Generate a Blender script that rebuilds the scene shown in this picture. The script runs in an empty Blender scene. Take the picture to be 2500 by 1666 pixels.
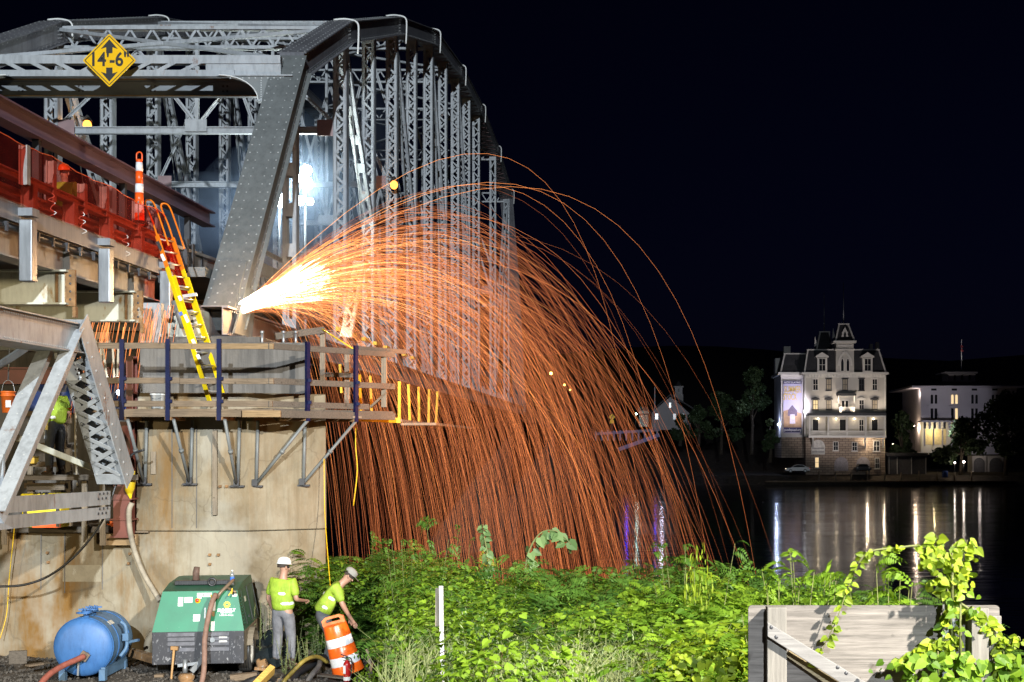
import bpy, bmesh, math, random
import numpy as np
from mathutils import Vector, Matrix
random.seed(7); np.random.seed(7)
SC = bpy.context.scene
COL = SC.collection
# ------------------------------------------------------------------ camera
# The camera stands on the river bank at the origin and looks along +Y, parallel to the bridge, level,
# with a shift lens (the verticals of the photograph are vertical). Units are metres, z = 0 is eye level.
F, CX, CY = 3400.0, 1563.0, 1090.0          # focal length and principal point for a 2500 px wide picture
cam_data = bpy.data.cameras.new("camera")
cam_data.sensor_width = 36.0
cam_data.lens = F / 2500 * 36.0
cam_data.shift_x = -(CX - 1250) / 2500
cam_data.shift_y = (CY - 833) / 2500
cam_data.clip_start = 0.1
cam_data.clip_end = 3000
cam = bpy.data.objects.new("camera", cam_data)
cam.rotation_euler = (math.radians(90), 0, 0)
COL.objects.link(cam)
SC.camera = cam
# ------------------------------------------------------------------ world: night sky
world = bpy.data.worlds.new("World"); SC.world = world; world.use_nodes = True
wn = world.node_tree.nodes; wl = world.node_tree.links
for n in list(wn): wn.remove(n)
w_out = wn.new("ShaderNodeOutputWorld"); w_bg = wn.new("ShaderNodeBackground")
w_sky = wn.new("ShaderNodeTexSky"); w_sky.sky_type = 'NISHITA'; w_sky.sun_disc = False
w_sky.sun_elevation = math.radians(20); w_sky.sun_rotation = math.radians(200)
w_mul = wn.new("ShaderNodeMixRGB"); w_mul.blend_type = 'MULTIPLY'; w_mul.inputs[0].default_value = 1.0
w_mul.inputs[2].default_value = (0.10, 0.09, 0.34, 1)
wl.new(w_sky.outputs[0], w_mul.inputs[1]); wl.new(w_mul.outputs[0], w_bg.inputs[0])
w_bg.inputs[1].default_value = 0.0020
wl.new(w_bg.outputs[0], w_out.inputs[0])
# moonlight: hardly anything at night
moon = bpy.data.lights.new("moon", 'SUN'); moon.energy = 0.004; moon.angle = math.radians(0.5); moon.color = (0.8, 0.88, 1.0)
moon_o = bpy.data.objects.new("moon", moon); moon_o.rotation_euler = (math.radians(50), 0, math.radians(20)); COL.objects.link(moon_o)
# ------------------------------------------------------------------ the light towers of the building site (behind the camera)
def spot(name, loc, target, energy, color, size=95, blend=0.6, soft=0.35):
    L = bpy.data.lights.new(name, 'SPOT'); L.energy = energy; L.color = color
    L.spot_size = math.radians(size); L.spot_blend = blend; L.shadow_soft_size = soft
    o = bpy.data.objects.new(name, L); o.location = loc
    o.rotation_euler = (Vector(target) - Vector(loc)).to_track_quat('-Z', 'Y').to_euler()
    COL.objects.link(o); return o
def point(name, loc, energy, color, soft=0.1):
    L = bpy.data.lights.new(name, 'POINT'); L.energy = energy; L.color = color; L.shadow_soft_size = soft
    o = bpy.data.objects.new(name, L); o.location = loc; COL.objects.link(o); return o
spot("light_tower_bank", (11, -4, 9.5), (3.6, 15, -2), 84000, (1.0, 0.94, 0.82), 60, 0.95, 0.3)
spot("light_tower_road", (6, -60, 22.0), (-10.5, 55, 9.5), 440000, (0.84, 0.93, 1.0), 34, 0.7, 0.5)
spot("light_tower_yard", (-19, 8, 0.8), (-8.5, 26, -1.5), 4800, (1.0, 0.82, 0.48), 80, 0.7, 0.3)
# ------------------------------------------------------------------ exposure
SC.view_settings.view_transform = 'Standard'; SC.view_settings.look = 'None'
SC.view_settings.exposure = 0.0; SC.view_settings.gamma = 1.0
SC.view_settings.use_curve_mapping = False
SC.render.engine = 'CYCLES'
SC.cycles.use_denoising = True
SC.cycles.max_bounces = 5; SC.cycles.diffuse_bounces = 2; SC.cycles.glossy_bounces = 2
SC.cycles.transmission_bounces = 3; SC.cycles.transparent_max_bounces = 8; SC.cycles.volume_bounces = 0
SC.cycles.sample_clamp_indirect = 2.0; SC.cycles.caustics_reflective = False; SC.cycles.caustics_refractive = False
SC.cycles.use_adaptive_sampling = True; SC.cycles.adaptive_threshold = 0.01

# ================================================================== helpers
V = Vector
def P(px, py, Y):
    """point at depth Y that the photograph (2500 px wide) shows at px, py"""
    return V(((px - CX) * Y / F, Y, (CY - py) * Y / F))
def lerp(a, b, t): return a + (b - a) * t
BASE = {}
def par(o, p):
    if p is not None:
        o.parent = p
        if p.name in BASE: o.matrix_parent_inverse = Matrix.Translation(-BASE[p.name])
def tag(o, label=None, cat=None, group=None, kind=None):
    if label: o["label"] = label
    if cat: o["category"] = cat
    if group: o["group"] = group
    if kind: o["kind"] = kind
    return o
def thing(name, label, cat, loc=(0, 0, 0), group=None, local=False, rz=0):
    """an Empty at the thing's base; parts of a non-local thing are built in world coordinates"""
    o = bpy.data.objects.new(name, None); COL.objects.link(o); o.location = loc; o.empty_display_size = 0.2
    o.rotation_euler = (0, 0, rz)
    if not local: BASE[o.name] = V(loc)
    return tag(o, label, cat, group)
def copy_tree(o, parent=None):
    c = o.copy(); COL.objects.link(c); c.parent = parent
    for ch in o.children: copy_tree(ch, c)
    return c
def frame(a, b, up):
    d = (b - a); L = d.length; d = d / L
    u = V(up); s = d.cross(u)
    if s.length < 1e-5: u = V((1, 0, 0)); s = d.cross(u)
    s.normalize(); u = s.cross(d).normalized()
    return d, s, u, L
BOXF = [(0, 1, 3, 2), (4, 6, 7, 5), (0, 4, 5, 1), (2, 3, 7, 6), (0, 2, 6, 4), (1, 5, 7, 3)]
class MB:
    def __init__(s): s.v = []; s.f = []; s.m = []; s.mi = 0; s.sm = []
    def add(s, vs, fs, smooth=False):
        o = len(s.v); s.v += [tuple(v) for v in vs]
        s.f += [tuple(i + o for i in f) for f in fs]; s.m += [s.mi] * len(fs); s.sm += [smooth] * len(fs)
        return s
    def box(s, c, sz, R=None):
        c = V(c); h = V(sz) / 2
        vs = []
        for x in (-1, 1):
            for y in (-1, 1):
                for z in (-1, 1):
                    p = V((x * h.x, y * h.y, z * h.z))
                    if R is not None: p = R @ p
                    vs.append(c + p)
        return s.add(vs, BOXF)
    def bar(s, a, b, w, h, up=(0, 0, 1), off=(0, 0)):
        a = V(a); b = V(b); d, sd, u, L = frame(a, b, up)
        o = sd * off[0] + u * off[1]
        vs = []
        for e in (a, b):
            for i in (-1, 1):
                for j in (-1, 1): vs.append(e + o + sd * (i * w / 2) + u * (j * h / 2))
        return s.add(vs, BOXF)
    def ibeam(s, a, b, h, w, t=0.02, up=(0, 0, 1)):
        a = V(a); b = V(b)
        s.bar(a, b, t, h - 2 * t, up); s.bar(a, b, w, t, up, (0, h / 2 - t / 2)); s.bar(a, b, w, t, up, (0, -h / 2 + t / 2)); return s
    def channel(s, a, b, h, w, t, up, side):
        s.bar(a, b, t, h, up, (0, 0)); s.bar(a, b, w, t, up, (side * (w / 2 + t / 2), h / 2 - t / 2)); s.bar(a, b, w, t, up, (side * (w / 2 + t / 2), -h / 2 + t / 2)); return s
    def tube(s, pts, r, n=8, cap=True, smooth=True):
        pts = [V(p) for p in pts]; N = len(pts)
        rs = r if isinstance(r, (list, tuple)) else [r] * N
        vs = []; pu = None
        for i, p in enumerate(pts):
            d = (pts[min(i + 1, N - 1)] - pts[max(i - 1, 0)])
            if d.length < 1e-9: d = V((0, 0, 1))
            d.normalize()
            if pu is None:
                pu = d.orthogonal().normalized()
            u = (pu - d * pu.dot(d))
            if u.length < 1e-6: u = d.orthogonal()
            u.normalize(); pu = u; w = d.cross(u)
            for k in range(n):
                a = 2 * math.pi * k / n
                vs.append(p + (u * math.cos(a) + w * math.sin(a)) * rs[i])
        fs = []
        for i in range(N - 1):
            for k in range(n):
                k2 = (k + 1) % n
                fs.append((i * n + k, i * n + k2, (i + 1) * n + k2, (i + 1) * n + k))
        s.add(vs, fs, smooth)
        if cap:
            o = len(s.v) - len(vs)
            s.f.append(tuple(o + k for k in range(n - 1, -1, -1))); s.f.append(tuple(o + (N - 1) * n + k for k in range(n)))
            s.m += [s.mi] * 2; s.sm += [False] * 2
        return s
    def cyl(s, a, b, r, r2=None, n=16, smooth=True): return s.tube([a, b], [r, r if r2 is None else r2], n, True, smooth)
    def prism(s, poly, off):
        off = V(off); n = len(poly); vs = [V(p) for p in poly] + [V(p) + off for p in poly]
        fs = [tuple(range(n - 1, -1, -1)), tuple(range(n, 2 * n))]
        for k in range(n): fs.append((k, (k + 1) % n, n + (k + 1) % n, n + k))
        return s.add(vs, fs)
    def quad(s, *pts): return s.add(pts, [tuple(range(len(pts)))])
    def sphere(s, c, r, nu=12, nv=8, sc=(1, 1, 1)):
        c = V(c); vs = []; fs = []
        for j in range(nv + 1):
            t = math.pi * j / nv
            for i in range(nu):
                a = 2 * math.pi * i / nu
                vs.append(c + V((r * sc[0] * math.sin(t) * math.cos(a), r * sc[1] * math.sin(t) * math.sin(a), r * sc[2] * math.cos(t))))
        for j in range(nv):
            for i in range(nu):
                i2 = (i + 1) % nu
                fs.append((j * nu + i, (j + 1) * nu + i, (j + 1) * nu + i2, j * nu + i2))
        return s.add(vs, fs, True)
    def lathe(s, prof, M=None, n=24, smooth=True):
        M = M or Matrix.Identity(4); vs = []; fs = []
        for r, z in prof:
            for k in range(n):
                a = 2 * math.pi * k / n
                vs.append(M @ V((r * math.cos(a), r * math.sin(a), z)))
        for i in range(len(prof) - 1):
            for k in range(n):
                k2 = (k + 1) % n
                fs.append((i * n + k, i * n + k2, (i + 1) * n + k2, (i + 1) * n + k))
        return s.add(vs, fs, smooth)
    def rivet(s, p, nrm, r=0.022):
        p = V(p); d = V(nrm).normalized(); u = d.orthogonal().normalized(); w = d.cross(u)
        vs = [p + (u * math.cos(k * math.pi / 3) + w * math.sin(k * math.pi / 3)) * r for k in range(6)] + [p + d * r * 0.8]
        return s.add(vs, [(k, (k + 1) % 6, 6) for k in range(6)], True)
    def build(s, name, mat, parent=None, bevel=0, kind=None):
        me = bpy.data.meshes.new(name); me.from_pydata(s.v, [], s.f)
        for mm in (mat if isinstance(mat, (list, tuple)) else [mat]): me.materials.append(mm)
        if any(s.m): me.polygons.foreach_set("material_index", s.m)
        if any(s.sm): me.polygons.foreach_set("use_smooth", s.sm)
        me.update()
        o = bpy.data.objects.new(name, me); COL.objects.link(o); par(o, parent)
        if bevel:
            b = o.modifiers.new("edge", 'BEVEL'); b.width = bevel; b.segments = 2; b.limit_method = 'ANGLE'; b.angle_limit = math.radians(40)
        if kind: o["kind"] = kind
        return o
def obj(name, me, parent=None, M=None):
    o = bpy.data.objects.new(name, me); COL.objects.link(o); par(o, parent)
    if M is not None: o.matrix_basis = M
    return o
def catmull(pts, n=8):
    pts = [V(p) for p in pts]; out = []
    q = [pts[0] * 2 - pts[1]] + pts + [pts[-1] * 2 - pts[-2]]
    for i in range(1, len(q) - 2):
        for k in range(n):
            t = k / n; a, b, c, d = q[i - 1], q[i], q[i + 1], q[i + 2]
            out.append(0.5 * ((2 * b) + (c - a) * t + (2 * a - 5 * b + 4 * c - d) * t * t + (3 * b - a - 3 * c + d) * t ** 3))
    out.append(pts[-1]); return out
def text(name, body, size, loc, rot, mat, parent=None, ext=0.002, align='CENTER', sx=1.0, bold=0.0):
    c = bpy.data.curves.new(name, 'FONT'); c.body = body; c.size = size; c.extrude = ext; c.align_x = align; c.align_y = 'CENTER'; c.offset = bold
    c.resolution_u = 3
    tmp = bpy.data.objects.new(name, c); COL.objects.link(tmp); bpy.context.view_layer.update()
    me = bpy.data.meshes.new_from_object(tmp); bpy.data.objects.remove(tmp)
    me.materials.clear(); me.materials.append(mat); o = bpy.data.objects.new(name, me); COL.objects.link(o); par(o, parent)
    o.location = loc; o.rotation_euler = rot; o.scale = (sx, 1, 1); return o

# ------------------------------------------------------------------ materials
def _nt(name):
    m = bpy.data.materials.new(name); m.use_nodes = True
    nt = m.node_tree; b = nt.nodes["Principled BSDF"]; return m, nt, b
def noise(nt, scale, detail=5, stretch=(1, 1, 1), rough=0.6, coord='Object', loc=(0, 0, 0)):
    tc = nt.nodes.new("ShaderNodeTexCoord"); mp = nt.nodes.new("ShaderNodeMapping"); mp.inputs[3].default_value = stretch
    mp.inputs[1].default_value = loc
    nz = nt.nodes.new("ShaderNodeTexNoise"); nz.inputs["Scale"].default_value = scale; nz.inputs["Detail"].default_value = detail
    nz.inputs["Roughness"].default_value = rough
    nt.links.new(tc.outputs[coord], mp.inputs[0]); nt.links.new(mp.outputs[0], nz.inputs[0]); return nz.outputs[0]
def ramp(nt, fac, stops):
    r = nt.nodes.new("ShaderNodeValToRGB"); el = r.color_ramp.elements
    while len(el) < len(stops): el.new(0.5)
    for e, (p, c) in zip(el, stops): e.position = p; e.color = (c[0], c[1], c[2], 1) if not isinstance(c, (int, float)) else (c, c, c, 1)
    nt.links.new(fac, r.inputs[0]); return r.outputs[0]
def mix(nt, fac, a, b, mode='MIX'):
    m = nt.nodes.new("ShaderNodeMixRGB"); m.blend_type = mode
    for sock, v in ((0, fac), (1, a), (2, b)):
        if hasattr(v, "is_linked"): nt.links.new(v, m.inputs[sock])
        elif isinstance(v, (int, float)): m.inputs[sock].default_value = v if sock == 0 else (v, v, v, 1)
        else: m.inputs[sock].default_value = (v[0], v[1], v[2], 1)
    return m.outputs[0]
def bump(nt, b, h, strength=0.3, dist=0.02):
    bn = nt.nodes.new("ShaderNodeBump"); bn.inputs["Strength"].default_value = strength; bn.inputs["Distance"].default_value = dist
    nt.links.new(h, bn.inputs["Height"]); nt.links.new(bn.outputs[0], b.inputs["Normal"])
def pmat(name, col, rough=0.55, metal=0.0, var=0.25, scale=2.5, stretch=(1, 1, 1), bmp=0.0, bscale=30, rust=0.0, rustcol=(0.16, 0.06, 0.02), rscale=3.0, spec=0.5, grime=0.0, coord='Object'):
    m, nt, b = _nt(name)
    c1 = tuple(max(0, x * (1 - var)) for x in col); c2 = tuple(min(1, x * (1 + var)) for x in col)
    n1 = noise(nt, scale, 6, stretch, 0.65, coord)
    c = ramp(nt, n1, [(0.3, c1), (0.7, c2)])
    if grime:
        n3 = noise(nt, scale * 6, 4, (stretch[0], stretch[1], stretch[2] * 0.25), 0.7, coord, (3, 7, 1))
        c = mix(nt, ramp(nt, n3, [(0.45, 0.0), (0.75, grime)]), c, tuple(x * 0.3 for x in col))
    if rust:
        n2 = noise(nt, rscale, 8, (1, 1, 0.45), 0.7, coord, (5, 2, 9))
        c = mix(nt, ramp(nt, n2, [(0.66 - 0.25 * rust, 0.0), (0.74 - 0.2 * rust, 1.0)]), c, rustcol)
    nt.links.new(c, b.inputs["Base Color"])
    b.inputs["Roughness"].default_value = rough; b.inputs["Metallic"].default_value = metal
    b.inputs["Specular IOR Level"].default_value = spec
    if bmp: bump(nt, b, noise(nt, bscale, 4, (1, 1, 1), 0.6, coord), bmp)
    return m
def emat(name, col, strength, sample=True):
    m = bpy.data.materials.new(name); m.use_nodes = True; nt = m.node_tree
    nt.nodes.remove(nt.nodes["Principled BSDF"])
    e = nt.nodes.new("ShaderNodeEmission"); e.inputs[0].default_value = (*col, 1); e.inputs[1].default_value = strength
    nt.links.new(e.outputs[0], nt.nodes["Material Output"].inputs[0])
    if not sample: m.cycles.emission_sampling = 'NONE'
    return m
def woodmat(name, col, axis=0, scale=4, var=0.4, rough=0.8):
    """weathered timber: grain stretched along one axis, knots and grey patches"""
    m, nt, b = _nt(name)
    st = [14, 14, 14]; st[axis] = 0.7
    g = noise(nt, scale, 8, tuple(st), 0.7)
    p = noise(nt, 1.3, 3, (1, 1, 1), 0.5)
    c = ramp(nt, g, [(0.34, tuple(x * (1 - var) for x in col)), (0.5, col), (0.66, tuple(min(1, x * (1 + var)) for x in col))])
    c = mix(nt, ramp(nt, p, [(0.35, 0.0), (0.7, 0.6)]), c, tuple(x * 0.55 for x in col))
    k = noise(nt, 9, 2, (1, 1, 1), 0.4, 'Object', (4, 4, 4))
    c = mix(nt, ramp(nt, k, [(0.68, 0.0), (0.74, 0.7)]), c, tuple(x * 0.35 for x in col))
    nt.links.new(c, b.inputs["Base Color"]); b.inputs["Roughness"].default_value = rough; b.inputs["Specular IOR Level"].default_value = 0.2
    bump(nt, b, g, 0.5, 0.01); return m
STEEL = pmat("steel_grey_paint", (0.34, 0.36, 0.38), 0.5, 0.0, 0.16, 1.4, bmp=0.08, grime=0.5, rust=0.2, rscale=2.2)
STEEL_D = pmat("steel_dark_paint", (0.15, 0.16, 0.16), 0.5, 0.0, 0.18, 1.4, bmp=0.06, grime=0.4)
CHORD = pmat("chord_paint", (0.15, 0.15, 0.165), 0.45, 0.0, 0.2, 1.2, bmp=0.06, grime=0.5)
GUSSET = pmat("gusset_primer", (0.25, 0.16, 0.16), 0.55, 0.0, 0.2, 2)
RIVET = pmat("rivet_heads", (0.40, 0.41, 0.41), 0.45, 0.1, 0.1)
CREAM = pmat("cream_girder_paint", (0.52, 0.52, 0.44), 0.55, 0, 0.1, 1.5, bmp=0.05, grime=0.3, rust=0.25, rustcol=(0.30, 0.17, 0.05), rscale=2.2)
RUSTY = pmat("rusted_plate", (0.22, 0.12, 0.05), 0.8, 0, 0.5, 6, bmp=0.5, bscale=25, rust=0.3, rustcol=(0.5, 0.5, 0.45), rscale=8)
GALV = pmat("galvanised_steel", (0.28, 0.295, 0.31), 0.42, 0.65, 0.3, 7, (1, 1, 0.15), bmp=0.05)
PURPLE = pmat("primer_girder", (0.13, 0.085, 0.12), 0.5, 0, 0.15, 0.8)
DARK = pmat("dark_metal", (0.05, 0.05, 0.055), 0.5, 0.3, 0.3, 4)
NAVY = pmat("navy_post_paint", (0.004, 0.007, 0.04), 0.5, 0.0, 0.3, 6, bmp=0.05, rust=0.08, spec=0.2)
MAROON = pmat("maroon_steel", (0.13, 0.035, 0.025), 0.5, 0.0, 0.25, 3, rust=0.15)
WHITEP = pmat("white_paint", (0.72, 0.72, 0.70), 0.55, 0, 0.1, 3, grime=0.2)
BLACKP = pmat("black_paint", (0.02, 0.02, 0.022), 0.4, 0, 0.3, 4)
WOOD_X = woodmat("weathered_plank_lengthwise", (0.19, 0.14, 0.095), 0)
WOOD_X2 = woodmat("fresh_plank_lengthwise", (0.30, 0.20, 0.105), 0)
WOOD_XG = woodmat("grey_plank_lengthwise", (0.125, 0.105, 0.085), 0)
WOOD_Z = woodmat("weathered_post_upright", (0.24, 0.195, 0.145), 2)
WOOD_Y = woodmat("weathered_plank_receding", (0.26, 0.205, 0.15), 1)
YELLOW = pmat("yellow_rail_paint", (0.72, 0.46, 0.01), 0.45, 0, 0.1, 5, rust=0.08)
# ================================================================== the setting: terrain, river
WATER_Z = -7.3
def ground_z(x, y):
    s = np.interp(y, [-25, 0, 5, 9, 14, 20, 25, 29, 33, 40, 240, 258, 264, 300, 360, 480, 900],
                  [-1.7, -1.75, -1.9, -2.4, -3.3, -4.2, -5.4, -6.9, -8.4, -10, -10, -8.2, -5.6, -5.2, 0, 16, 60])
    p = np.interp(y, [-25, 0, 6, 14, 19, 31, 35, 40, 240, 258, 264, 300, 360, 480, 900],
                  [-1.7, -1.75, -1.9, -3.0, -3.85, -3.85, -8.2, -10, -10, -8.2, -5.6, -5.2, 0, 16, 60])
    t = min(1.0, max(0.0, (x + 5.2) / 2.6)); t = t * t * (3 - 2 * t)
    z = p * (1 - t) + s * t
    if y < 40: z += 0.05 * math.sin(x * 2.1 + y * 1.3) * math.cos(y * 1.7 - x * 0.6) + 0.025 * math.sin(x * 6.3) * math.sin(y * 5.1)
    if y > 300: z += 5 * math.sin(x * 0.02 + 1) * min(1, (y - 300) / 100)
    return float(z)
xs = sorted(set([-600, -400, -250, -150, -90, -60, -40, -30] + [round(-24 + 0.4 * i, 2) for i in range(86)] + [12, 15, 20, 30, 50, 80, 120, 200, 300, 450, 600]))
ys = sorted(set([-25, -15, -8, -3] + [round(0 + 0.5 * i, 2) for i in range(82)] + [45, 60, 100, 160, 220, 245, 255, 260, 264, 270, 285, 300, 330, 360, 400, 480, 600, 900]))
mb = MB(); gv = [(x, y, ground_z(x, y)) for y in ys for x in xs]; nx = len(xs)
mb.add(gv, [(j * nx + i, j * nx + i + 1, (j + 1) * nx + i + 1, (j + 1) * nx + i) for j in range(len(ys) - 1) for i in range(nx - 1)], True)
m, nt, b = _nt("dirt_and_gravel")
n1 = noise(nt, 1.2, 8); n2 = noise(nt, 18, 6)
c = ramp(nt, n1, [(0.3, (0.035, 0.027, 0.02)), (0.55, (0.075, 0.058, 0.042)), (0.75, (0.12, 0.10, 0.08))])
c = mix(nt, ramp(nt, n2, [(0.55, 0.0), (0.7, 0.7)]), c, (0.17, 0.15, 0.13))
nt.links.new(c, b.inputs["Base Color"]); b.inputs["Roughness"].default_value = 0.95; bump(nt, b, n2, 0.9, 0.05)
tag(mb.build("terrain", m), kind='structure')
# gravel on the work pad: real pieces, one mass
rng = np.random.default_rng(3); mb = MB()
for k in range(2600):
    x = rng.uniform(-12, -4.6); y = rng.uniform(22, 25.4); r = rng.uniform(0.012, 0.045)
    z = ground_z(x, y)
    a = rng.uniform(0, 6.28); R = Matrix.Rotation(a, 3, 'Z') @ Matrix.Rotation(rng.uniform(0, 6), 3, 'X')
    vs = [V((x, y, z + r * 0.3)) + R @ (V(q) * r) for q in ((1, 0, 0), (-0.8, 0.2, 0.1), (0, 0.9, 0), (0.1, -0.9, 0), (0, 0, 0.7), (0, 0, -0.7))]
    mb.add(vs, [(0, 2, 4), (2, 1, 4), (1, 3, 4), (3, 0, 4), (2, 0, 5), (1, 2, 5), (3, 1, 5), (0, 3, 5)])
tag(mb.build("gravel", pmat("gravel_stones", (0.075, 0.065, 0.055), 0.9, 0, 0.5, 9)), "loose gravel and chips on the dirt below the pier", "gravel", kind='stuff')
# the river
m, nt, b = _nt("river_water")
b.inputs["Base Color"].default_value = (0.003, 0.004, 0.006, 1); b.inputs["Roughness"].default_value = 0.10
b.inputs["IOR"].default_value = 1.33
w1 = noise(nt, 0.9, 3, (0.22, 1.0, 1), 0.55); w2 = noise(nt, 0.05, 3, (0.35, 1, 1), 0.5, 'Object', (20, 3, 0))
amp = ramp(nt, w2, [(0.42, 0.10), (0.56, 1.0)])
hh = mix(nt, 1.0, w1, amp, 'MULTIPLY')
bump(nt, b, hh, 0.16, 0.35)
mb = MB(); mb.quad((-600, 26, WATER_Z), (600, 26, WATER_Z), (600, 262, WATER_Z), (-600, 262, WATER_Z))
tag(mb.build("river_water", m), kind='structure')
# ================================================================== the swing span (through truss)
XN, XF = -8.53, -16.73
LZ = 2.5                                           # centre line of the bottom chord
bridge = thing("truss_bridge", "grey riveted steel through truss bridge with laced posts receding over the river", "bridge", (XN, 28.5, 1.95))
NODES = [(34.2, 9.36), (39.7, 11.8), (47.9, 14.45), (56.1, 16.45), (64.3, 17.25), (72.5, 17.45), (80.7, 17.05), (88.9, 16.05), (93.0, 11.6)]
Y0, Y1 = 28.5, 99.0
def top_z(y):
    return float(np.interp(y, [n[0] for n in NODES], [n[1] for n in NODES]))
_bar_cache = {}
def flat_bar_mesh(L, w, t, mat, key):
    k = (round(L, 3), w, t, key)
    if k not in _bar_cache:
        mb = MB(); mb.bar((0, 0, 0), (L, 0, 0), w, t, (0, 0, 1)); o = mb
        me = bpy.data.meshes.new("lacing_bar"); me.from_pydata(o.v, [], o.f); me.materials.append(mat); me.update(); _bar_cache[k] = me
    return _bar_cache[k]
def bar_matrix(a, b, up):
    d, s, u, L = frame(a, b, up)
    M = Matrix((d, -s, u)).transposed().to_4x4(); M.translation = a; return M, L
def laced(parent, name, a, b, u, W, D, mat, pitch, singles=False, cross=False, barw=0.055, ch=0.085, battens=False, rivets=False, back=True, lmat=None):
    """two channels joined by zigzag lacing bars (or battens); u = direction from one channel to the other"""
    a = V(a); b = V(b); ax = (b - a).normalized(); u = V(u); u = (u - ax * u.dot(ax)).normalized(); n = ax.cross(u)
    if n.y > 0: n = -n                              # n faces the camera side
    lmat = lmat or mat
    mb = MB()
    for s in (-1, 1):
        o = u * (s * (W / 2 - 0.01))
        mb.bar(a + o, b + o, 0.02, D, n)
        for t in (-1, 1): mb.bar(a + o - u * (s * ch / 2) + n * (t * (D / 2 - 0.008)), b + o - u * (s * ch / 2) + n * (t * (D / 2 - 0.008)), ch, 0.016, n)
    e = 0.22 if not battens else 0.3
    L = (b - a).length
    for p0 in (a, b):
        q = p0 + ax * (e if p0 is a else -e)
        for t in ((-1, 1) if back else (1,)):
            mb.bar(p0 + n * (t * (D / 2 + 0.006)), q + n * (t * (D / 2 + 0.006)), W, 0.014, n)
    post = mb.build(name, mat, parent)
    if battens:
        k = int(L / pitch)
        for i in range(1, k):
            c = a + ax * (L * i / k)
            for t in ((-1, 1) if back else (1,)):
                m2 = MB()
                m2.bar(c - ax * (0.16) + n * (t * (D / 2 + 0.006)), c + ax * 0.16 + n * (t * (D / 2 + 0.006)), W * 0.96, 0.012, n)
                m2.build("batten", lmat, post)
        return post
    Li = L - 2 * e; k = max(2, int(round(Li / pitch))); stuff = MB(); rv = MB()
    hw = W / 2 - 0.05
    for i in range(k):
        p = a + ax * (e + Li * i / k); q = a + ax * (e + Li * (i + 1) / k); s = 1 if i % 2 else -1
        for t in ((1, -1) if back else (1,)):
            for x in ((s, -s) if cross else (s,)):
                if t < 0: x = -x
                off = n * (t * (D / 2 + (0.006 if x == s or not cross else 0.019)))
                p3, q3 = p + u * (x * hw) + off, q - u * (x * hw) + off
                ex = (q3 - p3).normalized() * 0.03; p3 -= ex; q3 += ex
                if singles and t > 0:
                    M, LL = bar_matrix(p3, q3, n)
                    obj("lacing_bar", flat_bar_mesh(LL, barw, 0.012, lmat, lmat.name), post, M)
                    if rivets: rv.rivet(p3 + ex * 1 + n * 0.008, n, 0.022); rv.rivet(q3 - ex + n * 0.008, n, 0.022)
                else: stuff.bar(p3, q3, barw, 0.012, n)
    if stuff.v: stuff.build("lacing", lmat, post, kind='stuff')
    if rv.v: rv.build("rivets", RIVET, post, kind='stuff')
    return post

def box_member(name, a, b, w, h, up, mat, rows=True, pitch=0.28, parent=bridge, cover=0.08, rside=True, rr=0.024):
    """riveted box: core, cover plate edges standing proud, rivet rows on top and on the +X side"""
    a = V(a); b = V(b); d, s, u, L = frame(a, b, up)
    mb = MB(); mb.bar(a, b, w, h, up)
    mb.bar(a, b, w + 2 * cover, 0.03, up, (0, h / 2 + 0.015))
    for k in (-1, 1):
        mb.bar(a, b, 0.018, 0.11, up, (k * (w / 2 + 0.009), h / 2 - 0.056)); mb.bar(a, b, 0.018, 0.11, up, (k * (w / 2 + 0.009), -h / 2 + 0.055))
        mb.bar(a, b, 0.11, 0.018, up, (k * (w / 2 + 0.056), -h / 2 + 0.009))
    o = mb.build(name, mat, parent)
    if rows:
        rv = MB(); n = int(L / pitch); sx = s if s.x > 0 else -s
        for i in range(n):
            p = a + d * ((i + 0.5) * L / n)
            for k in (-1, 1):
                rv.rivet(p + s * (k * (w / 2 + 0.01)) + u * (h / 2 + 0.03), u, rr)
                rv.rivet(p + s * (k * (w / 2 - 0.16)) + u * (h / 2 + 0.03), u, rr * 0.8)
                if rside: rv.rivet(p + sx * (w / 2 + 0.018) + u * (k * (h / 2 - 0.056)), sx, rr * 0.9)
        rv.build("rivets", RIVET, o, kind='stuff')
    return o
single_left = [0]
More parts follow.
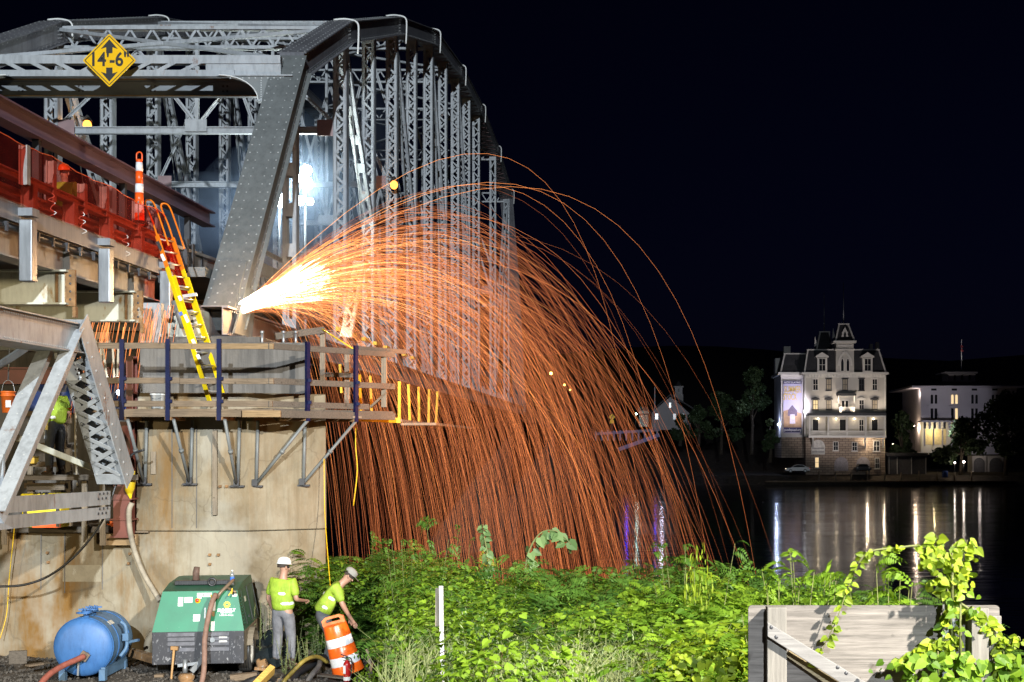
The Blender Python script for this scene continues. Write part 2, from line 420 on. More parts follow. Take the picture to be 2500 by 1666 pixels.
for side, X in (("near", XN), ("far", XF)):
    near = side == "near"
    # inclined end posts
    for (y0, y1) in ((Y0, NODES[0][0]), (Y1, NODES[-1][0])):
        a = V((X, y0, LZ + 0.05)); b = V((X, y1, NODES[0][1] if y0 == Y0 else NODES[-1][1]))
        if y0 == Y0 and near:
            ep = box_member("end_post", a, b, 0.62, 0.5, (0, -1, 0.6), STEEL_D, True, 0.27, rr=0.021)
            d, s, u, L = frame(a, b, (0, -1, 0.6))
            # splice plates and the batter of rivets near the foot
            mb = MB(); mb.bar(a + d * 0.1, a + d * 1.5, 0.56, 0.03, u, (0, 0.295))
            mb.prism([a + V((0.34, -0.55, -0.28)), a + V((0.34, 0.75, -0.28)), a + V((0.34, 1.1, 0.75)), a + V((0.34, 0.35, 0.75))], (0.04, 0, 0))
            mb.prism([a + V((-0.38, -0.55, -0.28)), a + V((-0.38, 0.75, -0.28)), a + V((-0.38, 1.1, 0.75)), a + V((-0.38, 0.35, 0.75))], (0.04, 0, 0))
            mb.build("gusset", STEEL_D, bridge)
            rv = MB()
            for i in range(5):
                for j in range(2): rv.rivet(a + d * (0.25 + i * 0.27) + s * ((j - 0.5) * 0.3) + u * 0.31, u, 0.022)
            rv.build("rivets", RIVET, ep, kind='stuff')
        else:
            box_member("end_post", a, b, 0.62, 0.5, (0, -1 if y0 == Y0 else 1, 0.6), STEEL_D, y0 == Y0)
    # hip vertical (battened) under the end post
    if near:
        laced(bridge, "hip_vertical", (X, 34.0, LZ + 0.3), (X, 34.0, 8.7), (1, 0, 0), 0.34, 0.3, STEEL, 0.85, battens=True)
    # top chord, panel by panel
    for i in range(len(NODES) - 1):
        (ya, za), (yb, zb) = NODES[i], NODES[i + 1]
        o = box_member("top_chord", (X, ya, za), (X, yb, zb), 0.56, 0.56, (0, 0, 1), CHORD, ya < 82 and (near or ya < 60), 0.3 if ya < 60 else 0.5)
        st = MB(); L = math.hypot(yb - ya, zb - za); n = int(L / 0.42)
        for k in range(n):
            p = V((X, lerp(ya, yb, k / n), lerp(za, zb, k / n) - 0.30)); q = V((X, lerp(ya, yb, (k + 1) / n), lerp(za, zb, (k + 1) / n) - 0.30))
            s = 1 if k % 2 else -1
            st.bar(p + V((s * 0.3, 0, 0)), q + V((-s * 0.3, 0, 0)), 0.06, 0.014)
        st.build("lacing", GUSSET if ya > 50 else STEEL, o, kind='stuff')
        # bent grab pipe over the joint
        if near and i > 0 or (not near and i in (1, 2)):
            sx = 1 if near else 1
            g = MB(); g.tube(catmull([(X - 0.25, ya + 0.2, za + 0.42), (X + 0.1, ya + 0.2, za + 0.44), (X + 0.42, ya + 0.2, za + 0.34), (X + 0.46, ya + 0.2, za), (X + 0.44, ya + 0.2, za - 0.55)], 5), 0.028, 6)
            g.build("grab_pipe", WHITEP, o)
            rv = MB()
            for r in range(5):
                for c_ in range(3): rv.rivet((X + 0.3, ya - 0.15 - c_ * 0.12, za - 0.2 + r * 0.1 - c_ * 0.04), (1, 0, 0), 0.026)
            rv.build("rivets", RIVET, o, kind='stuff')
    # posts: main posts at the chord joints and sub posts at mid panel
    ylist = [39.7 + 4.1 * k for k in range(13)]
    for k, y in enumerate(ylist):
        if k > 7 and k % 2: continue
        singles = near and k < 8
        W = 0.385
        laced(bridge, "laced_post", (X, y, LZ + 0.25), (X, y, top_z(y) - 0.3), (1, 0, 0), W, 0.34, STEEL, 0.3 if k < 9 else 0.5, singles=singles or (not near and k < 2), back=k < 8)
    # main diagonals, from the top joint down to the next panel's foot
    for k in range(1, 5):
        ya, za = NODES[k]; yb = NODES[k + 1][0]
        laced(bridge, "diagonal", (X, ya + 0.2, za - 0.4), (X, yb - 0.3, LZ + 0.3), (1, 0, 0), 0.30, 0.2, STEEL, 0.95 if k % 2 else 0.3, battens=bool(k % 2), back=False)
    for k in range(6, 7):
        ya, za = NODES[k + 1]; yb = NODES[k][0]
        laced(bridge, "diagonal", (X, ya - 0.2, za - 0.4), (X, yb + 0.3, LZ + 0.3), (1, 0, 0), 0.30, 0.2, STEEL, 0.95, battens=True, back=False)
    # counter ties: slender rods
    for k in (1, 2, 3):
        ya, za = NODES[k]
        mb = MB(); mb.cyl((X + 0.12, ya + 0.3, za - 0.5), (X + 0.12, ya + 4.0, LZ + 0.4), 0.02, n=6); mb.build("tie_rod", STEEL_D, bridge)
    # bottom chord
    mb = MB()
    for s in (-1, 1):
        mb.channel((X + s * 0.22, 27.7, LZ), (X + s * 0.22, Y1 + 0.8, LZ), 0.56, 0.1, 0.022, (0, 0, 1), s)
    mb.bar((X, 27.7, LZ + 0.29), (X, Y1 + 0.8, LZ + 0.29), 0.66, 0.02)
    lo = mb.build("bottom_chord", pmat("bottom_chord_lit_paint_" + side, (0.33, 0.27, 0.255), 0.5, 0, 0.2, 2, bmp=0.05, grime=0.4), bridge)  # pinkish tone puts the sparks' orange light into the paint
    rv = MB()
    for i in range(150):
        for zz in (-0.24, 0.2): rv.rivet((X + 0.345, 27.8 + i * 0.14, LZ + zz), (1, 0, 0), 0.02)
    rv.build("rivets", RIVET, lo, kind='stuff')
# laced brace near the cut; its torch-lit brightness is put into the white colour
laced(bridge, "torchlit_white_brace", P(845, 825, 29.2), P(878, 640, 29.5), (1, 0, 0.15), 0.24, 0.1, WHITEP, 0.2, singles=True, back=False, barw=0.05, ch=0.06)
# ---- portal: two flanges, slanted angles, curved corner bracket, clearance beam
pz1, pz2, py_ = 9.28, 8.95, 33.5
mb = MB(); mb.bar((XF - 0.4, py_, pz1), (XN - 0.1, py_, pz1), 0.22, 0.2); mb.build("portal_flange", STEEL, bridge)
mb = MB(); mb.bar((XF - 0.4, py_, pz2), (XN - 1.2, py_, pz2), 0.22, 0.15); mb.build("portal_flange", STEEL, bridge)
mb = MB(); mb.bar((XN - 1.9, py_ - 0.02, (pz1 + pz2) / 2), (XN - 0.1, py_ - 0.02, (pz1 + pz2) / 2), 0.1, 0.5); mb.build("portal_web", STEEL, bridge)
for k in range(10):
    x0 = XF + 0.3 + 0.6 * k; s = -1 if k < 5 else 1
    mb = MB(); mb.bar((x0, py_ - 0.1, pz1 - 0.05) if s < 0 else (x0, py_ - 0.1, pz2 + 0.02), (x0 + 0.5, py_ - 0.1, pz2 + 0.02) if s < 0 else (x0 + 0.5, py_ - 0.1, pz1 - 0.05), 0.015, 0.09, (0, 0, 1)); mb.bar((x0, py_ - 0.06, pz1 - 0.05) if s < 0 else (x0, py_ - 0.06, pz2 + 0.02), (x0 + 0.5, py_ - 0.06, pz2 + 0.02) if s < 0 else (x0 + 0.5, py_ - 0.06, pz1 - 0.05), 0.09, 0.015, (0, 0, 1)); mb.build("portal_angle", STEEL, bridge)
for X, s in ((XN, -1), (XF, 1)):
    arc = [V((X + s * (0.55 + 0.95 * (1 - math.cos(t))), py_ - 0.1, 9.27 - 0.62 * (1 - math.sin(t)))) for t in [math.pi / 2 * i / 10 for i in range(11)]]
    arc = [V((X + s * lerp(0.62, 1.55, math.sin(math.pi / 2 * i / 10)), py_ - 0.1, 8.62 + 0.62 * (1 - math.cos(math.pi / 2 * i / 10)))) for i in range(11)]
    arc = [V((X + s * (1.55 - 0.93 * math.sin(math.pi / 2 * i / 10)), py_ - 0.1, 8.29 + 0.60 * math.cos(math.pi / 2 * i / 10))) for i in range(11)]
    poly = [V((X, py_ - 0.1, 8.89)), ] + arc + [V((X + s * 0.3, py_ - 0.1, 8.29)), V((X + s * 0.1, py_ - 0.1, 8.6))]
    mb = MB(); mb.prism(poly, (0, 0.05, 0)); br = mb.build("corner_bracket", STEEL_D, bridge)
    mb = MB()
    for i in range(10): mb.bar(arc[i] + V((0, 0.03, 0)), arc[i + 1] + V((0, 0.03, 0)), 0.22, 0.02, (0, 0, 1))
    mb.build("bracket_flange", WHITEP, br)
    mb = MB(); mb.bar((X + s * 1.6, py_ - 0.02, 8.89), (X - s * 0.2, py_ - 0.02, 8.89), 0.26, 0.03); mb.bar((X + s * 0.66, py_ - 0.12, 8.27), (X + s * 0.2, py_ - 0.12, 8.27), 0.26, 0.03); mb.build("bracket_flange", STEEL, br)
    rv = MB()
    for i in range(9): rv.rivet((X + s * (0.1 + 0.15 * i), py_ - 0.11, 8.83), (0, -1, 0), 0.022); rv.rivet((X + s * (0.36), py_ - 0.11, 8.33 + 0.055 * i), (0, -1, 0), 0.022); rv.rivet((X + s * 0.56, py_ - 0.11, 8.33 + 0.055 * i), (0, -1, 0), 0.022)
    rv.build("rivets", RIVET, br, kind='stuff')
mb = MB(); mb.ibeam((XF + 0.3, 34.75, 8.92), (XN - 0.62, 34.75, 8.92), 0.40, 0.24, 0.03)
cb = mb.build("clearance_beam", pmat("clearance_beam_paint", (0.16, 0.18, 0.20), 0.5, 0, 0.35, 1.5, (0.4, 1, 1), rust=0.35, rustcol=(0.2, 0.12, 0.05), rscale=1.2), bridge)
mb = MB(); mb.bar((XF + 0.3, 34.62, 9.125), (XN - 0.62, 34.62, 9.125), 0.03, 0.035); mb.bar((XF + 0.3, 34.62, 8.715), (XN - 0.62, 34.62, 8.715), 0.03, 0.03); mb.build("rusty_flange_edge", pmat("flange_rust", (0.25, 0.16, 0.07), 0.8, 0, 0.4, 5), cb)
rv = MB()
for xb in (-15.5, -14.0, -12.2, -10.4):
    for i in range(2):
        for j in range(2): rv.rivet((xb + i * 0.1, 34.735, 8.86 + j * 0.12), (0, -1, 0), 0.03)
rv.build("bolts", DARK, cb, kind='stuff')
# ---- cross frames and top laterals between the trusses
mid = (XN + XF) / 2
for i, (y, z) in enumerate(NODES[1:8]):
    zt = z - 0.1; zs = 9.0
    mb = MB(); mb.ibeam((XF, y, zs), (XN, y, zs), 0.2, 0.16, 0.03); mb.build("sway_strut", STEEL, bridge)
    pts = [V((XF + 0.2, y, zs + 0.2)), V((XF + 2.4, y, zt - 0.4)), V((mid, y, zs + 0.15)), V((XN - 2.4, y, zt - 0.4)), V((XN - 0.2, y, zs + 0.2))]
    for a_, b_ in zip(pts[:-1], pts[1:]):
        mb = MB(); mb.bar(a_, b_, 0.1, 0.012, (0, 0, 1)); mb.bar(a_ + V((0, 0.05, 0)), b_ + V((0, 0.05, 0)), 0.012, 0.11, (0, 0, 1)); mb.build("sway_brace", STEEL, bridge)
    mb = MB(); mb.bar((mid, y, zs), (mid, y, zt - 0.2), 0.1, 0.1, (0, 1, 0)); mb.build("sway_hanger", STEEL, bridge)
    mb = MB(); mb.box((mid, y - 0.12, zs + 0.12), (0.62, 0.02, 0.34)); mb.build("gusset", STEEL, bridge)
    for X, s in ((XF, 1), (XN, -1)):
        mb = MB(); mb.box((X + s * 0.42, y - 0.13, zs + 0.05), (0.46, 0.02, 0.46)); mb.build("gusset", GUSSET, bridge)
    # top strut: two flanges with zigzag web
    mb = MB(); mb.bar((XF, y, zt + 0.2), (XN, y, zt + 0.2), 0.24, 0.09); mb.bar((XF, y, zt - 0.35), (XN, y, zt - 0.35), 0.24, 0.09); ts = mb.build("top_strut", STEEL, bridge)
    st = MB(); n = 26
    for k in range(n):
        xa, xb = lerp(XF, XN, k / n), lerp(XF, XN, (k + 1) / n)
        st.bar((xa, y - 0.05, zt + (0.18 if k % 2 else -0.32)), (xb, y - 0.05, zt + (-0.32 if k % 2 else 0.18)), 0.012, 0.06)
    st.build("lacing", STEEL, ts, kind='stuff')
for i in range(0, 7):
    (ya, za), (yb, zb) = NODES[i], NODES[i + 1]
    for (xa, xb) in ((XF, XN), (XN, XF)):
        mb = MB(); mb.bar((xa, ya, za + 0.12), (xb, yb, zb + 0.1), 0.16, 0.09, (0, 0, 1)); mb.build("top_lateral", STEEL, bridge)
# laced strut between first joints
# ---- deck of the swing span
mb = MB(); mb.box(((XN + XF) / 2, (28.9 + Y1) / 2, 3.62), (7.2, Y1 - 28.9, 0.2)); mb.build("deck_slab", STEEL_D, bridge)
for k in range(16):
    y = 31.5 + 4.1 * k
    mb = MB(); mb.ibeam((XF, y, 2.95), (XN, y, 2.95), 0.7, 0.28, 0.03); mb.build("floor_beam", STEEL_D, bridge)
for X in (XN - 0.55, XF + 0.55):
    for zz, hh_ in ((4.25, 0.32), (4.7, 0.1)):
        mb = MB(); mb.bar((X, 33.2, zz), (X, Y1 - 2, zz), 0.06, hh_); mb.build("guard_rail", GALV, bridge)
# yellow kerb fittings on the lower chord, seen through the sparks
for k in range(8):
    mb = MB(); mb.box((XN + 0.55, 37 + k * 1.7, 3.1), (0.12, 0.5, 0.1)); mb.build("yellow_kerb_mark", YELLOW, bridge)
# bearing box and pedestal at the corner over the pier
mb = MB()
mb.box((XN - 0.55, 27.9, 2.4), (0.75, 0.5, 0.62)); mb.build("bearing_box", CREAM, bridge, bevel=0.01)
rv = MB()
for i in range(2):
    for j in range(4): rv.rivet((XN - 0.72 + 0.36 * i, 27.64, 2.2 + j * 0.14), (0, -1, 0), 0.035)
rv.build("bolts", DARK, bridge, kind='stuff')

# ================================================================== river pier and the fixed span beyond, their night darkness put into the colour
NIGHT_TIMB = pmat("night_dark_timber", (0.045, 0.038, 0.032), 0.9, 0, 0.4, 2)
rp_ = thing("river_pier", "night-dark timber fendered pier in mid river under the far end of the truss", "pier", (-12.6, 99, -9.5))
mb = MB(); mb.lathe([(3.6, -9.5), (3.4, 1.7), (3.9, 1.75), (3.9, 2.2), (0, 2.2)], Matrix.Translation((-12.6, 99, 0)), 20, False); mb.build("drum", NIGHT_TIMB, rp_)
for k in range(20):
    a = 2 * math.pi * k / 20; mb = MB(); mb.bar((-12.6 + 3.8 * math.cos(a), 99 + 3.8 * math.sin(a), -9.5), (-12.6 + 3.7 * math.cos(a), 99 + 3.7 * math.sin(a), -3.5), 0.3, 0.3, (0, 1, 0)); mb.build("fender_pile", NIGHT_TIMB, rp_)
fs_ = thing("far_span", "night-dark low fixed span carrying the road on to the far bank", "bridge", (-12.6, 180, -5.5))
for X in (XN, XF): mb = MB(); mb.ibeam((X, 99.5, 2.6), (X, 285, 2.0), 1.6, 0.4, 0.05); mb.build("girder", NIGHT_TIMB, fs_)
mb = MB(); mb.bar((-12.6, 99.5, 3.5), (-12.6, 285, 2.9), 8.6, 0.25); mb.build("road_slab", NIGHT_TIMB, fs_)
for y in (140, 181, 222, 258): mb = MB(); mb.box((-12.6, y, -3.8), (8.0, 1.6, 11.2)); mb.build("bent", NIGHT_TIMB, fs_)
for X in (XN + 0.3, XF - 0.3): mb = MB(); mb.bar((X, 99.5, 4.4), (X, 285, 3.8), 0.1, 0.12); mb.build("railing", NIGHT_TIMB, fs_)
# ================================================================== clearance sign
sg = thing("clearance_sign", "yellow diamond clearance sign reading 14'-6\" on the portal beam", "sign", (-12.56, 33.2, 8.5))
c0 = V((-12.56, 32.95, 9.13)); hd = 0.63
def diamond(c, h, th, r=0.05):
    out = []
    for a in (0, 90, 180, 270):
        for da in (-18, 0, 18):
            A = math.radians(a + da); cc = c + V((math.cos(math.radians(a)), 0, math.sin(math.radians(a)))) * (h - r * 1.41)
            out.append(cc + V((math.cos(A + 0), 0, math.sin(A))) * r * 1.2)
    return out
SIGN_Y = pmat("sign_yellow", (0.80, 0.46, 0.0), 0.4, 0, 0.04, 2, spec=0.3)
SIGN_K = pmat("sign_black", (0.012, 0.012, 0.012), 0.5, 0, 0.1, 2)
mb = MB(); mb.prism(diamond(c0, hd, 0), (0, 0.012, 0)); mb.build("plate", SIGN_Y, sg)
mb = MB()
cor = [c0 + V((hd * 0.915 * math.cos(a), -0.004, hd * 0.915 * math.sin(a))) for a in (0, math.pi / 2, math.pi, 1.5 * math.pi)]
for i in range(4): mb.bar(cor[i], cor[(i + 1) % 4], 0.003, 0.018, (0, 0, 1))
mb.build("border", SIGN_K, sg)
for s in (1, -1):
    z0 = c0.z + s * 0.17; pts = [(-0.075, 0), (0.075, 0), (0.075, 0.14), (0.2, 0.10), (0.0, 0.33), (-0.2, 0.10), (-0.075, 0.14)]
    mb = MB(); mb.prism([V((c0.x + x, c0.y - 0.004, z0 + s * z)) for x, z in pts], (0, 0.002, 0)); mb.build("arrow", SIGN_K, sg)
text("lettering", "14'-6\"", 0.46, (c0.x + 0.0, c0.y - 0.004, c0.z + 0.01), (math.pi / 2, 0, 0), SIGN_K, sg, 0.001, sx=0.88, bold=0.010)
mb = MB(); mb.bar((c0.x, 33.02, 8.6), (c0.x, 33.02, 9.65), 0.05, 0.04, (0, 1, 0)); mb.build("bracket", GALV, sg)

# ================================================================== lamps on the bridge
FLOOD = emat("floodlight_glass", (0.93, 1.0, 0.95), 60)
def flood_head(px, py, Y, r, parent, aim=(0, -1, -0.15)):
    c = P(px, py, Y); d = V(aim).normalized()
    M = d.to_track_quat('Z', 'Y').to_matrix().to_4x4(); M.translation = c
    mb = MB(); mb.lathe([(0.02, -r * 1.1), (r * 0.6, -r * 0.9), (r * 1.08, 0.0), (r * 1.08, 0.03)], M, 16); h = mb.build("lamp_housing", DARK, parent)
    mb = MB(); mb.lathe([(0.0, r * 0.45), (r * 0.5, r * 0.38), (r * 0.85, r * 0.2), (r, 0.01)], M, 16); mb.build("lamp_glass", FLOOD, h)
    return c
lt = thing("light_mast", "portable mast with two glaring white floodlights just behind the end post", "light mast", P(682, 760, 41))
mb = MB(); mb.cyl(P(682, 780, 41), P(682, 435, 41), 0.04, n=8); mb.bar(P(670, 470, 41), P(692, 470, 41), 0.05, 0.05); mb.build("mast", GALV, lt)
flood_head(681, 444, 40.9, 0.15, lt); flood_head(683, 490, 40.8, 0.20, lt)
point("floodlight_beam", P(681, 480, 40.2), 380, (0.86, 0.97, 1.0), 0.15)
lt = thing("light_mast", "portable mast with a cluster of five floodlights behind the hip post", "light mast", P(745, 760, 42))
mb = MB(); mb.cyl(P(745, 780, 42), P(745, 400, 42), 0.05, n=8); mb.bar(P(722, 460, 42), P(762, 460, 42), 0.05, 0.05); mb.build("mast", GALV, lt)
for q in ((726, 436, 0.14), (748, 417, 0.17), (750, 445, 0.15), (733, 490, 0.15), (757, 493, 0.11)): flood_head(q[0], q[1], 41.8, q[2], lt)
point("floodlight_beam", P(742, 450, 41.0), 520, (0.92, 1.0, 0.86), 0.15)
AMBER = emat("amber_glass", (1.0, 0.33, 0.05), 4.5)
for (px, py, Y, lab) in ((213, 306, 41, "amber lantern glowing on the truss below the clearance sign"), (962, 452, 47.2, "amber lantern on a laced post above the sparks")):
    al = thing("bridge_lantern", lab, "lantern", P(px, py + 22, Y), group="amber bridge lanterns")
    c = P(px, py, Y)
    mb = MB(); mb.sphere(c, 0.13, 10, 6, (1, 1, 1.15)); mb.build("globe", AMBER, al)
    mb = MB(); mb.lathe([(0.02, 0.3), (0.1, 0.2), (0.15, 0.12)], Matrix.Translation(c), 10); mb.bar(c + V((0, 0, 0.2)), c + V((-0.25, 0.1, 0.3)), 0.04, 0.04); mb.build("cap", DARK, al)
    point("lantern_light", c + V((0, -0.2, 0)), 25, (1.0, 0.5, 0.15), 0.12)
# ================================================================== the approach span (deck truss) on the road side
app = thing("approach_bridge", "approach span with grey deck truss, rusted girder ends and galvanised rail posts", "bridge", (-9.3, 24.3, -1.4))
XE = -9.45
FASC = pmat("fascia_steel", (0.21, 0.22, 0.24), 0.5, 0.2, 0.22, 2, (1, 3, 0.4), grime=0.5)
GIRD = pmat("girder_paint", (0.29, 0.295, 0.30), 0.55, 0, 0.2, 1.6, grime=0.35)
mb = MB(); mb.bar((XE, 6, 3.52), (XE, 28.2, 3.52), 0.03, 0.26); mb.bar((XE - 0.06, 6, 3.66), (XE - 0.06, 28.2, 3.66), 0.16, 0.02); mb.build("fascia", FASC, app)
mb = MB(); mb.box((-13.0, 17.2, 3.5), (6.9, 22, 0.22)); mb.build("deck_slab", STEEL_D, app)
mb = MB(); mb.ibeam((-9.78, 6, 3.13), (-9.78, 28.0, 3.13), 0.48, 0.34, 0.03); mb.build("girder", GIRD, app)
for y in (22.1, 23.6, 25.2, 26.6):
    mb = MB(); mb.bar((-9.74, y, 2.93), (-9.74, y, 3.33), 0.012, 0.14, (1, 0, 0)); mb.build("stiffener", GIRD, app)
mb = MB(); mb.tube([(-9.5, 8, 3.31), (-9.5, 28.3, 3.31)], 0.035, 8); cd = mb.build("conduit", DARK, app)
for k in range(14):
    y = 20.2 + k * 0.55
    mb = MB(); mb.box((-9.5, y, 3.33), (0.16, 0.05, 0.05)); mb.box((-9.44, y, 3.27), (0.03, 0.06, 0.12)); mb.build("conduit_clamp", DARK, cd)
for y in (21.25, 24.35, 27.45):
    x0, x1, y0, y1 = XE + 0.01, XE + 0.21, y - 0.1, y + 0.1
    mb = MB(); mb.box(((x0 + x1) / 2, y, 2.98), (0.2, 0.2, 0.94)); hp = mb.build("hanging_rail_post", GALV, app, bevel=0.015)
    mb = MB(); mb.box((XE + 0.1, y, 3.56), (0.26, 0.26, 0.12)); mb.build("post_clamp", FASC, hp)
for y in (19.9, 23.0, 26.1):
    mb = MB(); mb.bar((-16.4, y, 2.62), (-9.5, y, 2.62), 0.03, 0.52); mb.bar((-16.4, y - 0.03, 2.885), (-9.42, y - 0.03, 2.885), 0.26, 0.03); mb.bar((-16.4, y - 0.03, 2.345), (-9.42, y - 0.03, 2.345), 0.26, 0.03)
    fb = mb.build("floor_beam", CREAM, app)
    mb = MB(); mb.box((-9.39, y - 0.03, 2.61), (0.16, 0.05, 0.6)); mb.build("rusted_end_plate", RUSTY, fb)
    mb = MB(); mb.box((-9.62, y - 0.03, 2.615), (0.04, 0.04, 0.5)); mb.build("rusted_stiffener", RUSTY, fb)
    mb = MB(); mb.bar((-9.32, y - 0.03, 2.3), (-9.32, y - 0.03, 2.12), 0.05, 0.1, (0, 1, 0)); mb.build("rusted_bracket", RUSTY, fb)
    rv = MB()
    for j in range(4): rv.rivet((-9.39, y - 0.06, 2.42 + 0.13 * j), (0, -1, 0), 0.022)
    rv.build("bolts", DARK, fb, kind='stuff')
# guard rail of the road: posts, corrugated rail, top channel
RAILM = pmat("rail_steel", (0.30, 0.27, 0.25), 0.45, 0.35, 0.3, 3, (1, 0.3, 1))
mb = MB(); mb.ibeam((-9.62, 6, 4.16), (-9.62, 28.4, 4.16), 0.12, 0.16, 0.02); mb.build("rail_cap", RAILM, app)
for k in range(11):
    y = 12.4 + 1.58 * k
    mb = MB(); mb.ibeam((-9.6, y, 3.66), (-9.6, y, 4.1), 0.2, 0.16, 0.018, (1, 0, 0)); mb.build("rail_post", RAILM, app)
for seg in range(6):
    ya, yb = 10 + 3.16 * seg, 10 + 3.16 * (seg + 1) - 0.02
    mb = MB(); prof = [(0.0, 0.0), (0.06, 0.03), (0.06, 0.07), (0, 0.10), (0, 0.12), (0.06, 0.15), (0.06, 0.19), (0, 0.22), (0, 0.24), (0.06, 0.27), (0.06, 0.31), (0, 0.34)]
    for (xa, za), (xb, zb) in zip(prof[:-1], prof[1:]):
        mb.quad((-9.8 + xa, ya, 3.72 + za), (-9.8 + xa, yb, 3.72 + za), (-9.8 + xb, yb, 3.72 + zb), (-9.8 + xb, ya, 3.72 + zb))
    mb.build("corrugated_rail", RAILM, app)
for (px, Y, z1) in ((125, 22.75, 4.66), (255, 25.0, 4.66), (333, 26.5, 4.66), (60, 21.3, 4.6), (201, 24.0, 4.52), (452, 28.9, 4.3), (466, 29.3, 4.25), (487, 30.0, 4.2)):
    c = P(px, 500, Y); mb = MB(); mb.ibeam((c.x, Y, 4.0 if px < 400 else 3.6), (c.x, Y, z1), 0.13, 0.12, 0.02, (1, 0, 0)); mb.build("fence_post", DARK if px > 400 else RAILM, app)
mb = MB(); mb.bar((-9.62, 28.4, 3.9), (-9.2, 33.5, 3.9), 0.07, 0.30); mb.bar((-9.55, 28.4, 4.1), (-9.15, 33.5, 4.1), 0.12, 0.06); mb.build("corrugated_rail", RAILM, app)
# primed girder lying along the road
mb = MB(); mb.ibeam((-10.4, 8, 5.46), (-10.4, 33.6, 5.46), 0.36, 0.30, 0.03); gd = mb.build("primed_girder", PURPLE, app)
for y in (20, 24, 28, 32):
    mb = MB(); mb.bar((-10.4, y, 3.6), (-10.4, y, 5.28), 0.12, 0.12, (0, 1, 0)); mb.build("girder_prop", DARK, gd)
# ---- deck truss below
XT = -9.3; N = V((XT, 22.55, 1.86))
mb = MB(); mb.bar((XT, 12, 1.74), (XT, 22.75, 1.74), 0.46, 0.42); mb.bar((XT, 12, 1.965), (XT, 22.8, 1.965), 0.62, 0.02); mb.bar((XT, 12, 1.515), (XT, 22.6, 1.515), 0.62, 0.02)
tc_ = mb.build("top_chord", STEEL, app)
rv = MB()
for k in range(40):
    rv.rivet((XT + 0.26, 19.8 + k * 0.075, 1.95 - 0.03), (1, 0, 0.2), 0.018); rv.rivet((XT + 0.26, 19.8 + k * 0.075, 1.55), (1, 0, -0.2), 0.018)
for i in range(4):
    for j in range(5): rv.rivet((XT + 0.1 + 0.0, 22.5, 1.6 + 0), (0, -1, 0), 0.001)
rv.build("rivets", RIVET, tc_, kind='stuff')
gp = [P(128, 795, 22.4), P(170, 790, 22.4), P(183, 802, 22.4), P(180, 848, 22.4), P(172, 880, 22.5), P(133, 876, 22.5), P(120, 850, 22.4)]
mb = MB(); mb.prism(gp, (0, 0.03, 0)); gpo = mb.build("gusset", STEEL, app)
rv = MB()
for i in range(4):
    for j in range(5): rv.rivet(P(134 + i * 6.5, 800 + j * 9, 22.38), (0, -1, 0), 0.017)
for i in range(2):
    for j in range(3): rv.rivet(P(138 + i * 10 + j * 2, 852 + j * 7, 22.38), (0, -1, 0), 0.017)
rv.build("rivets", RIVET, gpo, kind='stuff')
la = laced(app, "laced_end_post", V((XT + 0.08, 22.52, 1.95)), V((XT + 0.05, 24.5, -0.55)), (1, 0, 0), 0.5, 0.34, STEEL, 0.285, singles=True, cross=True, barw=0.075, ch=0.11, rivets=True)
mb = MB(); a_, b_ = V((XT + 0.34, 22.4, 2.0)), V((XT + 0.33, 24.5, -0.6)); d_, s_, u_, L_ = frame(a_, b_, (1, 0, 0)); mb.bar(a_, b_, 0.44, 0.02, (1, 0, 0)); mb.bar(a_ + V((-0.045, 0, 0)), b_ + V((-0.045, 0, 0)), 0.09, 0.05, (1, 0, 0)); mb.build("cover_plate", STEEL, la)
rv = MB()
for k in range(12): rv.rivet(a_.lerp(b_, (k + 0.5) / 12) + V((0.012, -0.1, 0)), (1, -0.4, 0), 0.024)
rv.build("rivets", RIVET, la, kind='stuff')
e0, e1 = V((XT + 0.07, 22.52, 1.35)), V((XT + 0.07, 22.62, 0.95))
mb = MB(); mb.prism([P(135, 888, 22.45), P(180, 885, 22.45), P(200, 928, 22.5), P(150, 930, 22.5)], (0, 0.02, 0)); mb.build("tie_plate", STEEL, la)
rv = MB()
for j in range(4): rv.rivet(P(138 + j * 4.5, 893 + j * 11, 22.43), (0, -1, 0), 0.02); rv.rivet(P(183 + j * 4.5, 889 + j * 11, 22.43), (0, -1, 0), 0.02)
rv.build("rivets", RIVET, la, kind='stuff')
for (sx, wd) in ((0.25, 0.2), (-0.12, 0.2)):
    a_ = V((XT + sx, 22.45, 1.78)); b_ = V((XT + sx + 0.05, 19.6, -1.0))
    mb = MB(); mb.channel(a_, b_, 0.26, 0.08, 0.02, (0, -1, 0.5), 1); mb.bar(a_, b_, 0.22, 0.02, (0, -1, 0.5), (0, 0.13)); dg_ = mb.build("diagonal", STEEL, app)
    rv = MB()
    for k in range(9): rv.rivet(a_.lerp(b_, (k + 0.4) / 9) + V((-0.03 if k % 2 else 0.03, -0.12, 0.07)), (0, -1, 0.6), 0.022)
    rv.build("rivets", RIVET, dg_, kind='stuff')
for (za, hh_) in ((-0.845, 0.24), (-1.1, 0.2)):
    mb = MB(); mb.bar((XT + 0.05, 19.4, za), (XT + 0.05, 24.25, za - 0.05), 0.05, hh_); bc = mb.build("bottom_chord", STEEL, app)
    rv = MB()
    for i in range(3):
        for j in range(2): rv.rivet((XT + 0.08, 23.7 + 0.17 * i + 0.06 * j, za - 0.05 + j * 0.08), (1, -0.3, 0), 0.026)
    rv.build("bolts", DARK, bc, kind='stuff')
mb = MB(); mb.bar(P(2, 1110, 20.3), P(6, 1275, 20.3), 0.09, 0.06, (0, 1, 0)); mb.build("hanger_plate", STEEL, app)
mb = MB(); mb.bar(P(-60, 1028, 22.5), P(222, 1142, 24.6), 0.05, 0.10); mb.build("sway_bar", CREAM, app)
mb = MB(); mb.bar(P(-20, 905, 22), P(95, 828, 23), 0.06, 0.11); mb.build("sway_bar", STEEL_D, app)
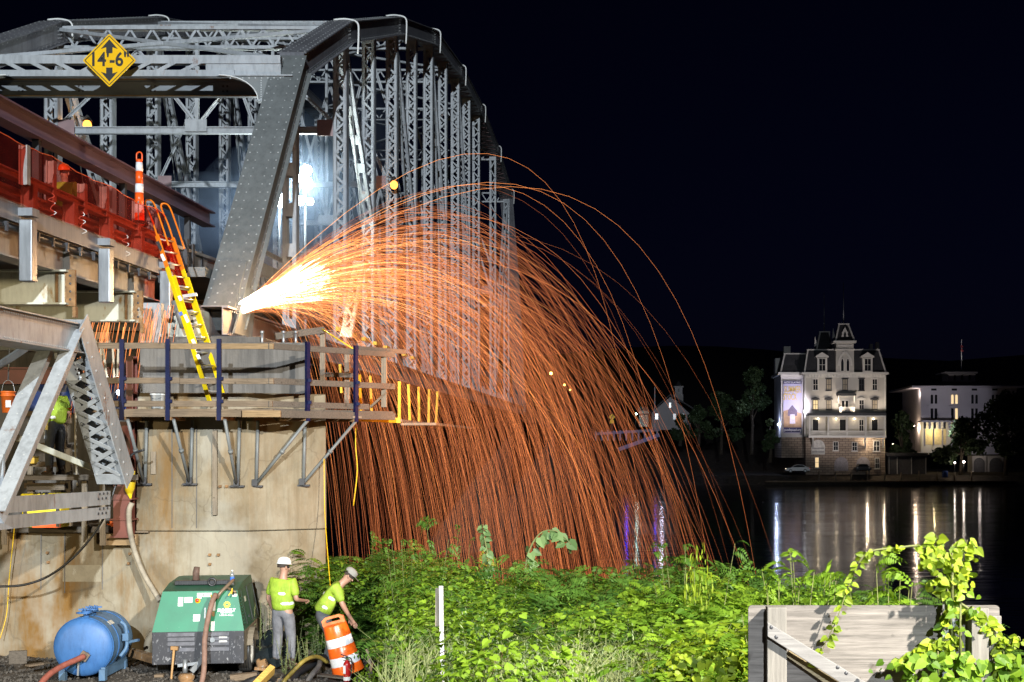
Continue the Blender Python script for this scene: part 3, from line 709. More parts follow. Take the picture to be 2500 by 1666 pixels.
# heavy cross beams at pier level behind (cream, bolted)
for (x0, x1, py_t, py_b, Y) in ((210, 272, 812, 842, 27.2), (20, 82, 830, 846, 27.2)):
    a_, b_ = P(x0, (py_t + py_b) / 2, Y), P(x1, (py_t + py_b) / 2, Y)
    mb = MB(); mb.bar(a_, b_, 0.2, (py_b - py_t) * Y / F); cbm = mb.build("end_connection", CREAM, app)
    rv = MB()
    for i in range(4): rv.rivet(a_.lerp(b_, 0.15 + 0.22 * i) + V((0, -0.11, -0.05)), (0, -1, 0), 0.035)
    rv.build("bolts", DARK, cbm, kind='stuff')
mb = MB(); mb.ibeam(P(-60, 918, 28.2), P(270, 918, 28.2), 0.34, 0.2, 0.03); mb.build("maroon_cross_beam", MAROON, app)
mb = MB(); mb.ibeam(P(-60, 850, 27.6), P(340, 846, 27.6), 0.12, 0.2, 0.02); mb.build("cross_beam", STEEL_D, app)
# pedestal column under the deck corner, by the ladder
mb = MB(); mb.box(V((-9.55, 27.3, 2.35)), (0.42, 0.3, 0.9)); mb.build("bearing_column", STEEL, app, bevel=0.01)
mb = MB(); mb.cyl(P(425, 735, 27.2), P(447, 800, 27.2), 0.06, n=10); mb.build("hydraulic_jack", STEEL_D, app)

# ================================================================== safety netting
m, nt, b = _nt("red_safety_netting")
b.inputs["Base Color"].default_value = (0.38, 0.016, 0.006, 1); b.inputs["Roughness"].default_value = 0.8
tr = nt.nodes.new("ShaderNodeBsdfTransparent"); tr.inputs[0].default_value = (1.0, 0.36, 0.28, 1)
tl = nt.nodes.new("ShaderNodeBsdfTranslucent"); tl.inputs[0].default_value = (0.45, 0.025, 0.009, 1)
ms0 = nt.nodes.new("ShaderNodeMixShader"); ms0.inputs[0].default_value = 0.45
ms = nt.nodes.new("ShaderNodeMixShader")
fz = noise(nt, 2.2, 4, (1, 1, 0.5), 0.6)
nt.links.new(ramp(nt, fz, [(0.35, 0.12), (0.7, 0.34)]), ms.inputs[0])
nt.links.new(b.outputs[0], ms0.inputs[1]); nt.links.new(tl.outputs[0], ms0.inputs[2])
nt.links.new(tr.outputs[0], ms.inputs[1]); nt.links.new(ms0.outputs[0], ms.inputs[2])
nt.links.new(ms.outputs[0], nt.nodes["Material Output"].inputs[0])
net = thing("safety_netting", "red translucent safety netting tied along the guard rail of the approach road", "netting", (-9.4, 24, 3.67))
def cloth(fn, nu, nv, name, mat, parent):
    mb = MB(); vs = [fn(i / nu, j / nv) for j in range(nv + 1) for i in range(nu + 1)]
    mb.add(vs, [(j * (nu + 1) + i, j * (nu + 1) + i + 1, (j + 1) * (nu + 1) + i + 1, (j + 1) * (nu + 1) + i) for j in range(nv) for i in range(nu)], True)
    return mb.build(name, mat, parent)
def netf(u, v):
    y = lerp(14, 27.5, u); top = 4.68 - 0.09 * abs(math.sin(y * 1.4)) - 0.03 * (y - 20) * (y > 20) / 4
    z = lerp(3.68, top, v)
    return (-9.40 + 0.035 * math.sin(y * 3.1 + v * 4) * v + 0.02 * math.sin(y * 9 + v * 3), y, z)
cloth(netf, 150, 10, "net_panel", m, net)
def netd(u, v):
    y = 27.5 + 0.9 * u * (0.35 + 0.65 * v ** 0.5); c = P(lerp(405, 470, 1 - v) + 12 * math.sin(u * 19) * 0.4 + (u - 0.5) * lerp(55, 22, v), lerp(800, 580, v), y)
    return (c.x, y + 0.05 * math.sin(u * 25 + v * 3), c.z)
cloth(netd, 40, 16, "hanging_end", m, net)
mb = MB(); mb.tube([netf(i / 60, 1.0) for i in range(61)], 0.008, 5); mb.build("edge_cord", pmat("orange_cord", (0.7, 0.1, 0.02), 0.6), net)
# white wire twisted on the rail
mb = MB()
for x0, y0 in ((138, 500), (212, 545), (318, 600)):
    Y = 9.36 * F / (CX - x0)
    mb.tube(catmull([P(x0 - 12 + 9 * math.sin(k * 2.4) + k * 0.5, y0 - 28 + k * 8, Y) for k in range(8)], 4), 0.006, 5)
mb.build("tie_wire", WHITEP, net)

# ================================================================== channelizer tube on the rail
ch_ = thing("traffic_tube", "slim orange and white reflective traffic tube standing on the guard rail", "traffic marker", (-9.55, 26.55, 4.22))
ORANGE = pmat("traffic_orange", (0.85, 0.10, 0.01), 0.35, 0, 0.06, 3)
REFW = pmat("reflective_white", (0.75, 0.75, 0.78), 0.3, 0, 0.06, 20)
zz = 4.22
for i, (h, w) in enumerate(((0.22, 0), (0.17, 1), (0.22, 0), (0.17, 1), (0.24, 0), (0.17, 1))):
    mb = MB(); r0 = 0.095 - 0.006 * i; mb.cyl((-9.55, 26.55, zz), (-9.55, 26.55, zz + h), r0 + (0.003 if w else 0), r0 - 0.004, 18); mb.build("white_band" if w else "orange_band", REFW if w else ORANGE, ch_); zz += h
mb = MB(); mb.cyl((-9.55, 26.55, zz), (-9.55, 26.55, zz + 0.06), 0.06, 0.045, 16); mb.tube(catmull([(-9.60, 26.55, zz + 0.03), (-9.60, 26.55, zz + 0.16), (-9.55, 26.55, zz + 0.2), (-9.50, 26.55, zz + 0.16), (-9.50, 26.55, zz + 0.03)], 4), 0.014, 6); mb.build("handle", ORANGE, ch_)
mb = MB(); mb.lathe([(0.17, 4.21), (0.17, 4.26), (0.1, 4.3), (0.0, 4.3)], Matrix.Translation((-9.55, 26.55, 0)), 16); mb.build("base", BLACKP, ch_)

# ================================================================== the concrete pier
m, nt, b = _nt("pier_concrete")
n1 = noise(nt, 0.9, 7, (1, 1, 0.6), 0.65); n2 = noise(nt, 7, 6, (1, 1, 0.07), 0.7, 'Object', (3, 1, 8)); n3 = noise(nt, 1.1, 6, (1.2, 1.2, 0.22), 0.72, 'Object', (11, 4, 2)); n4 = noise(nt, 26, 4)
c = ramp(nt, n1, [(0.3, (0.125, 0.097, 0.06)), (0.5, (0.225, 0.188, 0.13)), (0.72, (0.34, 0.30, 0.225))])
c = mix(nt, ramp(nt, n2, [(0.5, 0.0), (0.72, 0.5)]), c, (0.12, 0.085, 0.045))
sx_ = nt.nodes.new("ShaderNodeSeparateXYZ"); tco = nt.nodes.new("ShaderNodeTexCoord"); nt.links.new(tco.outputs['Object'], sx_.inputs[0])
mr = nt.nodes.new("ShaderNodeMapRange"); mr.inputs[1].default_value = -6.9; mr.inputs[2].default_value = -9.5; mr.inputs[3].default_value = 0.25; mr.inputs[4].default_value = 1.0
nt.links.new(sx_.outputs[0], mr.inputs[0])
st_ = mix(nt, 1.0, ramp(nt, n3, [(0.45, 0.0), (0.62, 0.9)]), mr.outputs[0], 'MULTIPLY')
c = mix(nt, st_, c, (0.19, 0.095, 0.02))
c = mix(nt, ramp(nt, n4, [(0.62, 0.0), (0.75, 0.5)]), c, (0.17, 0.14, 0.11))
vo = nt.nodes.new("ShaderNodeTexVoronoi"); vo.feature = 'DISTANCE_TO_EDGE'; vo.inputs["Scale"].default_value = 0.38
wv = nt.nodes.new("ShaderNodeVectorMath"); wv.operation = 'MULTIPLY_ADD'; dn = nt.nodes.new("ShaderNodeTexNoise"); dn.inputs["Scale"].default_value = 2.2; dn.inputs["Detail"].default_value = 5
nt.links.new(tco.outputs['Object'], dn.inputs[0]); nt.links.new(dn.outputs[1], wv.inputs[0]); wv.inputs[1].default_value = (0.7, 0.7, 0.7); nt.links.new(tco.outputs['Object'], wv.inputs[2]); nt.links.new(wv.outputs[0], vo.inputs[0])
c = mix(nt, ramp(nt, vo.outputs[0], [(0.0, 0.35), (0.008, 0.0)]), c, (0.09, 0.065, 0.04))
n5 = noise(nt, 0.55, 5, (1, 1, 0.8), 0.6, 'Object', (7, 7, 3)); c = mix(nt, ramp(nt, n5, [(0.52, 0.0), (0.60, 0.35)]), c, (0.42, 0.40, 0.34))
nt.links.new(c, b.inputs["Base Color"]); b.inputs["Roughness"].default_value = 0.9; b.inputs["Specular IOR Level"].default_value = 0.2
bump(nt, b, n4, 0.25, 0.015)
CONC = m
CONC_G = pmat("cap_concrete", (0.14, 0.13, 0.12), 0.9, 0, 0.35, 1.3, (1, 1, 0.25), bmp=0.35, bscale=18, grime=0.6, spec=0.2)
pier = thing("bridge_pier", "tall stained concrete pier with a pointed nose under the truss bearing", "pier", (-9, 26, -4))
def plan_block(name, plan, z0, z1, mat, batter=0.0, bevel=0.02):
    cx = sum(p[0] for p in plan) / len(plan); cy = sum(p[1] for p in plan) / len(plan); k = batter * (z1 - z0)
    lo = [V((p[0] + (0 if p[0] < -12 else math.copysign(k, p[0] - cx)), p[1] + math.copysign(k, p[1] - cy), z0)) for p in plan]; hi = [V((p[0], p[1], z1)) for p in plan]
    mb = MB(); n = len(plan); mb.add(lo + hi, [tuple(range(n - 1, -1, -1)), tuple(range(n, 2 * n))] + [(i, (i + 1) % n, n + (i + 1) % n, n + i) for i in range(n)])
    return mb.build(name, mat, pier, bevel=bevel)
nose = [(-7.18, 25.5), (-5.92, 26.2), (-6.15, 27.2), (-6.85, 29.7), (-7.3, 30.3)]
plan_block("lower_block", [(-18, 25.5)] + nose + [(-18, 30.3)], -9.5, -1.562, CONC, 0.012)
up_ = [(-9.21, 25.51)] + [(x - 0.0, y + 0.01) for x, y in nose] + [(-9.21, 30.3)]
plan_block("upper_block", up_, -1.55, 0.98, CONC, 0.008)
plan_block("joint_core", [(-9.1, 25.6), (-7.2, 25.6), (-6.2, 26.3), (-7.0, 29), (-9.1, 29.5)], -1.57, -1.54, CONC, 0, 0)
plan_block("cap_block", [(-9.4, 26.15), (-6.22, 26.15), (-6.95, 29.2), (-9.4, 29.2)], 0.982, 1.95, CONC_G, 0)
plan_block("bearing_pad", [(-9.3, 26.9), (-7.35, 26.9), (-7.35, 29), (-9.3, 29)], 1.952, 2.12, CONC_G, 0)
plan_block("back_wall", [(-18, 29.0), (-9.22, 29.0), (-9.22, 30.2), (-18, 30.2)], -1.55, 2.0, CONC_G, 0)
mb = MB(); mb.box((-8.3, 28.1, 2.16), (0.9, 0.8, 0.08)); mb.build("bearing_plate", DARK, pier)
# batten left on the wall, anchor bolts with rust
mb = MB(); mb.bar(P(525, 1050, 25.45), P(525, 1258, 25.45), 0.08, 0.05, (0, 1, 0)); mb.build("wall_batten", WOOD_Z, pier)
mb = MB(); mb.bar(P(375, 1103, 25.48), P(375, 1158, 25.48), 0.09, 0.03, (0, 1, 0)); mb.build("wall_batten", WOOD_Z, pier)
for (px, py) in ((538, 1188), (554, 1188), (513, 1355), (534, 1355), (513, 1378), (318, 1352), (315, 1376), (117, 1350), (119, 1373), (335, 1352)):
    c = P(px, py, 25.49); mb = MB(); mb.cyl(c + V((0, 0.02, 0)), c - V((0, 0.06, 0)), 0.022, n=8); mb.box(c - V((0, 0.01, 0)), (0.05, 0.02, 0.05)); mb.build("anchor_bolt", RUSTY, pier)
for px in (100, 158, 250, 420, 480, 690):
    mb = MB(); y0_ = 1302 if px < 335 else 1040
    pq = (P(px, y0_, 25.493), P(px, 1290, 25.493)) if px > 335 else (P(px, 1302, 25.488), P(px, 1440 + (px % 50), 25.488))
    if px > 605: continue
    mb.bar(pq[0], pq[1], 0.018, 0.006, (0, 1, 0)); mb.build("form_seam", CONC_G, pier)
# faint horizontal pour line and repair patch
mb = MB(); mb.box(P(200, 1408, 25.494), (0.7, 0.01, 0.42)); mb.build("repair_patch", pmat("repair_mortar", (0.27, 0.235, 0.17), 0.9, 0, 0.2, 3, bmp=0.3), pier)

# ================================================================== work platform on brackets round the pier
plat = thing("work_platform", "timber plank work platform with navy posts bracketed round the concrete pier", "platform", (-8, 25, -0.7))
PA, PB, PC = V((-9.9, 24.7, 0)), V((-6.62, 24.7, 0)), V((-4.8, 27.1, 0))
nrm2 = (PC - PB).cross(V((0, 0, 1))).normalized()
def plank(a, b, z, w, h, mat, parent=plat, name="plank"):
    mb = MB(); mb.bar(a + V((0, 0, z)), b + V((0, 0, z)), w, h); return mb.build(name, mat, parent, bevel=0.006)
def along(a, b, t): return a + (b - a) * t
# rails: top, middle, toe board; several boards end to end
for (z, jit) in ((1.785, 0.0), (1.165, 0.004), (0.755, 0.008)):
    t1 = 0.46 if z > 1.5 else (0.53 if z > 1 else 0.0)
    if t1:
        plank(along(PA, PB, 0.0), along(PA, PB, t1) - V((0.004, 0, 0)), z, 0.04, 0.105, WOOD_X, name="guard_board"); plank(along(PA, PB, t1), PB + V((0.12, 0.0, 0)), z - 0.012, 0.04, 0.10, WOOD_X2 if z > 1.5 else WOOD_X, name="guard_board")
    else: plank(PA + V((-0.1, 0, 0)), PB + V((0.1, 0, 0)), z, 0.04, 0.105, WOOD_X, name="guard_board")
    plank(PB + nrm2 * 0.03, along(PB, PC, 1.0 if z > 1 else 0.78) + nrm2 * 0.03, z - 0.004, 0.04, 0.11, WOOD_XG, name="guard_board")
plank(along(PB, PC, 0.72) - nrm2 * 0.05, along(PB, PC, 1.12) - nrm2 * 0.05, 1.86, 0.035, 0.09, WOOD_XG, name="guard_board")
for k in range(4):                                   # deck planks
    o = V((0.0, 0.09 + 0.19 * k, 0)); plank(PA + o + V((0.18 * (k % 2), 0, 0)), PB + o + V((0.1, 0, 0)), 0.64, 0.18, 0.045, (WOOD_X, WOOD_X2, WOOD_XG, WOOD_X)[k], name="deck_plank")
    o2 = -nrm2 * (0.09 + 0.19 * k); plank(PB + o2 + V((0.05, 0, 0)), PC + o2, 0.655, 0.18, 0.045, (WOOD_XG, WOOD_X, WOOD_X2, WOOD_XG)[k], name="deck_plank")
plank(PA + V((0.1, -0.02, 0)), PB + V((-0.45, -0.02, 0)), 0.585, 0.05, 0.13, WOOD_X, name="edge_board")
plank(PB + V((-0.43, -0.02, 0)), PB + V((0.25, -0.02, 0)), 0.575, 0.05, 0.12, WOOD_X2, name="edge_board")
plank(PB + nrm2 * 0.03 + V((0.1, 0, 0)), PC + nrm2 * 0.03, 0.575, 0.05, 0.13, WOOD_XG, name="edge_board")
brk = []
for px in (298, 410, 535): brk.append((P(px, 1000, 24.66), V((0, 1, 0))))
for t in (0.28, 0.66): brk.append((along(PB, PC, t) + nrm2 * 0.075, -nrm2))
wallY = {0: 25.47, 1: 25.47, 2: 25.47}
feet = [P(354, 1180, 25.47), P(465, 1180, 25.47), P(580, 1185, 25.47), P(625, 1185, 25.58), P(740, 1183, 25.98)]
for i, (p, inn) in enumerate(brk):
    p = V((p.x, p.y, 0))
    mb = MB(); mb.bar(p + V((0, 0, 0.46)), p + V((0, 0, 1.9)), 0.075, 0.06, inn); mb.box(p + V((0.04, 0, 1.2)), (0.07, 0.05, 0.06)); mb.box(p + V((0.04, 0, 0.8)), (0.07, 0.05, 0.06)); mb.build("navy_post", NAVY, plat)
    f = feet[i]; inx = V((f.x, f.y, 0)); hd_ = (V((p.x, p.y, 0)) - inx)
    mb = MB(); mb.bar(p + V((0, 0, 0.50)), p + inn * 0.8 + V((0, 0, 0.50)), 0.12, 0.07); mb.build("bracket_beam", RUSTY, plat)
    mb = MB(); mb.bar(p + V((0.03, 0, 0.55)), p + inn * 0.75 + V((0.03, 0, 0.55)), 0.22, 0.04); mb.build("joist", WOOD_Y, plat)
    mb = MB(); mb.cyl(V((f.x + 0.02, f.y - 0.05, f.z)), V((f.x + 0.05, f.y - 0.05, 0.48)), 0.032, n=10); mb.build("bracket_tube", STEEL_D, plat)
    mb = MB(); q = p + V((0.1 if i < 3 else 0, 0, 0.47)); mb.cyl(V((f.x, f.y - 0.06, f.z)), q, 0.03, n=10); mb.cyl(V((f.x, f.y - 0.06, f.z)).lerp(q, 0.5), V((f.x, f.y - 0.06, f.z)).lerp(q, 0.54), 0.045, n=10); mb.build("bracket_tube", STEEL_D, plat)
    mb = MB(); mb.box(f + V((0, -0.02, -0.02)), (0.26, 0.06, 0.035)); mb.box(f + V((0, -0.06, 0.05)), (0.1, 0.08, 0.12)); mb.build("foot_plate", DARK, plat)
# grey uprights and cap timbers at the outer end
for (px, y0, y1, Y, mt) in ((938, 862, 995, 26.95, WOOD_Z), (848, 862, 985, 27.6, WOOD_Z), (788, 808, 930, 27.4, WOOD_Z)):
    mb = MB(); mb.bar(P(px, y1, Y), P(px, y0, Y), 0.10, 0.09, (0, 1, 0)); mb.build("timber_post", mt, plat, bevel=0.006)
plank(P(672, 822, 26.9) * 1.0, P(792, 806, 27.35), 0, 0.09, 0.13, WOOD_XG, name="cap_timber")
plank(P(795, 915, 27.4), P(862, 917, 27.4), 0, 0.05, 0.09, WOOD_XG, name="guard_board")
mb = MB(); mb.bar(P(905, 995, 26.95), P(945, 958, 26.95), 0.04, 0.12, (0, 1, 0)); mb.build("knee_brace", WOOD_X, plat)
for px in (640, 692, 722):
    mb = MB(); mb.cyl(P(px, 852, 26.95), P(px, 812, 26.95), 0.03, n=8); mb.cyl(P(px, 815, 26.95), P(px, 808, 26.95), 0.045, n=6); mb.build("threaded_rod", GALV, plat)
mb = MB(); mb.tube([P(785, 803, 27.3), P(862, 852, 27.0)], 0.016, 6); mb.build("yellow_strap", YELLOW, plat)
# yellow catwalk railing beyond the nose of the pier
cw = thing("yellow_railing", "yellow steel catwalk railing running off behind the sparks beside the platform", "railing", (-4.8, 27.5, 0.5))
mb = MB(); mb.bar(P(842, 1022, 27.5), P(978, 1027, 27.5), 0.06, 0.10); mb.build("toe_angle", YELLOW, cw)
mb = MB(); mb.bar(P(978, 1027, 27.5), V((P(978, 1027, 27.5).x, 33.5, 0.5)), 0.04, 0.05); mb.build("walkway_edge", STEEL_D, cw)
mb = MB(); mb.bar(V((P(978, 1027, 27.5).x + 0.35, 27.5, 0.44)), V((P(978, 1027, 27.5).x + 0.35, 33.5, 0.44)), 0.7, 0.05); mb.build("walkway_planks", WOOD_Y, cw)
xr = P(975, 1000, 27.5).x
for k in range(5):
    y = 27.5 + 1.25 * k; mb = MB(); mb.bar((xr + 0.02 * math.sin(k * 3), y, 0.5), (xr + 0.03 * math.sin(k * 5), y, 1.28), 0.05, 0.05, (0, 1, 0)); mb.build("railing_post", YELLOW, cw)
for (px, a, b2) in ((880, 915, 1015), (906, 918, 1020), (846, 900, 985), (832, 890, 960)):
    mb = MB(); mb.bar(P(px + 2, b2, 27.7), P(px - 2, a, 27.7), 0.045, 0.045, (0, 1, 0)); mb.build("railing_post", YELLOW, cw)

# ================================================================== extension ladder
ldr = thing("extension_ladder", "yellow fibreglass extension ladder with orange tip leaning from platform to road deck", "ladder", P(522, 985, 25.3))
LY = pmat("ladder_yellow", (0.78, 0.56, 0.005), 0.38, 0, 0.08, 5); LO = pmat("ladder_orange", (0.80, 0.20, 0.01), 0.38, 0, 0.08, 5); ALU = pmat("aluminium", (0.62, 0.63, 0.64), 0.35, 0.7, 0.15, 8)
lb, ltp = P(514, 988, 25.3), P(383, 575, 26.9)
rung = V((0.17, 0.40, 0.0)); ax_ = (ltp - lb).normalized(); nn = ax_.cross(rung).normalized()
if nn.y > 0: nn = -nn
def rail(a, b, mat, w=0.085, name="side_rail"):
    mb = MB(); mb.bar(a, b, 0.03, w, ax_.cross(nn).cross(ax_)); return mb.build(name, mat, ldr, bevel=0.005)
Ll = (ltp - lb).length; cut = 0.80
for i, o in enumerate((V((0, 0, 0)), rung)):
    rail(lb + o, lb + o + ax_ * Ll * cut, LY); rail(lb + o + ax_ * Ll * cut, ltp + o, LO)
    off = nn * 0.07 + rung * (0.06 if i == 0 else -0.06)      # fly section in front, from 1.2 m up
    rail(lb + o + off + ax_ * 1.25, lb + o + off + ax_ * (Ll * cut - 0.25), LY, 0.07)
for k in range(1, 14):
    c = lb + ax_ * (0.3 * k)
    if 0.3 * k < Ll: mb = MB(); mb.cyl(c, c + rung, 0.018, n=8); mb.build("rung", ALU, ldr)
    if 1.3 < 0.3 * k < Ll * cut - 0.3: mb = MB(); mb.cyl(c + nn * 0.07 + rung * 0.06, c + nn * 0.07 + rung * 0.94, 0.018, n=8); mb.build("rung", ALU, ldr)
for o in (V((0, 0, 0)), rung):                        # walk-through hand loops
    a_ = ltp + o; mb = MB()
    mb.tube(catmull([a_ - ax_ * 0.3, a_ + ax_ * 0.35, a_ + ax_ * 0.80 + V((-0.03, 0, 0)), a_ + ax_ * 0.90 + V((0.05, 0, 0)), a_ + ax_ * 0.80 + V((0.14, 0, 0)), a_ + ax_ * 0.30 + V((0.16, 0, 0)), a_ - ax_ * 0.25 + V((0.16, 0.02, 0))], 6), 0.017, 8); mb.build("hand_loop", LO, ldr)
for (t, m_, hgt, f) in ((0.93, BLACKP, 0.2, 1), (0.86, WHITEP, 0.14, 1), (0.60, WHITEP, 0.1, 0), (0.48, WHITEP, 0.16, 0), (0.33, WHITEP, 0.2, 0), (0.245, WHITEP, 0.18, 0), (0.52, pmat("blue_label", (0.05, 0.12, 0.5)), 0.07, 1)):
    c = lb + ax_ * Ll * t + nn * (0.05 if f else 0.113) + (rung if f else V((0, 0, 0))) * (1 if t > 0.7 else 0.0) + rung * (0.06 if not f else 0)
    R = Matrix((rung.normalized(), -nn, ax_)).transposed(); c = lb + ax_ * Ll * t + V((0.0, -0.055, 0.0)) + (nn * 0.07 + rung * 0.06 if not f else V((0, 0, 0)))
    mb = MB(); mb.box(c, (0.06, 0.004, hgt), Matrix((V((1, 0, 0)), V((0, 1, 0)), V((0, 0, 1)))).transposed() @ Matrix.Rotation(math.atan2(ax_.x, ax_.z), 3, 'Y')); mb.build("label_plate", m_, ldr)
c = lb + ax_ * Ll * 0.62; mb = MB(); mb.box(c + rung * 0.5 + nn * 0.09, (0.36, 0.03, 0.06), Matrix.Rotation(-0.15, 3, 'Y')); mb.build("guide_bracket", ALU, ldr)
# ================================================================== things in the recess beside the pier, under the approach span
MTX = WOOD_X
scf = thing("timber_scaffold", "rough timber scaffold standing in the dark recess left of the pier", "scaffold", P(110, 1290, 26.5))
def tb(a, b, w=0.09, h=0.09, up=(0, 1, 0), mat=None, name="timber", parent=None):
    mb = MB(); mb.bar(a, b, w, h, up); return mb.build(name, mat or WOOD_Z, parent or scf, bevel=0.004)
for px, y0 in ((76, 1030), (156, 985), (168, 1085)): tb(P(px, 1285, 26.5), P(px, y0, 26.5), 0.11, 0.09, name="upright")
for (x0, x1, y) in ((95, 165, 979), (75, 175, 1028), (70, 165, 1088), (80, 150, 1134), (60, 160, 1186), (60, 160, 1010)): tb(P(x0, y, 26.4), P(x1, y, 26.4), 0.04, 0.10, (0, 0, 1), WOOD_X, "ledger")
shelf = thing("timber_ledge", "grey timber ledge and rail fixed on top of the stained lower wall", "timber ledge", P(170, 1320, 25.4))
for (a, b, w, h, n) in ((P(30, 1293, 25.35), P(262, 1293, 25.35), 0.12, 0.11, "ledger"), (P(15, 1166, 24.95), P(337, 1166, 24.95), 0.05, 0.10, "rail_board"), (P(66, 1190, 25.3), P(158, 1190, 25.3), 0.05, 0.10, "rail_board")):
    tb(a, b, w, h, (0, 0, 1), WOOD_XG, n, shelf)
for (px, y0, y1, w) in ((207, 1160, 1325, 0.10), (251, 1158, 1332, 0.10), (10, 1175, 1330, 0.08)): tb(P(px, y1, 25.2), P(px, y0, 25.2), w, 0.05, (0, 1, 0), WOOD_Z, "upright", shelf)
tb(P(258, 1318, 25.3), P(335, 1318, 25.3), 0.1, 0.20, (0, 0, 1), WOOD_X2, "block", shelf)
mb = MB(); mb.box(P(170, 1292, 26.3), (3.6, 1.8, 0.03)); mb.build("ply_floor", WOOD_X, shelf)
for (px, w) in ((303, 0.30), (322, 0.12)):
    cl = thing("steel_column", ("wide" if w > 0.2 else "narrow") + " maroon steel column rising from the timber ledge beside the pier corner", "column", P(px, 1312, 25.25 + (0.25 if w < 0.2 else 0)))
    Yc = 25.25 + (0.25 if w < 0.2 else 0)
    mb = MB(); mb.ibeam(P(px, 1310, Yc), P(px, 870 if w < 0.2 else 1030, Yc), 0.25, w, 0.025, (0, 1, 0)); mb.build("shaft", MAROON, cl)
    for yy in ((1310, 1268, 1218) if w > 0.2 else (1310,)):
        mb = MB(); mb.box(P(px, yy, Yc), (w + 0.1, 0.32, 0.03)); mb.build("flange_plate", MAROON, cl)
# blue tarp
tp = MB(); tv = []
for j in range(9):
    for i in range(21):
        p = P(lerp(60, 330, i / 20), lerp(915, 1010, j / 8), 28.6); tv.append((p.x, 28.6 + 0.06 * math.sin(i * 1.7 + j * 0.6), p.z + 0.03 * math.sin(i)))
tp.add(tv, [(j * 21 + i, j * 21 + i + 1, (j + 1) * 21 + i + 1, (j + 1) * 21 + i) for j in range(8) for i in range(20)], True)
tag(tp.build("blue_tarpaulin", pmat("blue_tarp", (0.02, 0.06, 0.28), 0.4, 0, 0.3, 3, bmp=0.3, bscale=5)), "crumpled blue tarpaulin hung at the back of the recess", "tarpaulin")
# ropes
RP = pmat("rope_fibre", (0.42, 0.36, 0.27), 0.9, 0, 0.25, 60)
def rope(name, label, pts, r, mat, cat="rope", group=None):
    mb = MB(); mb.tube(catmull(pts, 6), r, 7); return tag(mb.build(name, mat), label, cat, group)
for i, (px, y1, w) in enumerate(((246, 925, 0), (255, 922, 6), (277, 922, 2), (288, 920, -1))):
    rope("hanging_rope", ("leftmost", "second from left", "third from left", "rightmost")[i] + " of four pale ropes hanging in the recess by the navy post", [P(px - w, 845, 25.9), P(px, 880, 25.9), P(px + w * 0.5, y1 - 20, 25.9), P(px + w, y1, 25.9)], 0.022, RP, group="ropes hanging in the recess")
rope("lashing_rope", "twisted rope hanging beside the timber scaffold over the ledge", [P(185, 990, 25.7), P(184, 1080, 25.7), P(187, 1150, 25.7), P(190, 1190, 25.7)], 0.02, RP)
# hard plastic things
bk = thing("orange_bucket", "orange plastic bucket hung on a chain behind the deck truss diagonal", "bucket", P(20, 1008, 24.0))
c = P(20, 1008, 24.0); Mx = Matrix.Translation(c)
OB = pmat("bucket_orange", (0.75, 0.15, 0.02), 0.45, 0, 0.1, 3)
mb = MB(); mb.lathe([(0.0, 0.0), (0.095, 0.0), (0.115, 0.28), (0.125, 0.28), (0.125, 0.31), (0.115, 0.31), (0.115, 0.34), (0.123, 0.34), (0.123, 0.37), (0.108, 0.37), (0.09, 0.02), (0.0, 0.02)], Mx, 20); mb.build("shell", OB, bk)
mb = MB(); mb.tube(catmull([c + V((-0.12, 0, 0.32)), c + V((-0.08, 0, 0.5)), c + V((0, 0, 0.56)), c + V((0.08, 0, 0.5)), c + V((0.12, 0, 0.32))], 4), 0.006, 5); mb.tube([c + V((0, 0, 0.56)), c + V((0.02, 0, 1.1))], 0.012, 5); mb.build("handle", GALV, bk)
mb = MB(); mb.box(c + V((0.05, -0.107, 0.15)), (0.09, 0.01, 0.12)); mb.build("label_patch", WHITEP, bk)
wb = thing("white_bucket", "white plastic bucket standing on the platform between two navy posts", "bucket", P(388, 992, 25.35)); c = V((P(388, 992, 25.35).x, 25.3, 0.665)); Mx = Matrix.Translation(c)
mb = MB(); mb.lathe([(0.0, 0.0), (0.11, 0.0), (0.13, 0.26), (0.14, 0.26), (0.14, 0.29), (0.12, 0.29), (0.1, 0.02), (0.0, 0.02)], Mx, 20); mb.build("shell", WHITEP, wb)
mb = MB(); mb.tube(catmull([c + V((-0.13, 0, 0.27)), c + V((-0.06, -0.12, 0.2)), c + V((0.06, -0.12, 0.2)), c + V((0.13, 0, 0.27))], 4), 0.005, 5); mb.build("handle", GALV, wb)
sb = thing("yellow_equipment_case", "yellow equipment case with black straps half hidden behind the bottom chord", "case", P(110, 1292, 24.9))
SY = pmat("case_yellow", (0.80, 0.62, 0.02), 0.4, 0, 0.08, 3)
c = P(112, 1247, 25.0); mb = MB(); mb.box(c + V((0, 0, -0.03)), (0.70, 0.4, 0.52)); mb.build("body", SY, sb, bevel=0.03)
mb = MB(); mb.box(c + V((0, 0, 0.27)), (0.74, 0.44, 0.08)); lid = mb.build("lid", SY, sb, bevel=0.03)
text("lettering", "SAFE", 0.13, c + V((0.0, -0.19, 0.318)), (math.radians(20), 0, 0), SIGN_K, lid, 0.002, bold=0.004)
for dx in (0.3, -0.28): mb = MB(); mb.box(c + V((dx, -0.207, -0.03)), (0.06, 0.014, 0.5)); mb.build("strap", BLACKP, sb)
mb = MB(); mb.box(c + V((0.1, -0.207, -0.26)), (0.5, 0.012, 0.07)); mb.build("orange_trim", ORANGE, sb)
OC = pmat("orange_cord_rubber", (0.80, 0.14, 0.02), 0.5)
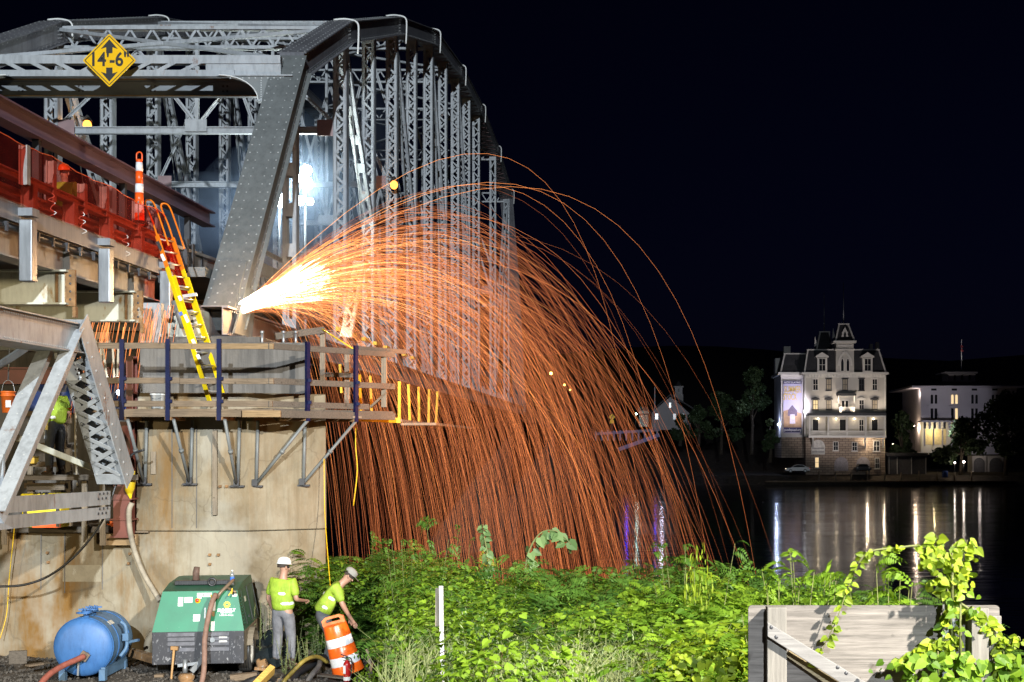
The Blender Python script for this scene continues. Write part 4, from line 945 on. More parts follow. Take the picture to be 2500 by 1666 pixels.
for (px, py, Y, s, lab) in ((145, 1005, 26.2, 60, "heap of orange extension cord on the scaffold board"), (285, 1285, 25.6, 42, "tangle of orange cord at the foot of the maroon column")):
    rr = random.Random(px); pts = [P(px + rr.uniform(-1, 1) * s * 0.55, py + rr.uniform(-1, 0.4) * s * 0.28, Y + rr.uniform(-0.12, 0.12)) for _ in range(26)]
    rope("cord_tangle", lab, pts, 0.010, OC, "cord")
for (px, py, w, h, col, lab, cat) in ((130, 1062, 0.28, 0.22, (0.55, 0.57, 0.6), "grey toolbox on a shelf of the timber scaffold", "toolbox"), (70, 1125, 0.3, 0.16, (0.75, 0.45, 0.05), "small amber crate low on the timber scaffold", "crate")):
    t = thing("toolbox" if cat == "toolbox" else "parts_crate", lab, cat, P(px, py + 12, 26.35)); c = P(px, py, 26.35)
    mb = MB(); mb.box(c, (w, 0.2, h * 0.7)); mb.build("body", pmat(cat + "_paint", col, 0.5), t, bevel=0.01)
    mb = MB(); mb.box(c + V((0, 0, h * 0.42)), (w * 1.04, 0.22, h * 0.12)); mb.build("lid", pmat(cat + "_lid", tuple(x * 0.5 for x in col), 0.5), t, bevel=0.006)
    mb = MB(); mb.tube(catmull([c + V((-0.08, 0, h * 0.48)), c + V((-0.06, 0, h * 0.7)), c + V((0.06, 0, h * 0.7)), c + V((0.08, 0, h * 0.48))], 4), 0.01, 6); mb.build("handle", DARK, t)
lv = thing("yellow_level", "yellow spirit level standing upright behind the laced end post", "spirit level", P(114, 1050, 25.6))
mb = MB(); mb.bar(P(114, 1050, 25.6), P(114, 940, 25.6), 0.045, 0.03, (0, 1, 0)); mb.build("bar", SY, lv)
mb = MB(); mb.box(P(114, 1000, 25.57), (0.03, 0.03, 0.08)); mb.build("vial", WHITEP, lv)
yg = thing("yellow_glove", "yellow cloth rag hung on the pier corner below the platform", "rag", P(318, 1215, 25.1))
mb = MB(); mb.tube(catmull([P(326, 1150, 25.1), P(322, 1170, 25.1), P(316, 1195, 25.1), P(319, 1218, 25.1)], 4), [0.03, 0.03, 0.04, 0.05, 0.07, 0.08, 0.08, 0.09, 0.085, 0.07, 0.05, 0.03, 0.02], 7); mb.build("cloth", SY, yg)
wl_ = thing("work_lamp", "small white work lamp shining like a star beside the first navy post", "lamp", P(294, 970, 25.9)); c = P(294, 959, 25.9)
mb = MB(); mb.sphere(c, 0.045, 10, 6); mb.build("bulb", emat("led_white", (0.85, 0.92, 1.0), 60), wl_)
mb = MB(); mb.lathe([(0.02, -0.02), (0.07, 0.04), (0.08, 0.0)], Matrix.Translation(c) @ Matrix.Rotation(math.pi / 2, 4, 'X'), 12); mb.cyl(c, c + V((0.0, 0.0, -0.3)), 0.012, n=6); mb.build("housing", DARK, wl_)
point("work_lamp_light", c + V((-0.05, -0.12, 0)), 14, (0.85, 0.92, 1.0), 0.04)
# cables and hoses on the wall
rope("black_cable", "thick black cable sagging across the stained wall", [P(352, 1098, 24.6), P(318, 1115, 24.6), P(285, 1180, 24.5), P(255, 1262, 24.4), P(200, 1340, 24.4), P(130, 1400, 24.4), P(60, 1428, 24.4), P(-20, 1433, 24.4)], 0.022, BLACKP, "cable")
rope("grey_hose", "dirty grey hose hanging from the ledge down to the compressor", [P(322, 1228, 25.05), P(315, 1250, 25.05), P(318, 1300, 25.1), P(330, 1350, 25.2), P(350, 1400, 25.2), P(372, 1438, 25.1), P(390, 1468, 25.0)], 0.048, pmat("hose_grey", (0.30, 0.26, 0.20), 0.75, 0, 0.3, 6), "hose")
rope("yellow_line", "thin yellow cord dangling down the left end of the wall", [P(36, 1280, 25.2), P(30, 1340, 25.25), P(22, 1420, 25.3), P(16, 1500, 25.3), P(0, 1560, 25.2)], 0.008, YELLOW, "cord")
rope("yellow_lifeline", "yellow line running down the right edge of the pier to the worker", [P(791, 1120, 25.9), P(793, 1250, 25.7), P(802, 1380, 24.9), P(812, 1490, 24.0)], 0.008, YELLOW, "rope")
rope("yellow_pendant_cord", "loose yellow cord hanging from the platform end through the sparks", [P(868, 872, 27.0), P(870, 960, 27.0), P(868, 1080, 27.0), P(872, 1150, 27.0), P(863, 1235, 27.0)], 0.011, YELLOW, "cord")
# ================================================================== towed air compressor
GZ = -3.85
cp = thing("air_compressor", "green and black towed air compressor with lettering parked against the pier", "compressor", (-7.30, 23.0, GZ), local=True, rz=math.radians(8.0))
def speckmat(name, col, spk, dens=0.66, rough=0.45, sc=38):
    m, nt, b = _nt(name); n1 = noise(nt, 2.5, 5); n2 = noise(nt, sc, 5, (1, 1, 0.5), 0.75, 'Object', (2, 5, 1)); n3 = noise(nt, 4, 4, (1, 1, 0.4), 0.7, 'Object', (9, 5, 1))
    c = ramp(nt, n1, [(0.3, tuple(x * 0.85 for x in col)), (0.7, tuple(min(1, x * 1.12) for x in col))])
    f = mix(nt, 1.0, ramp(nt, n2, [(dens, 0.0), (dens + 0.07, 0.85)]), ramp(nt, n3, [(0.35, 0.15), (0.65, 1.0)]), 'MULTIPLY')
    c = mix(nt, f, c, spk); nt.links.new(c, b.inputs["Base Color"]); b.inputs["Roughness"].default_value = rough; return m
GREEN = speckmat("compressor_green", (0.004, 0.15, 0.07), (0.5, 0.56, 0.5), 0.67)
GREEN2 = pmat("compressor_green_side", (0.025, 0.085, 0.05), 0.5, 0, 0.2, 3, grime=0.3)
BLK = speckmat("compressor_black", (0.028, 0.028, 0.034), (0.42, 0.42, 0.44), 0.57, 0.5, 20)
SKIRT = pmat("compressor_skirt", (0.17, 0.14, 0.10), 0.7, 0, 0.3, 4, grime=0.4)
def lbuild(mb, name, mat, parent=cp, bevel=0): return mb.build(name, mat, parent, bevel=bevel)
W0, W1 = 0.735, 0.60
# hood: lofted sections along y
secs = [(0.0, 0.79, 0.79, W0, W0), (0.18, 0.79, 1.44, W0 - 0.005, W1), (0.75, 0.79, 1.53, W0, W1), (1.6, 0.79, 1.565, W0, W1), (2.0, 0.79, 1.54, W0 - 0.02, W1 - 0.02)]
vs = []; fs = []
for (y, z0, z1, a, b_) in secs: vs += [(-a, y, z0), (a, y, z0), (b_, y, max(z1, z0 + 0.001)), (-b_, y, max(z1, z0 + 0.001))]
mb = MB()
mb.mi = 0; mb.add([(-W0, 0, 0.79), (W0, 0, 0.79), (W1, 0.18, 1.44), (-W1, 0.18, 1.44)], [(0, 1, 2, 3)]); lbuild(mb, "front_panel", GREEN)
mb = MB()
for i in range(1, 4):
    y0, _, z0, a0, b0 = secs[i]; y1, _, z1, a1, b1 = secs[i + 1]
    mb.add([(-b0, y0, z0), (b0, y0, z0), (b1, y1, z1), (-b1, y1, z1)], [(0, 1, 2, 3)])
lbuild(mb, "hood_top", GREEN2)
for s in (-1, 1):
    mb = MB(); poly = [(s * W0, 0, 0.79), (s * W1, 0.18, 1.44), (s * W1, 0.75, 1.53), (s * W1, 1.6, 1.565), (s * (W1 - 0.02), 2.0, 1.54), (s * (W0 - 0.02), 2.0, 0.79)]
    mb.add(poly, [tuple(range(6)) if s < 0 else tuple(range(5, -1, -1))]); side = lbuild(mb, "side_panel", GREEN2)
    def sp(y, z, o=0.006): return V((s * (lerp(W0, W1, (z - 0.79) / 0.68) + o), y, z))
    # slanted louvre strip and access door
    mb = MB(); mb.add([sp(0.12, 0.86), sp(0.22, 0.86), sp(0.36, 1.36), sp(0.28, 1.36)], [(0, 1, 2, 3)]); lbuild(mb, "louvre_strip", BLACKP, side)
    for k in range(9):
        z = 0.9 + k * 0.05; y = 0.13 + k * 0.016
        mb = MB(); mb.bar(sp(y, z, 0.01), sp(y + 0.09, z + 0.02, 0.012), 0.012, 0.012); lbuild(mb, "louvre_blade", GREEN2, side)
    for (y0, y1) in ((0.45, 1.1), (1.15, 1.85)):
        mb = MB(); c4 = [sp(y0, 0.85), sp(y1, 0.85), sp(y1, 1.42), sp(y0, 1.42)]
        for i in range(4): mb.bar(c4[i], c4[(i + 1) % 4], 0.008, 0.008)
        lbuild(mb, "door_seam", BLACKP, side)
        mb = MB(); mb.box(sp((y0 + y1) / 2, 0.95, 0.012), (0.01, 0.1, 0.04)); lbuild(mb, "door_latch", DARK, side)
    mb = MB(); mb.add([sp(0.62, 1.2, 0.008), sp(0.82, 1.2, 0.008), sp(0.82, 1.29, 0.008), sp(0.62, 1.29, 0.008)], [(0, 1, 2, 3)]); lbuild(mb, "decal", pmat("faded_decal", (0.45, 0.5, 0.45), 0.6), side)
    mb = MB(); mb.box((s * 0.70, 1.0, 0.52), (0.05, 2.0, 0.52)); lbuild(mb, "skirt", SKIRT, cp, 0.01)
    # fender, wheel
    M = Matrix.Translation((s * 0.66, 0.78, 0.34)) @ Matrix.Rotation(math.pi / 2, 4, 'Y')
    mb = MB(); mb.lathe([(0.19, -0.1), (0.30, -0.11), (0.34, -0.08), (0.345, 0.0), (0.34, 0.08), (0.30, 0.11), (0.19, 0.1)], M, 28); ty = lbuild(mb, "wheel", pmat("tyre_rubber", (0.035, 0.033, 0.03), 0.85, 0, 0.3, 8, bmp=0.3))
    mb = MB(); mb.lathe([(0.0, 0.05), (0.07, 0.06), (0.1, 0.03), (0.19, 0.06), (0.2, 0.105), (0.2, -0.1), (0.0, -0.1)], M if s > 0 else M @ Matrix.Rotation(math.pi, 4, 'X'), 24); lbuild(mb, "rim", WHITEP, ty)
    for k in range(5):
        mb = MB(); mb.lathe([(0.349, -0.085 + k * 0.04), (0.349, -0.072 + k * 0.04)], M, 28); lbuild(mb, "tread_rib", BLACKP, ty)
    mb = MB(); n = 9
    for k in range(n):
        a0, a1 = math.pi * (0.12 + 0.76 * k / n), math.pi * (0.12 + 0.76 * (k + 1) / n)
        mb.bar((s * 0.70, 0.78 - 0.41 * math.cos(a0), 0.34 + 0.41 * math.sin(a0)), (s * 0.70, 0.78 - 0.41 * math.cos(a1), 0.34 + 0.41 * math.sin(a1)), 0.24, 0.012)
    lbuild(mb, "fender", SKIRT)
mb = MB(); mb.add([(-W0 + 0.02, 2.0, 0.26), (W0 - 0.02, 2.0, 0.26), (W0 - 0.02, 2.0, 0.79), (W1 - 0.02, 2.0, 1.54), (-W1 + 0.02, 2.0, 1.54), (-W0 + 0.02, 2.0, 0.79)], [tuple(range(5, -1, -1))]); lbuild(mb, "rear_panel", GREEN2)
mb = MB(); mb.box((0, 0.02, 0.52), (2 * W0, 0.05, 0.54)); bp = lbuild(mb, "lower_front", BLK, cp, 0.012)
mb = MB(); mb.box((0, 1.0, 0.35), (1.3, 1.9, 0.1)); lbuild(mb, "chassis", BLACKP)
for gx in (-0.27, 0.28):
    for k in range(4):
        z = 0.745 - k * 0.076 - (0.02 if k == 3 else 0)
        mb = MB(); mb.add([(gx - 0.215, -0.006, z + 0.028), (gx + 0.215, -0.006, z + 0.028), (gx + 0.215, -0.03, z - 0.028), (gx - 0.215, -0.03, z - 0.028), (gx - 0.215, -0.004, z - 0.036), (gx + 0.215, -0.004, z - 0.036)], [(3, 2, 1, 0), (4, 5, 2, 3)]); lbuild(mb, "louvre", pmat("louvre_grey", (0.10, 0.10, 0.115), 0.5, 0.2, 0.4, 8, grime=0.3) if k == 0 and gx < 0 else bpy.data.materials["louvre_grey"], bp)
mb = MB(); mb.cyl((0.235, -0.06, 0.655), (0.235, 0.02, 0.655), 0.042, n=16); mb.cyl((0.235, -0.062, 0.655), (0.235, -0.03, 0.655), 0.03, n=12); lbuild(mb, "port", GALV, bp)
mb = MB(); mb.box((0.40, -0.012, 0.655), (0.13, 0.004, 0.09)); lbuild(mb, "sticker", WHITEP, bp)
mb = MB(); mb.cyl((0.63, -0.008, 0.68), (0.63, 0.0, 0.68), 0.03, n=14); lbuild(mb, "socket", BLACKP, bp)
TX = math.radians(74.5)
def fpz(x, z, o=0.006): return V((x, 0.18 * (z - 0.79) / 0.65 - o, z))
def plate(x0, x1, z0, z1, mat, name, o=0.004):
    mb = MB(); mb.add([fpz(x0, z0, o), fpz(x1, z0, o), fpz(x1, z1, o), fpz(x0, z1, o)], [(0, 1, 2, 3)]); return lbuild(mb, name, mat)
num = plate(-0.045, 0.19, 1.345, 1.41, WHITEP, "number_plate")
text("lettering", "914320", 0.075, fpz(0.072, 1.377, 0.008), (TX, 0, 0), SIGN_K, cp, 0.001, sx=0.98)
plate(-0.345, -0.265, 1.2, 1.345, WHITEP, "sticker"); plate(-0.245, -0.115, 1.255, 1.345, WHITEP, "sticker"); plate(-0.09, 0.02, 0.955, 1.065, WHITEP, "sticker"); plate(0.52, 0.60, 1.345, 1.39, WHITEP, "sticker"); plate(-0.04, 0.03, 1.32, 1.342, WHITEP, "sticker")
m_ = pmat("sticker_print", (0.3, 0.3, 0.33), 0.6)
for (x0, x1, zs) in ((-0.335, -0.275, (1.33, 1.31, 1.29, 1.27, 1.25)), (-0.235, -0.125, (1.33, 1.315, 1.30, 1.285, 1.27)), (-0.08, 0.01, (1.05, 1.03, 1.01, 0.99, 0.975))):
    for z in zs: plate(x0, x1, z - 0.004, z + 0.003, m_, "sticker_line", 0.0055)
mb = MB(); R = Matrix.Translation(fpz(-0.03, 1.285, 0.0)) @ Matrix.Rotation(TX, 4, 'X')
mb.lathe([(0.0, 0.02), (0.04, 0.02), (0.045, 0.0)], R, 18); lbuild(mb, "button_collar", YELLOW)
mb = MB(); mb.lathe([(0.0, 0.05), (0.02, 0.05), (0.03, 0.04), (0.026, 0.02)], R, 18); lbuild(mb, "stop_button", pmat("button_red", (0.6, 0.03, 0.02), 0.35))
LW = pmat("logo_white", (0.85, 0.85, 0.83), 0.5, 0, 0.03); LYL = pmat("logo_yellow", (0.85, 0.62, 0.02), 0.5, 0, 0.03)
# round toothed sun badge
mb = MB(); cc = fpz(0.445, 1.215, 0.006); ux = V((1, 0, 0)); uz = (fpz(0, 1.3, 0) - fpz(0, 1.2, 0)).normalized()
ring_o = []; ring_i = []
for k in range(40):
    a = 2 * math.pi * k / 40; r = 0.062 if (k % 4) in (0, 1) else 0.045
    ring_o.append(cc + ux * (r * math.cos(a + (0.1 if k % 4 == 0 else 0))) + uz * (r * math.sin(a + (0.1 if k % 4 == 0 else 0)))); ring_i.append(cc + ux * (0.02 * math.cos(a)) + uz * (0.02 * math.sin(a)))
mb.add(ring_o + ring_i, [(k, (k + 1) % 40, 40 + (k + 1) % 40, 40 + k) for k in range(40)]); lbuild(mb, "sun_badge", LYL)
text("lettering", "SUNBELT", 0.066, fpz(0.44, 1.125, 0.008), (TX, 0, 0), LW, cp, 0.001, sx=1.05, bold=0.0035)
text("lettering", "RENTALS", 0.030, fpz(0.44, 1.085, 0.008), (TX, 0, 0), LW, cp, 0.001, sx=1.5, bold=0.001)
text("lettering", "1-800 No Sweat", 0.036, fpz(0.44, 1.045, 0.008), (TX, 0, 0), LW, cp, 0.001, sx=0.95, bold=0.001)
plate(0.20, 0.26, 1.12, 1.27, pmat("gauge_grey", (0.42, 0.40, 0.38), 0.5), "gauge_strip"); plate(0.21, 0.25, 1.03, 1.11, RUSTY, "gauge_strip"); plate(0.2, 0.255, 0.80, 0.95, WHITEP, "gauge_strip"); plate(0.085, 0.105, 1.0, 1.17, WHITEP, "gauge_strip")
# top: grille, exhaust, ring, valve pipes
mb = MB(); mb.box((0.0, 0.62, 1.545), (0.95, 0.20, 0.07)); gr = lbuild(mb, "grille", BLACKP, cp, 0.01)
for k in range(24):
    mb = MB(); mb.bar((-0.46 + k * 0.04, 0.512, 1.515), (-0.46 + k * 0.04, 0.512, 1.575), 0.006, 0.006, (0, 1, 0)); lbuild(mb, "grille_bar", DARK, gr)
mb = MB(); mb.tube([(-0.15, 0.68, 1.55), (-0.15, 0.68, 1.70), (-0.135, 0.68, 1.8)], [0.058, 0.056, 0.05], 16); mb.tube([(-0.15, 0.68, 1.555), (-0.15, 0.68, 1.58)], 0.075, 16); lbuild(mb, "exhaust_pipe", pmat("exhaust_rust", (0.10, 0.06, 0.045), 0.75, 0, 0.4, 9))
mb = MB(); ring = [(0.14 + 0.06 * math.cos(a), 0.50, 1.56 + 0.06 * math.sin(a)) for a in [2 * math.pi * k / 20 for k in range(21)]]; mb.tube(ring, 0.02, 8, cap=False); lbuild(mb, "lifting_eye", BLACKP)
PIPE = pmat("pipe_brass", (0.22, 0.16, 0.11), 0.5, 0.4, 0.3, 9)
mb = MB(); mb.tube(catmull([(0.30, 0.02, 1.33), (0.35, 0.02, 1.42), (0.46, 0.15, 1.54), (0.52, 0.3, 1.61)], 5), 0.028, 10); mb.tube([(0.44, 0.12, 1.50), (0.56, 0.08, 1.44), (0.60, 0.06, 1.42)], 0.02, 8); lbuild(mb, "valve_pipe", PIPE)
for (x, y, z, dx) in ((0.49, -0.02, 1.38, 0.05), (0.54, -0.02, 1.41, 0.0), (0.22, -0.03, 1.31, -0.02)):
    mb = MB(); mb.bar((x, y, z), (x + dx + 0.01, y, z + 0.09), 0.03, 0.015); lbuild(mb, "valve_handle", YELLOW)
# water bottle left on the hood
wb_ = thing("water_bottle", "clear plastic water bottle with blue label standing on the compressor hood", "bottle", (-6.86, 23.42, -2.33)); c = V((-6.86, 23.42, -2.335))
m, nt, b = _nt("clear_plastic"); b.inputs["Transmission Weight"].default_value = 0.8; b.inputs["Roughness"].default_value = 0.1; b.inputs["Base Color"].default_value = (0.85, 0.9, 0.95, 1)
mb = MB(); mb.lathe([(0.0, 0.0), (0.033, 0.0), (0.034, 0.15), (0.03, 0.19), (0.014, 0.22), (0.014, 0.235)], Matrix.Translation(c), 14); mb.build("bottle", m, wb_)
mb = MB(); mb.lathe([(0.0352, 0.07), (0.0352, 0.14)], Matrix.Translation(c), 14); mb.build("label_band", pmat("bottle_blue", (0.03, 0.15, 0.7), 0.4), wb_)
mb = MB(); mb.lathe([(0.016, 0.235), (0.016, 0.255), (0.0, 0.256)], Matrix.Translation(c), 12); mb.build("cap", WHITEP, wb_)
# air hose from the valve down over the front
BRH = pmat("hose_brown", (0.20, 0.115, 0.085), 0.75, 0, 0.25, 12, bmp=0.2)
rope("air_hose", "thick brown air hose draped down the front of the compressor", [P(526, 1452, 22.96), P(518, 1470, 22.82), P(508, 1510, 22.72), P(500, 1560, 22.7), P(499, 1610, 22.6), P(496, 1650, 22.5), P(486, 1690, 22.4)], 0.044, BRH, "hose")
# hitch / trailer jack below
ht = thing("trailer_jack", "rusty trailer jack and coupling on the ground in front of the compressor", "jack", (-7.35, 22.6, -3.83))
mb = MB(); mb.lathe([(0.0, 0.14), (0.1, 0.14), (0.13, 0.1), (0.13, 0.06), (0.10, 0.02), (0.12, 0.0)], Matrix.Translation(P(455, 1666, 22.6)), 18); mb.build("coupling", RUSTY, ht)
mb = MB(); c = P(452, 1625, 22.75); mb.cyl(c + V((0, 0, 0.1)), c - V((0, 0, 0.2)), 0.04, n=10); mb.bar(c + V((-0.12, 0, 0)), c + V((0.2, 0.05, 0.03)), 0.05, 0.05); mb.bar(c + V((0.1, 0, -0.1)), c + V((0.25, 0.1, 0.1)), 0.06, 0.08); mb.build("jack_tube", GALV, ht)
mb = MB(); mb.bar(c + V((0.08, 0.2, -0.12)), c + V((0.12, 1.2, 0.05)), 0.12, 0.1); mb.build("drawbar", BLACKP, ht)
sh = thing("sledgehammer", "sledgehammer with wooden handle standing head up against the black compressor front", "hammer", P(418, 1668, 22.75))
mb = MB(); mb.cyl(P(416, 1680, 22.7), P(425, 1584, 22.85), 0.016, 0.02, 10); mb.build("handle", pmat("hickory", (0.42, 0.24, 0.10), 0.6, 0, 0.2, 10), sh)
mb = MB(); mb.box(P(426, 1583, 22.85), (0.12, 0.06, 0.065), Matrix.Rotation(0.06, 3, 'Y')); mb.build("head", pmat("hammer_head", (0.30, 0.17, 0.07), 0.6, 0.2), sh, bevel=0.01)

# ================================================================== blue blast tank
tk = thing("blue_tank", "blue horizontal pressure tank on skids in front of the stained wall", "tank", (-9.2, 23.4, GZ))
TB = pmat("tank_blue", (0.04, 0.13, 0.33), 0.5, 0, 0.12, 2.2, bmp=0.04, grime=0.35); TB2 = pmat("tank_blue_faded", (0.09, 0.17, 0.28), 0.55, 0, 0.2, 2.5, grime=0.4)
C0 = V((-9.19, 22.95, -3.31)); dax = V((-0.07, 1, 0)).normalized()
Q = dax.to_track_quat('Z', 'Y').to_matrix().to_4x4(); Q.translation = C0; RT = 0.475
mb = MB(); mb.lathe([(RT, 0.03), (RT, 1.15)], Q, 40); mb.build("shell", TB2, tk)
mb = MB(); mb.lathe([(0.0, -0.075), (0.2, -0.06), (0.36, -0.03), (0.44, 0.0), (RT + 0.004, 0.05)], Q, 40); fh = mb.build("front_head", TB, tk)
mb = MB(); mb.lathe([(RT + 0.004, 1.15), (0.42, 1.22), (0.2, 1.28), (0.0, 1.3)], Q, 40); mb.build("rear_head", TB2, tk)
for t in (0.05, 0.36, 0.95): mb = MB(); mb.lathe([(RT + 0.001, t), (RT + 0.013, t + 0.008), (RT + 0.013, t + 0.025), (RT + 0.001, t + 0.033)], Q, 40); mb.build("seam_band", TB, tk)
def on_tank(ang, t, r=RT): return Q @ V((r * math.cos(ang), r * math.sin(ang), t))
upa = math.atan2((Q.inverted().to_3x3() @ V((0, 0, 1))).y, (Q.inverted().to_3x3() @ V((0, 0, 1))).x)
for t in (0.2, 0.55):
    p = on_tank(upa, t); mb = MB(); mb.cyl(p - V((0, 0, 0.02)), p + V((0, 0, 0.07)), 0.05, n=12); mb.cyl(p + V((0, 0, 0.07)), p + V((0, 0, 0.1)), 0.08, n=12); mb.bar(p + V((-0.13, 0, 0.12)), p + V((0.13, 0.04, 0.12)), 0.025, 0.025)
    for k in range(4): mb.cyl(p + V((0.06 * math.cos(k * 1.57), 0.06 * math.sin(k * 1.57), 0.09)), p + V((0.06 * math.cos(k * 1.57), 0.06 * math.sin(k * 1.57), 0.15)), 0.013, n=6)
    mb.tube([p + V((0.12 * math.cos(a), -0.1 + 0.1 * math.sin(a), 0.08)) for a in [k * 0.52 for k in range(13)]], 0.012, 6); mb.build("top_valve", TB, tk)
sgn = 1 if (on_tank(upa + 0.8, 0.5).x > C0.x) else -1
p = on_tank(upa + sgn * 0.75, 0.42, RT + 0.008); nrm = (p - (C0 + dax * 0.42)).normalized()
mb = MB(); Rm = Matrix((dax, nrm.cross(dax), nrm)).transposed(); mb.box(p, (0.22, 0.08, 0.004), Rm); mb.build("label_plate", pmat("tank_label", (0.6, 0.57, 0.48), 0.6, 0, 0.2, 30), tk)
p = on_tank(upa + sgn * 1.35, 0.5, RT); nrm = (p - (C0 + dax * 0.5)).normalized()
mb = MB(); mb.tube(catmull([p + V((0.0, 0, 0.25)), p + nrm * 0.08 + V((0, 0, 0.16)), p + nrm * 0.1 + V((0, 0, 0.0)), p + nrm * 0.1 + V((0, 0, -0.2)), p + nrm * 0.03 + V((0, -0.1, -0.33))], 5), 0.03, 10); mb.box(p + nrm * 0.1 + V((0, 0, -0.03)), (0.1, 0.1, 0.12)); mb.bar(p + nrm * 0.1 + V((0, 0, -0.12)), p + nrm * 0.12 + V((0.1, 0.25, -0.12)), 0.04, 0.04); mb.build("side_valve", TB2, tk)
for s in (-1, 1):
    a_ = C0 + V((s * 0.33, 0.02, -0.42)); mb = MB(); mb.bar(a_ + V((0, 0, 0)), a_ + V((-0.08, 1.25, 0)), 0.07, 0.16); mb.bar(a_ + V((0, 0, 0.05)), a_ + V((0, 0, -0.13)), 0.10, 0.10, (0, 1, 0)); mb.bar(a_ + V((-0.07, 1.1, 0.05)), a_ + V((-0.07, 1.1, -0.13)), 0.10, 0.10, (0, 1, 0)); mb.build("skid", TB2, tk)
p = P(207, 1602, 22.86); mb = MB(); mb.cyl(p + V((0.02, 0.06, 0.02)), p + V((-0.05, -0.12, -0.04)), 0.05, n=10); mb.box(p + V((0.0, -0.02, 0.0)), (0.14, 0.03, 0.14), Matrix.Rotation(0.6, 3, 'Y')); mb.build("coupling", PIPE, tk)
mb = MB(); mb.bar(P(192, 1618, 22.85), P(190, 1650, 22.85), 0.03, 0.015, (0, 1, 0)); mb.build("safety_pin", GALV, tk)
rope("rust_red_hose", "rust red blast hose leaving the blue tank toward the camera", [P(205, 1603, 22.8), P(185, 1612, 22.65), P(150, 1628, 22.4), P(115, 1652, 22.1), P(85, 1690, 21.8)], 0.05, pmat("hose_red", (0.26, 0.075, 0.05), 0.7, 0, 0.25, 10), "hose")

# ================================================================== traffic drum and extinguisher
dr = thing("traffic_drum", "orange and white striped traffic drum leaning against the weeds", "traffic drum", P(849, 1640, 23.3))
Md = Matrix.Translation(P(851, 1641, 23.3)) @ Matrix.Rotation(math.radians(-15.5), 4, 'Y') @ Matrix.Rotation(math.radians(3), 4, 'X')
DW = pmat("drum_sheeting", (0.78, 0.78, 0.80), 0.35, 0, 0.08, 40); DO = pmat("drum_orange", (0.85, 0.13, 0.012), 0.3, 0, 0.06, 3)
prof = [("orange", 0.0, 0.15, 0.265, 0.25), ("white", 0.15, 0.30, 0.247, 0.24), ("orange", 0.30, 0.47, 0.236, 0.226), ("white", 0.47, 0.62, 0.223, 0.216), ("orange", 0.62, 0.83, 0.212, 0.196)]
for (cn, z0, z1, r0, r1) in prof:
    mb = MB(); mb.lathe([(r0 + (0.0 if cn == "white" else 0.004), z0), (r0 + (0.0 if cn == "white" else 0.004), z0 + 0.012), (r1, z1 - 0.008), (r1 - 0.004, z1)], Md, 36); mb.build(cn + "_band", DW if cn == "white" else DO, dr)
mb = MB(); mb.lathe([(0.196, 0.83), (0.15, 0.85), (0.0, 0.85)], Md, 36); top = mb.build("lid", DO, dr)
mb = MB(); pts = [Md @ V((x, -0.05, z)) for x, z in ((-0.19, 0.84), (-0.19, 0.94), (-0.12, 0.985), (0.12, 0.985), (0.19, 0.94), (0.19, 0.84))]
inner = [Md @ V((x, -0.05, z)) for x, z in ((-0.125, 0.89), (-0.125, 0.925), (-0.1, 0.945), (0.1, 0.945), (0.125, 0.925), (0.125, 0.89))]
nd = (Md.to_3x3() @ V((0, 1, 0))) * 0.06
mb.add(pts + inner + [p + nd for p in pts] + [p + nd for p in inner], [(i, (i + 1) % 6, 6 + (i + 1) % 6, 6 + i) for i in range(6)] + [(12 + (i + 1) % 6, 12 + i, 18 + i, 18 + (i + 1) % 6) for i in range(6)] + [((i + 1) % 6, i, 12 + i, 12 + (i + 1) % 6) for i in range(6)] + [(6 + i, 6 + (i + 1) % 6, 18 + (i + 1) % 6, 18 + i) for i in range(6)])
mb.build("handle", pmat("drum_handle", (0.80, 0.22, 0.08), 0.4), dr)
fx = thing("fire_extinguisher", "small red fire extinguisher with black hose in front of the drum", "fire extinguisher", P(847, 1662, 22.75)); c = P(847, 1664, 22.75)
mb = MB(); mb.lathe([(0.0, 0.0), (0.052, 0.0), (0.058, 0.02), (0.058, 0.27), (0.05, 0.31), (0.022, 0.335), (0.018, 0.36)], Matrix.Translation(c), 20); mb.build("cylinder", pmat("extinguisher_red", (0.42, 0.012, 0.012), 0.3, 0, 0.08), fx)
mb = MB(); mb.lathe([(0.0595, 0.02), (0.0595, 0.08)], Matrix.Translation(c), 20); mb.build("foot_band", WHITEP, fx)
mb = MB(); mb.box(c + V((-0.03, -0.052, 0.2)), (0.04, 0.012, 0.13)); mb.build("label_plate", WHITEP, fx)
mb = MB(); mb.box(c + V((0, 0, 0.38)), (0.04, 0.04, 0.05)); mb.bar(c + V((0.02, 0, 0.40)), c + V((-0.10, 0, 0.44)), 0.03, 0.012); mb.bar(c + V((0.02, 0, 0.385)), c + V((-0.085, 0, 0.39)), 0.03, 0.012); mb.build("valve_lever", BLACKP, fx)
mb = MB(); mb.tube(catmull([c + V((0.02, -0.01, 0.39)), c + V((0.08, -0.02, 0.36)), c + V((0.085, -0.03, 0.2)), c + V((0.07, -0.03, 0.08))], 5), 0.012, 7); mb.build("hose", BLACKP, fx)

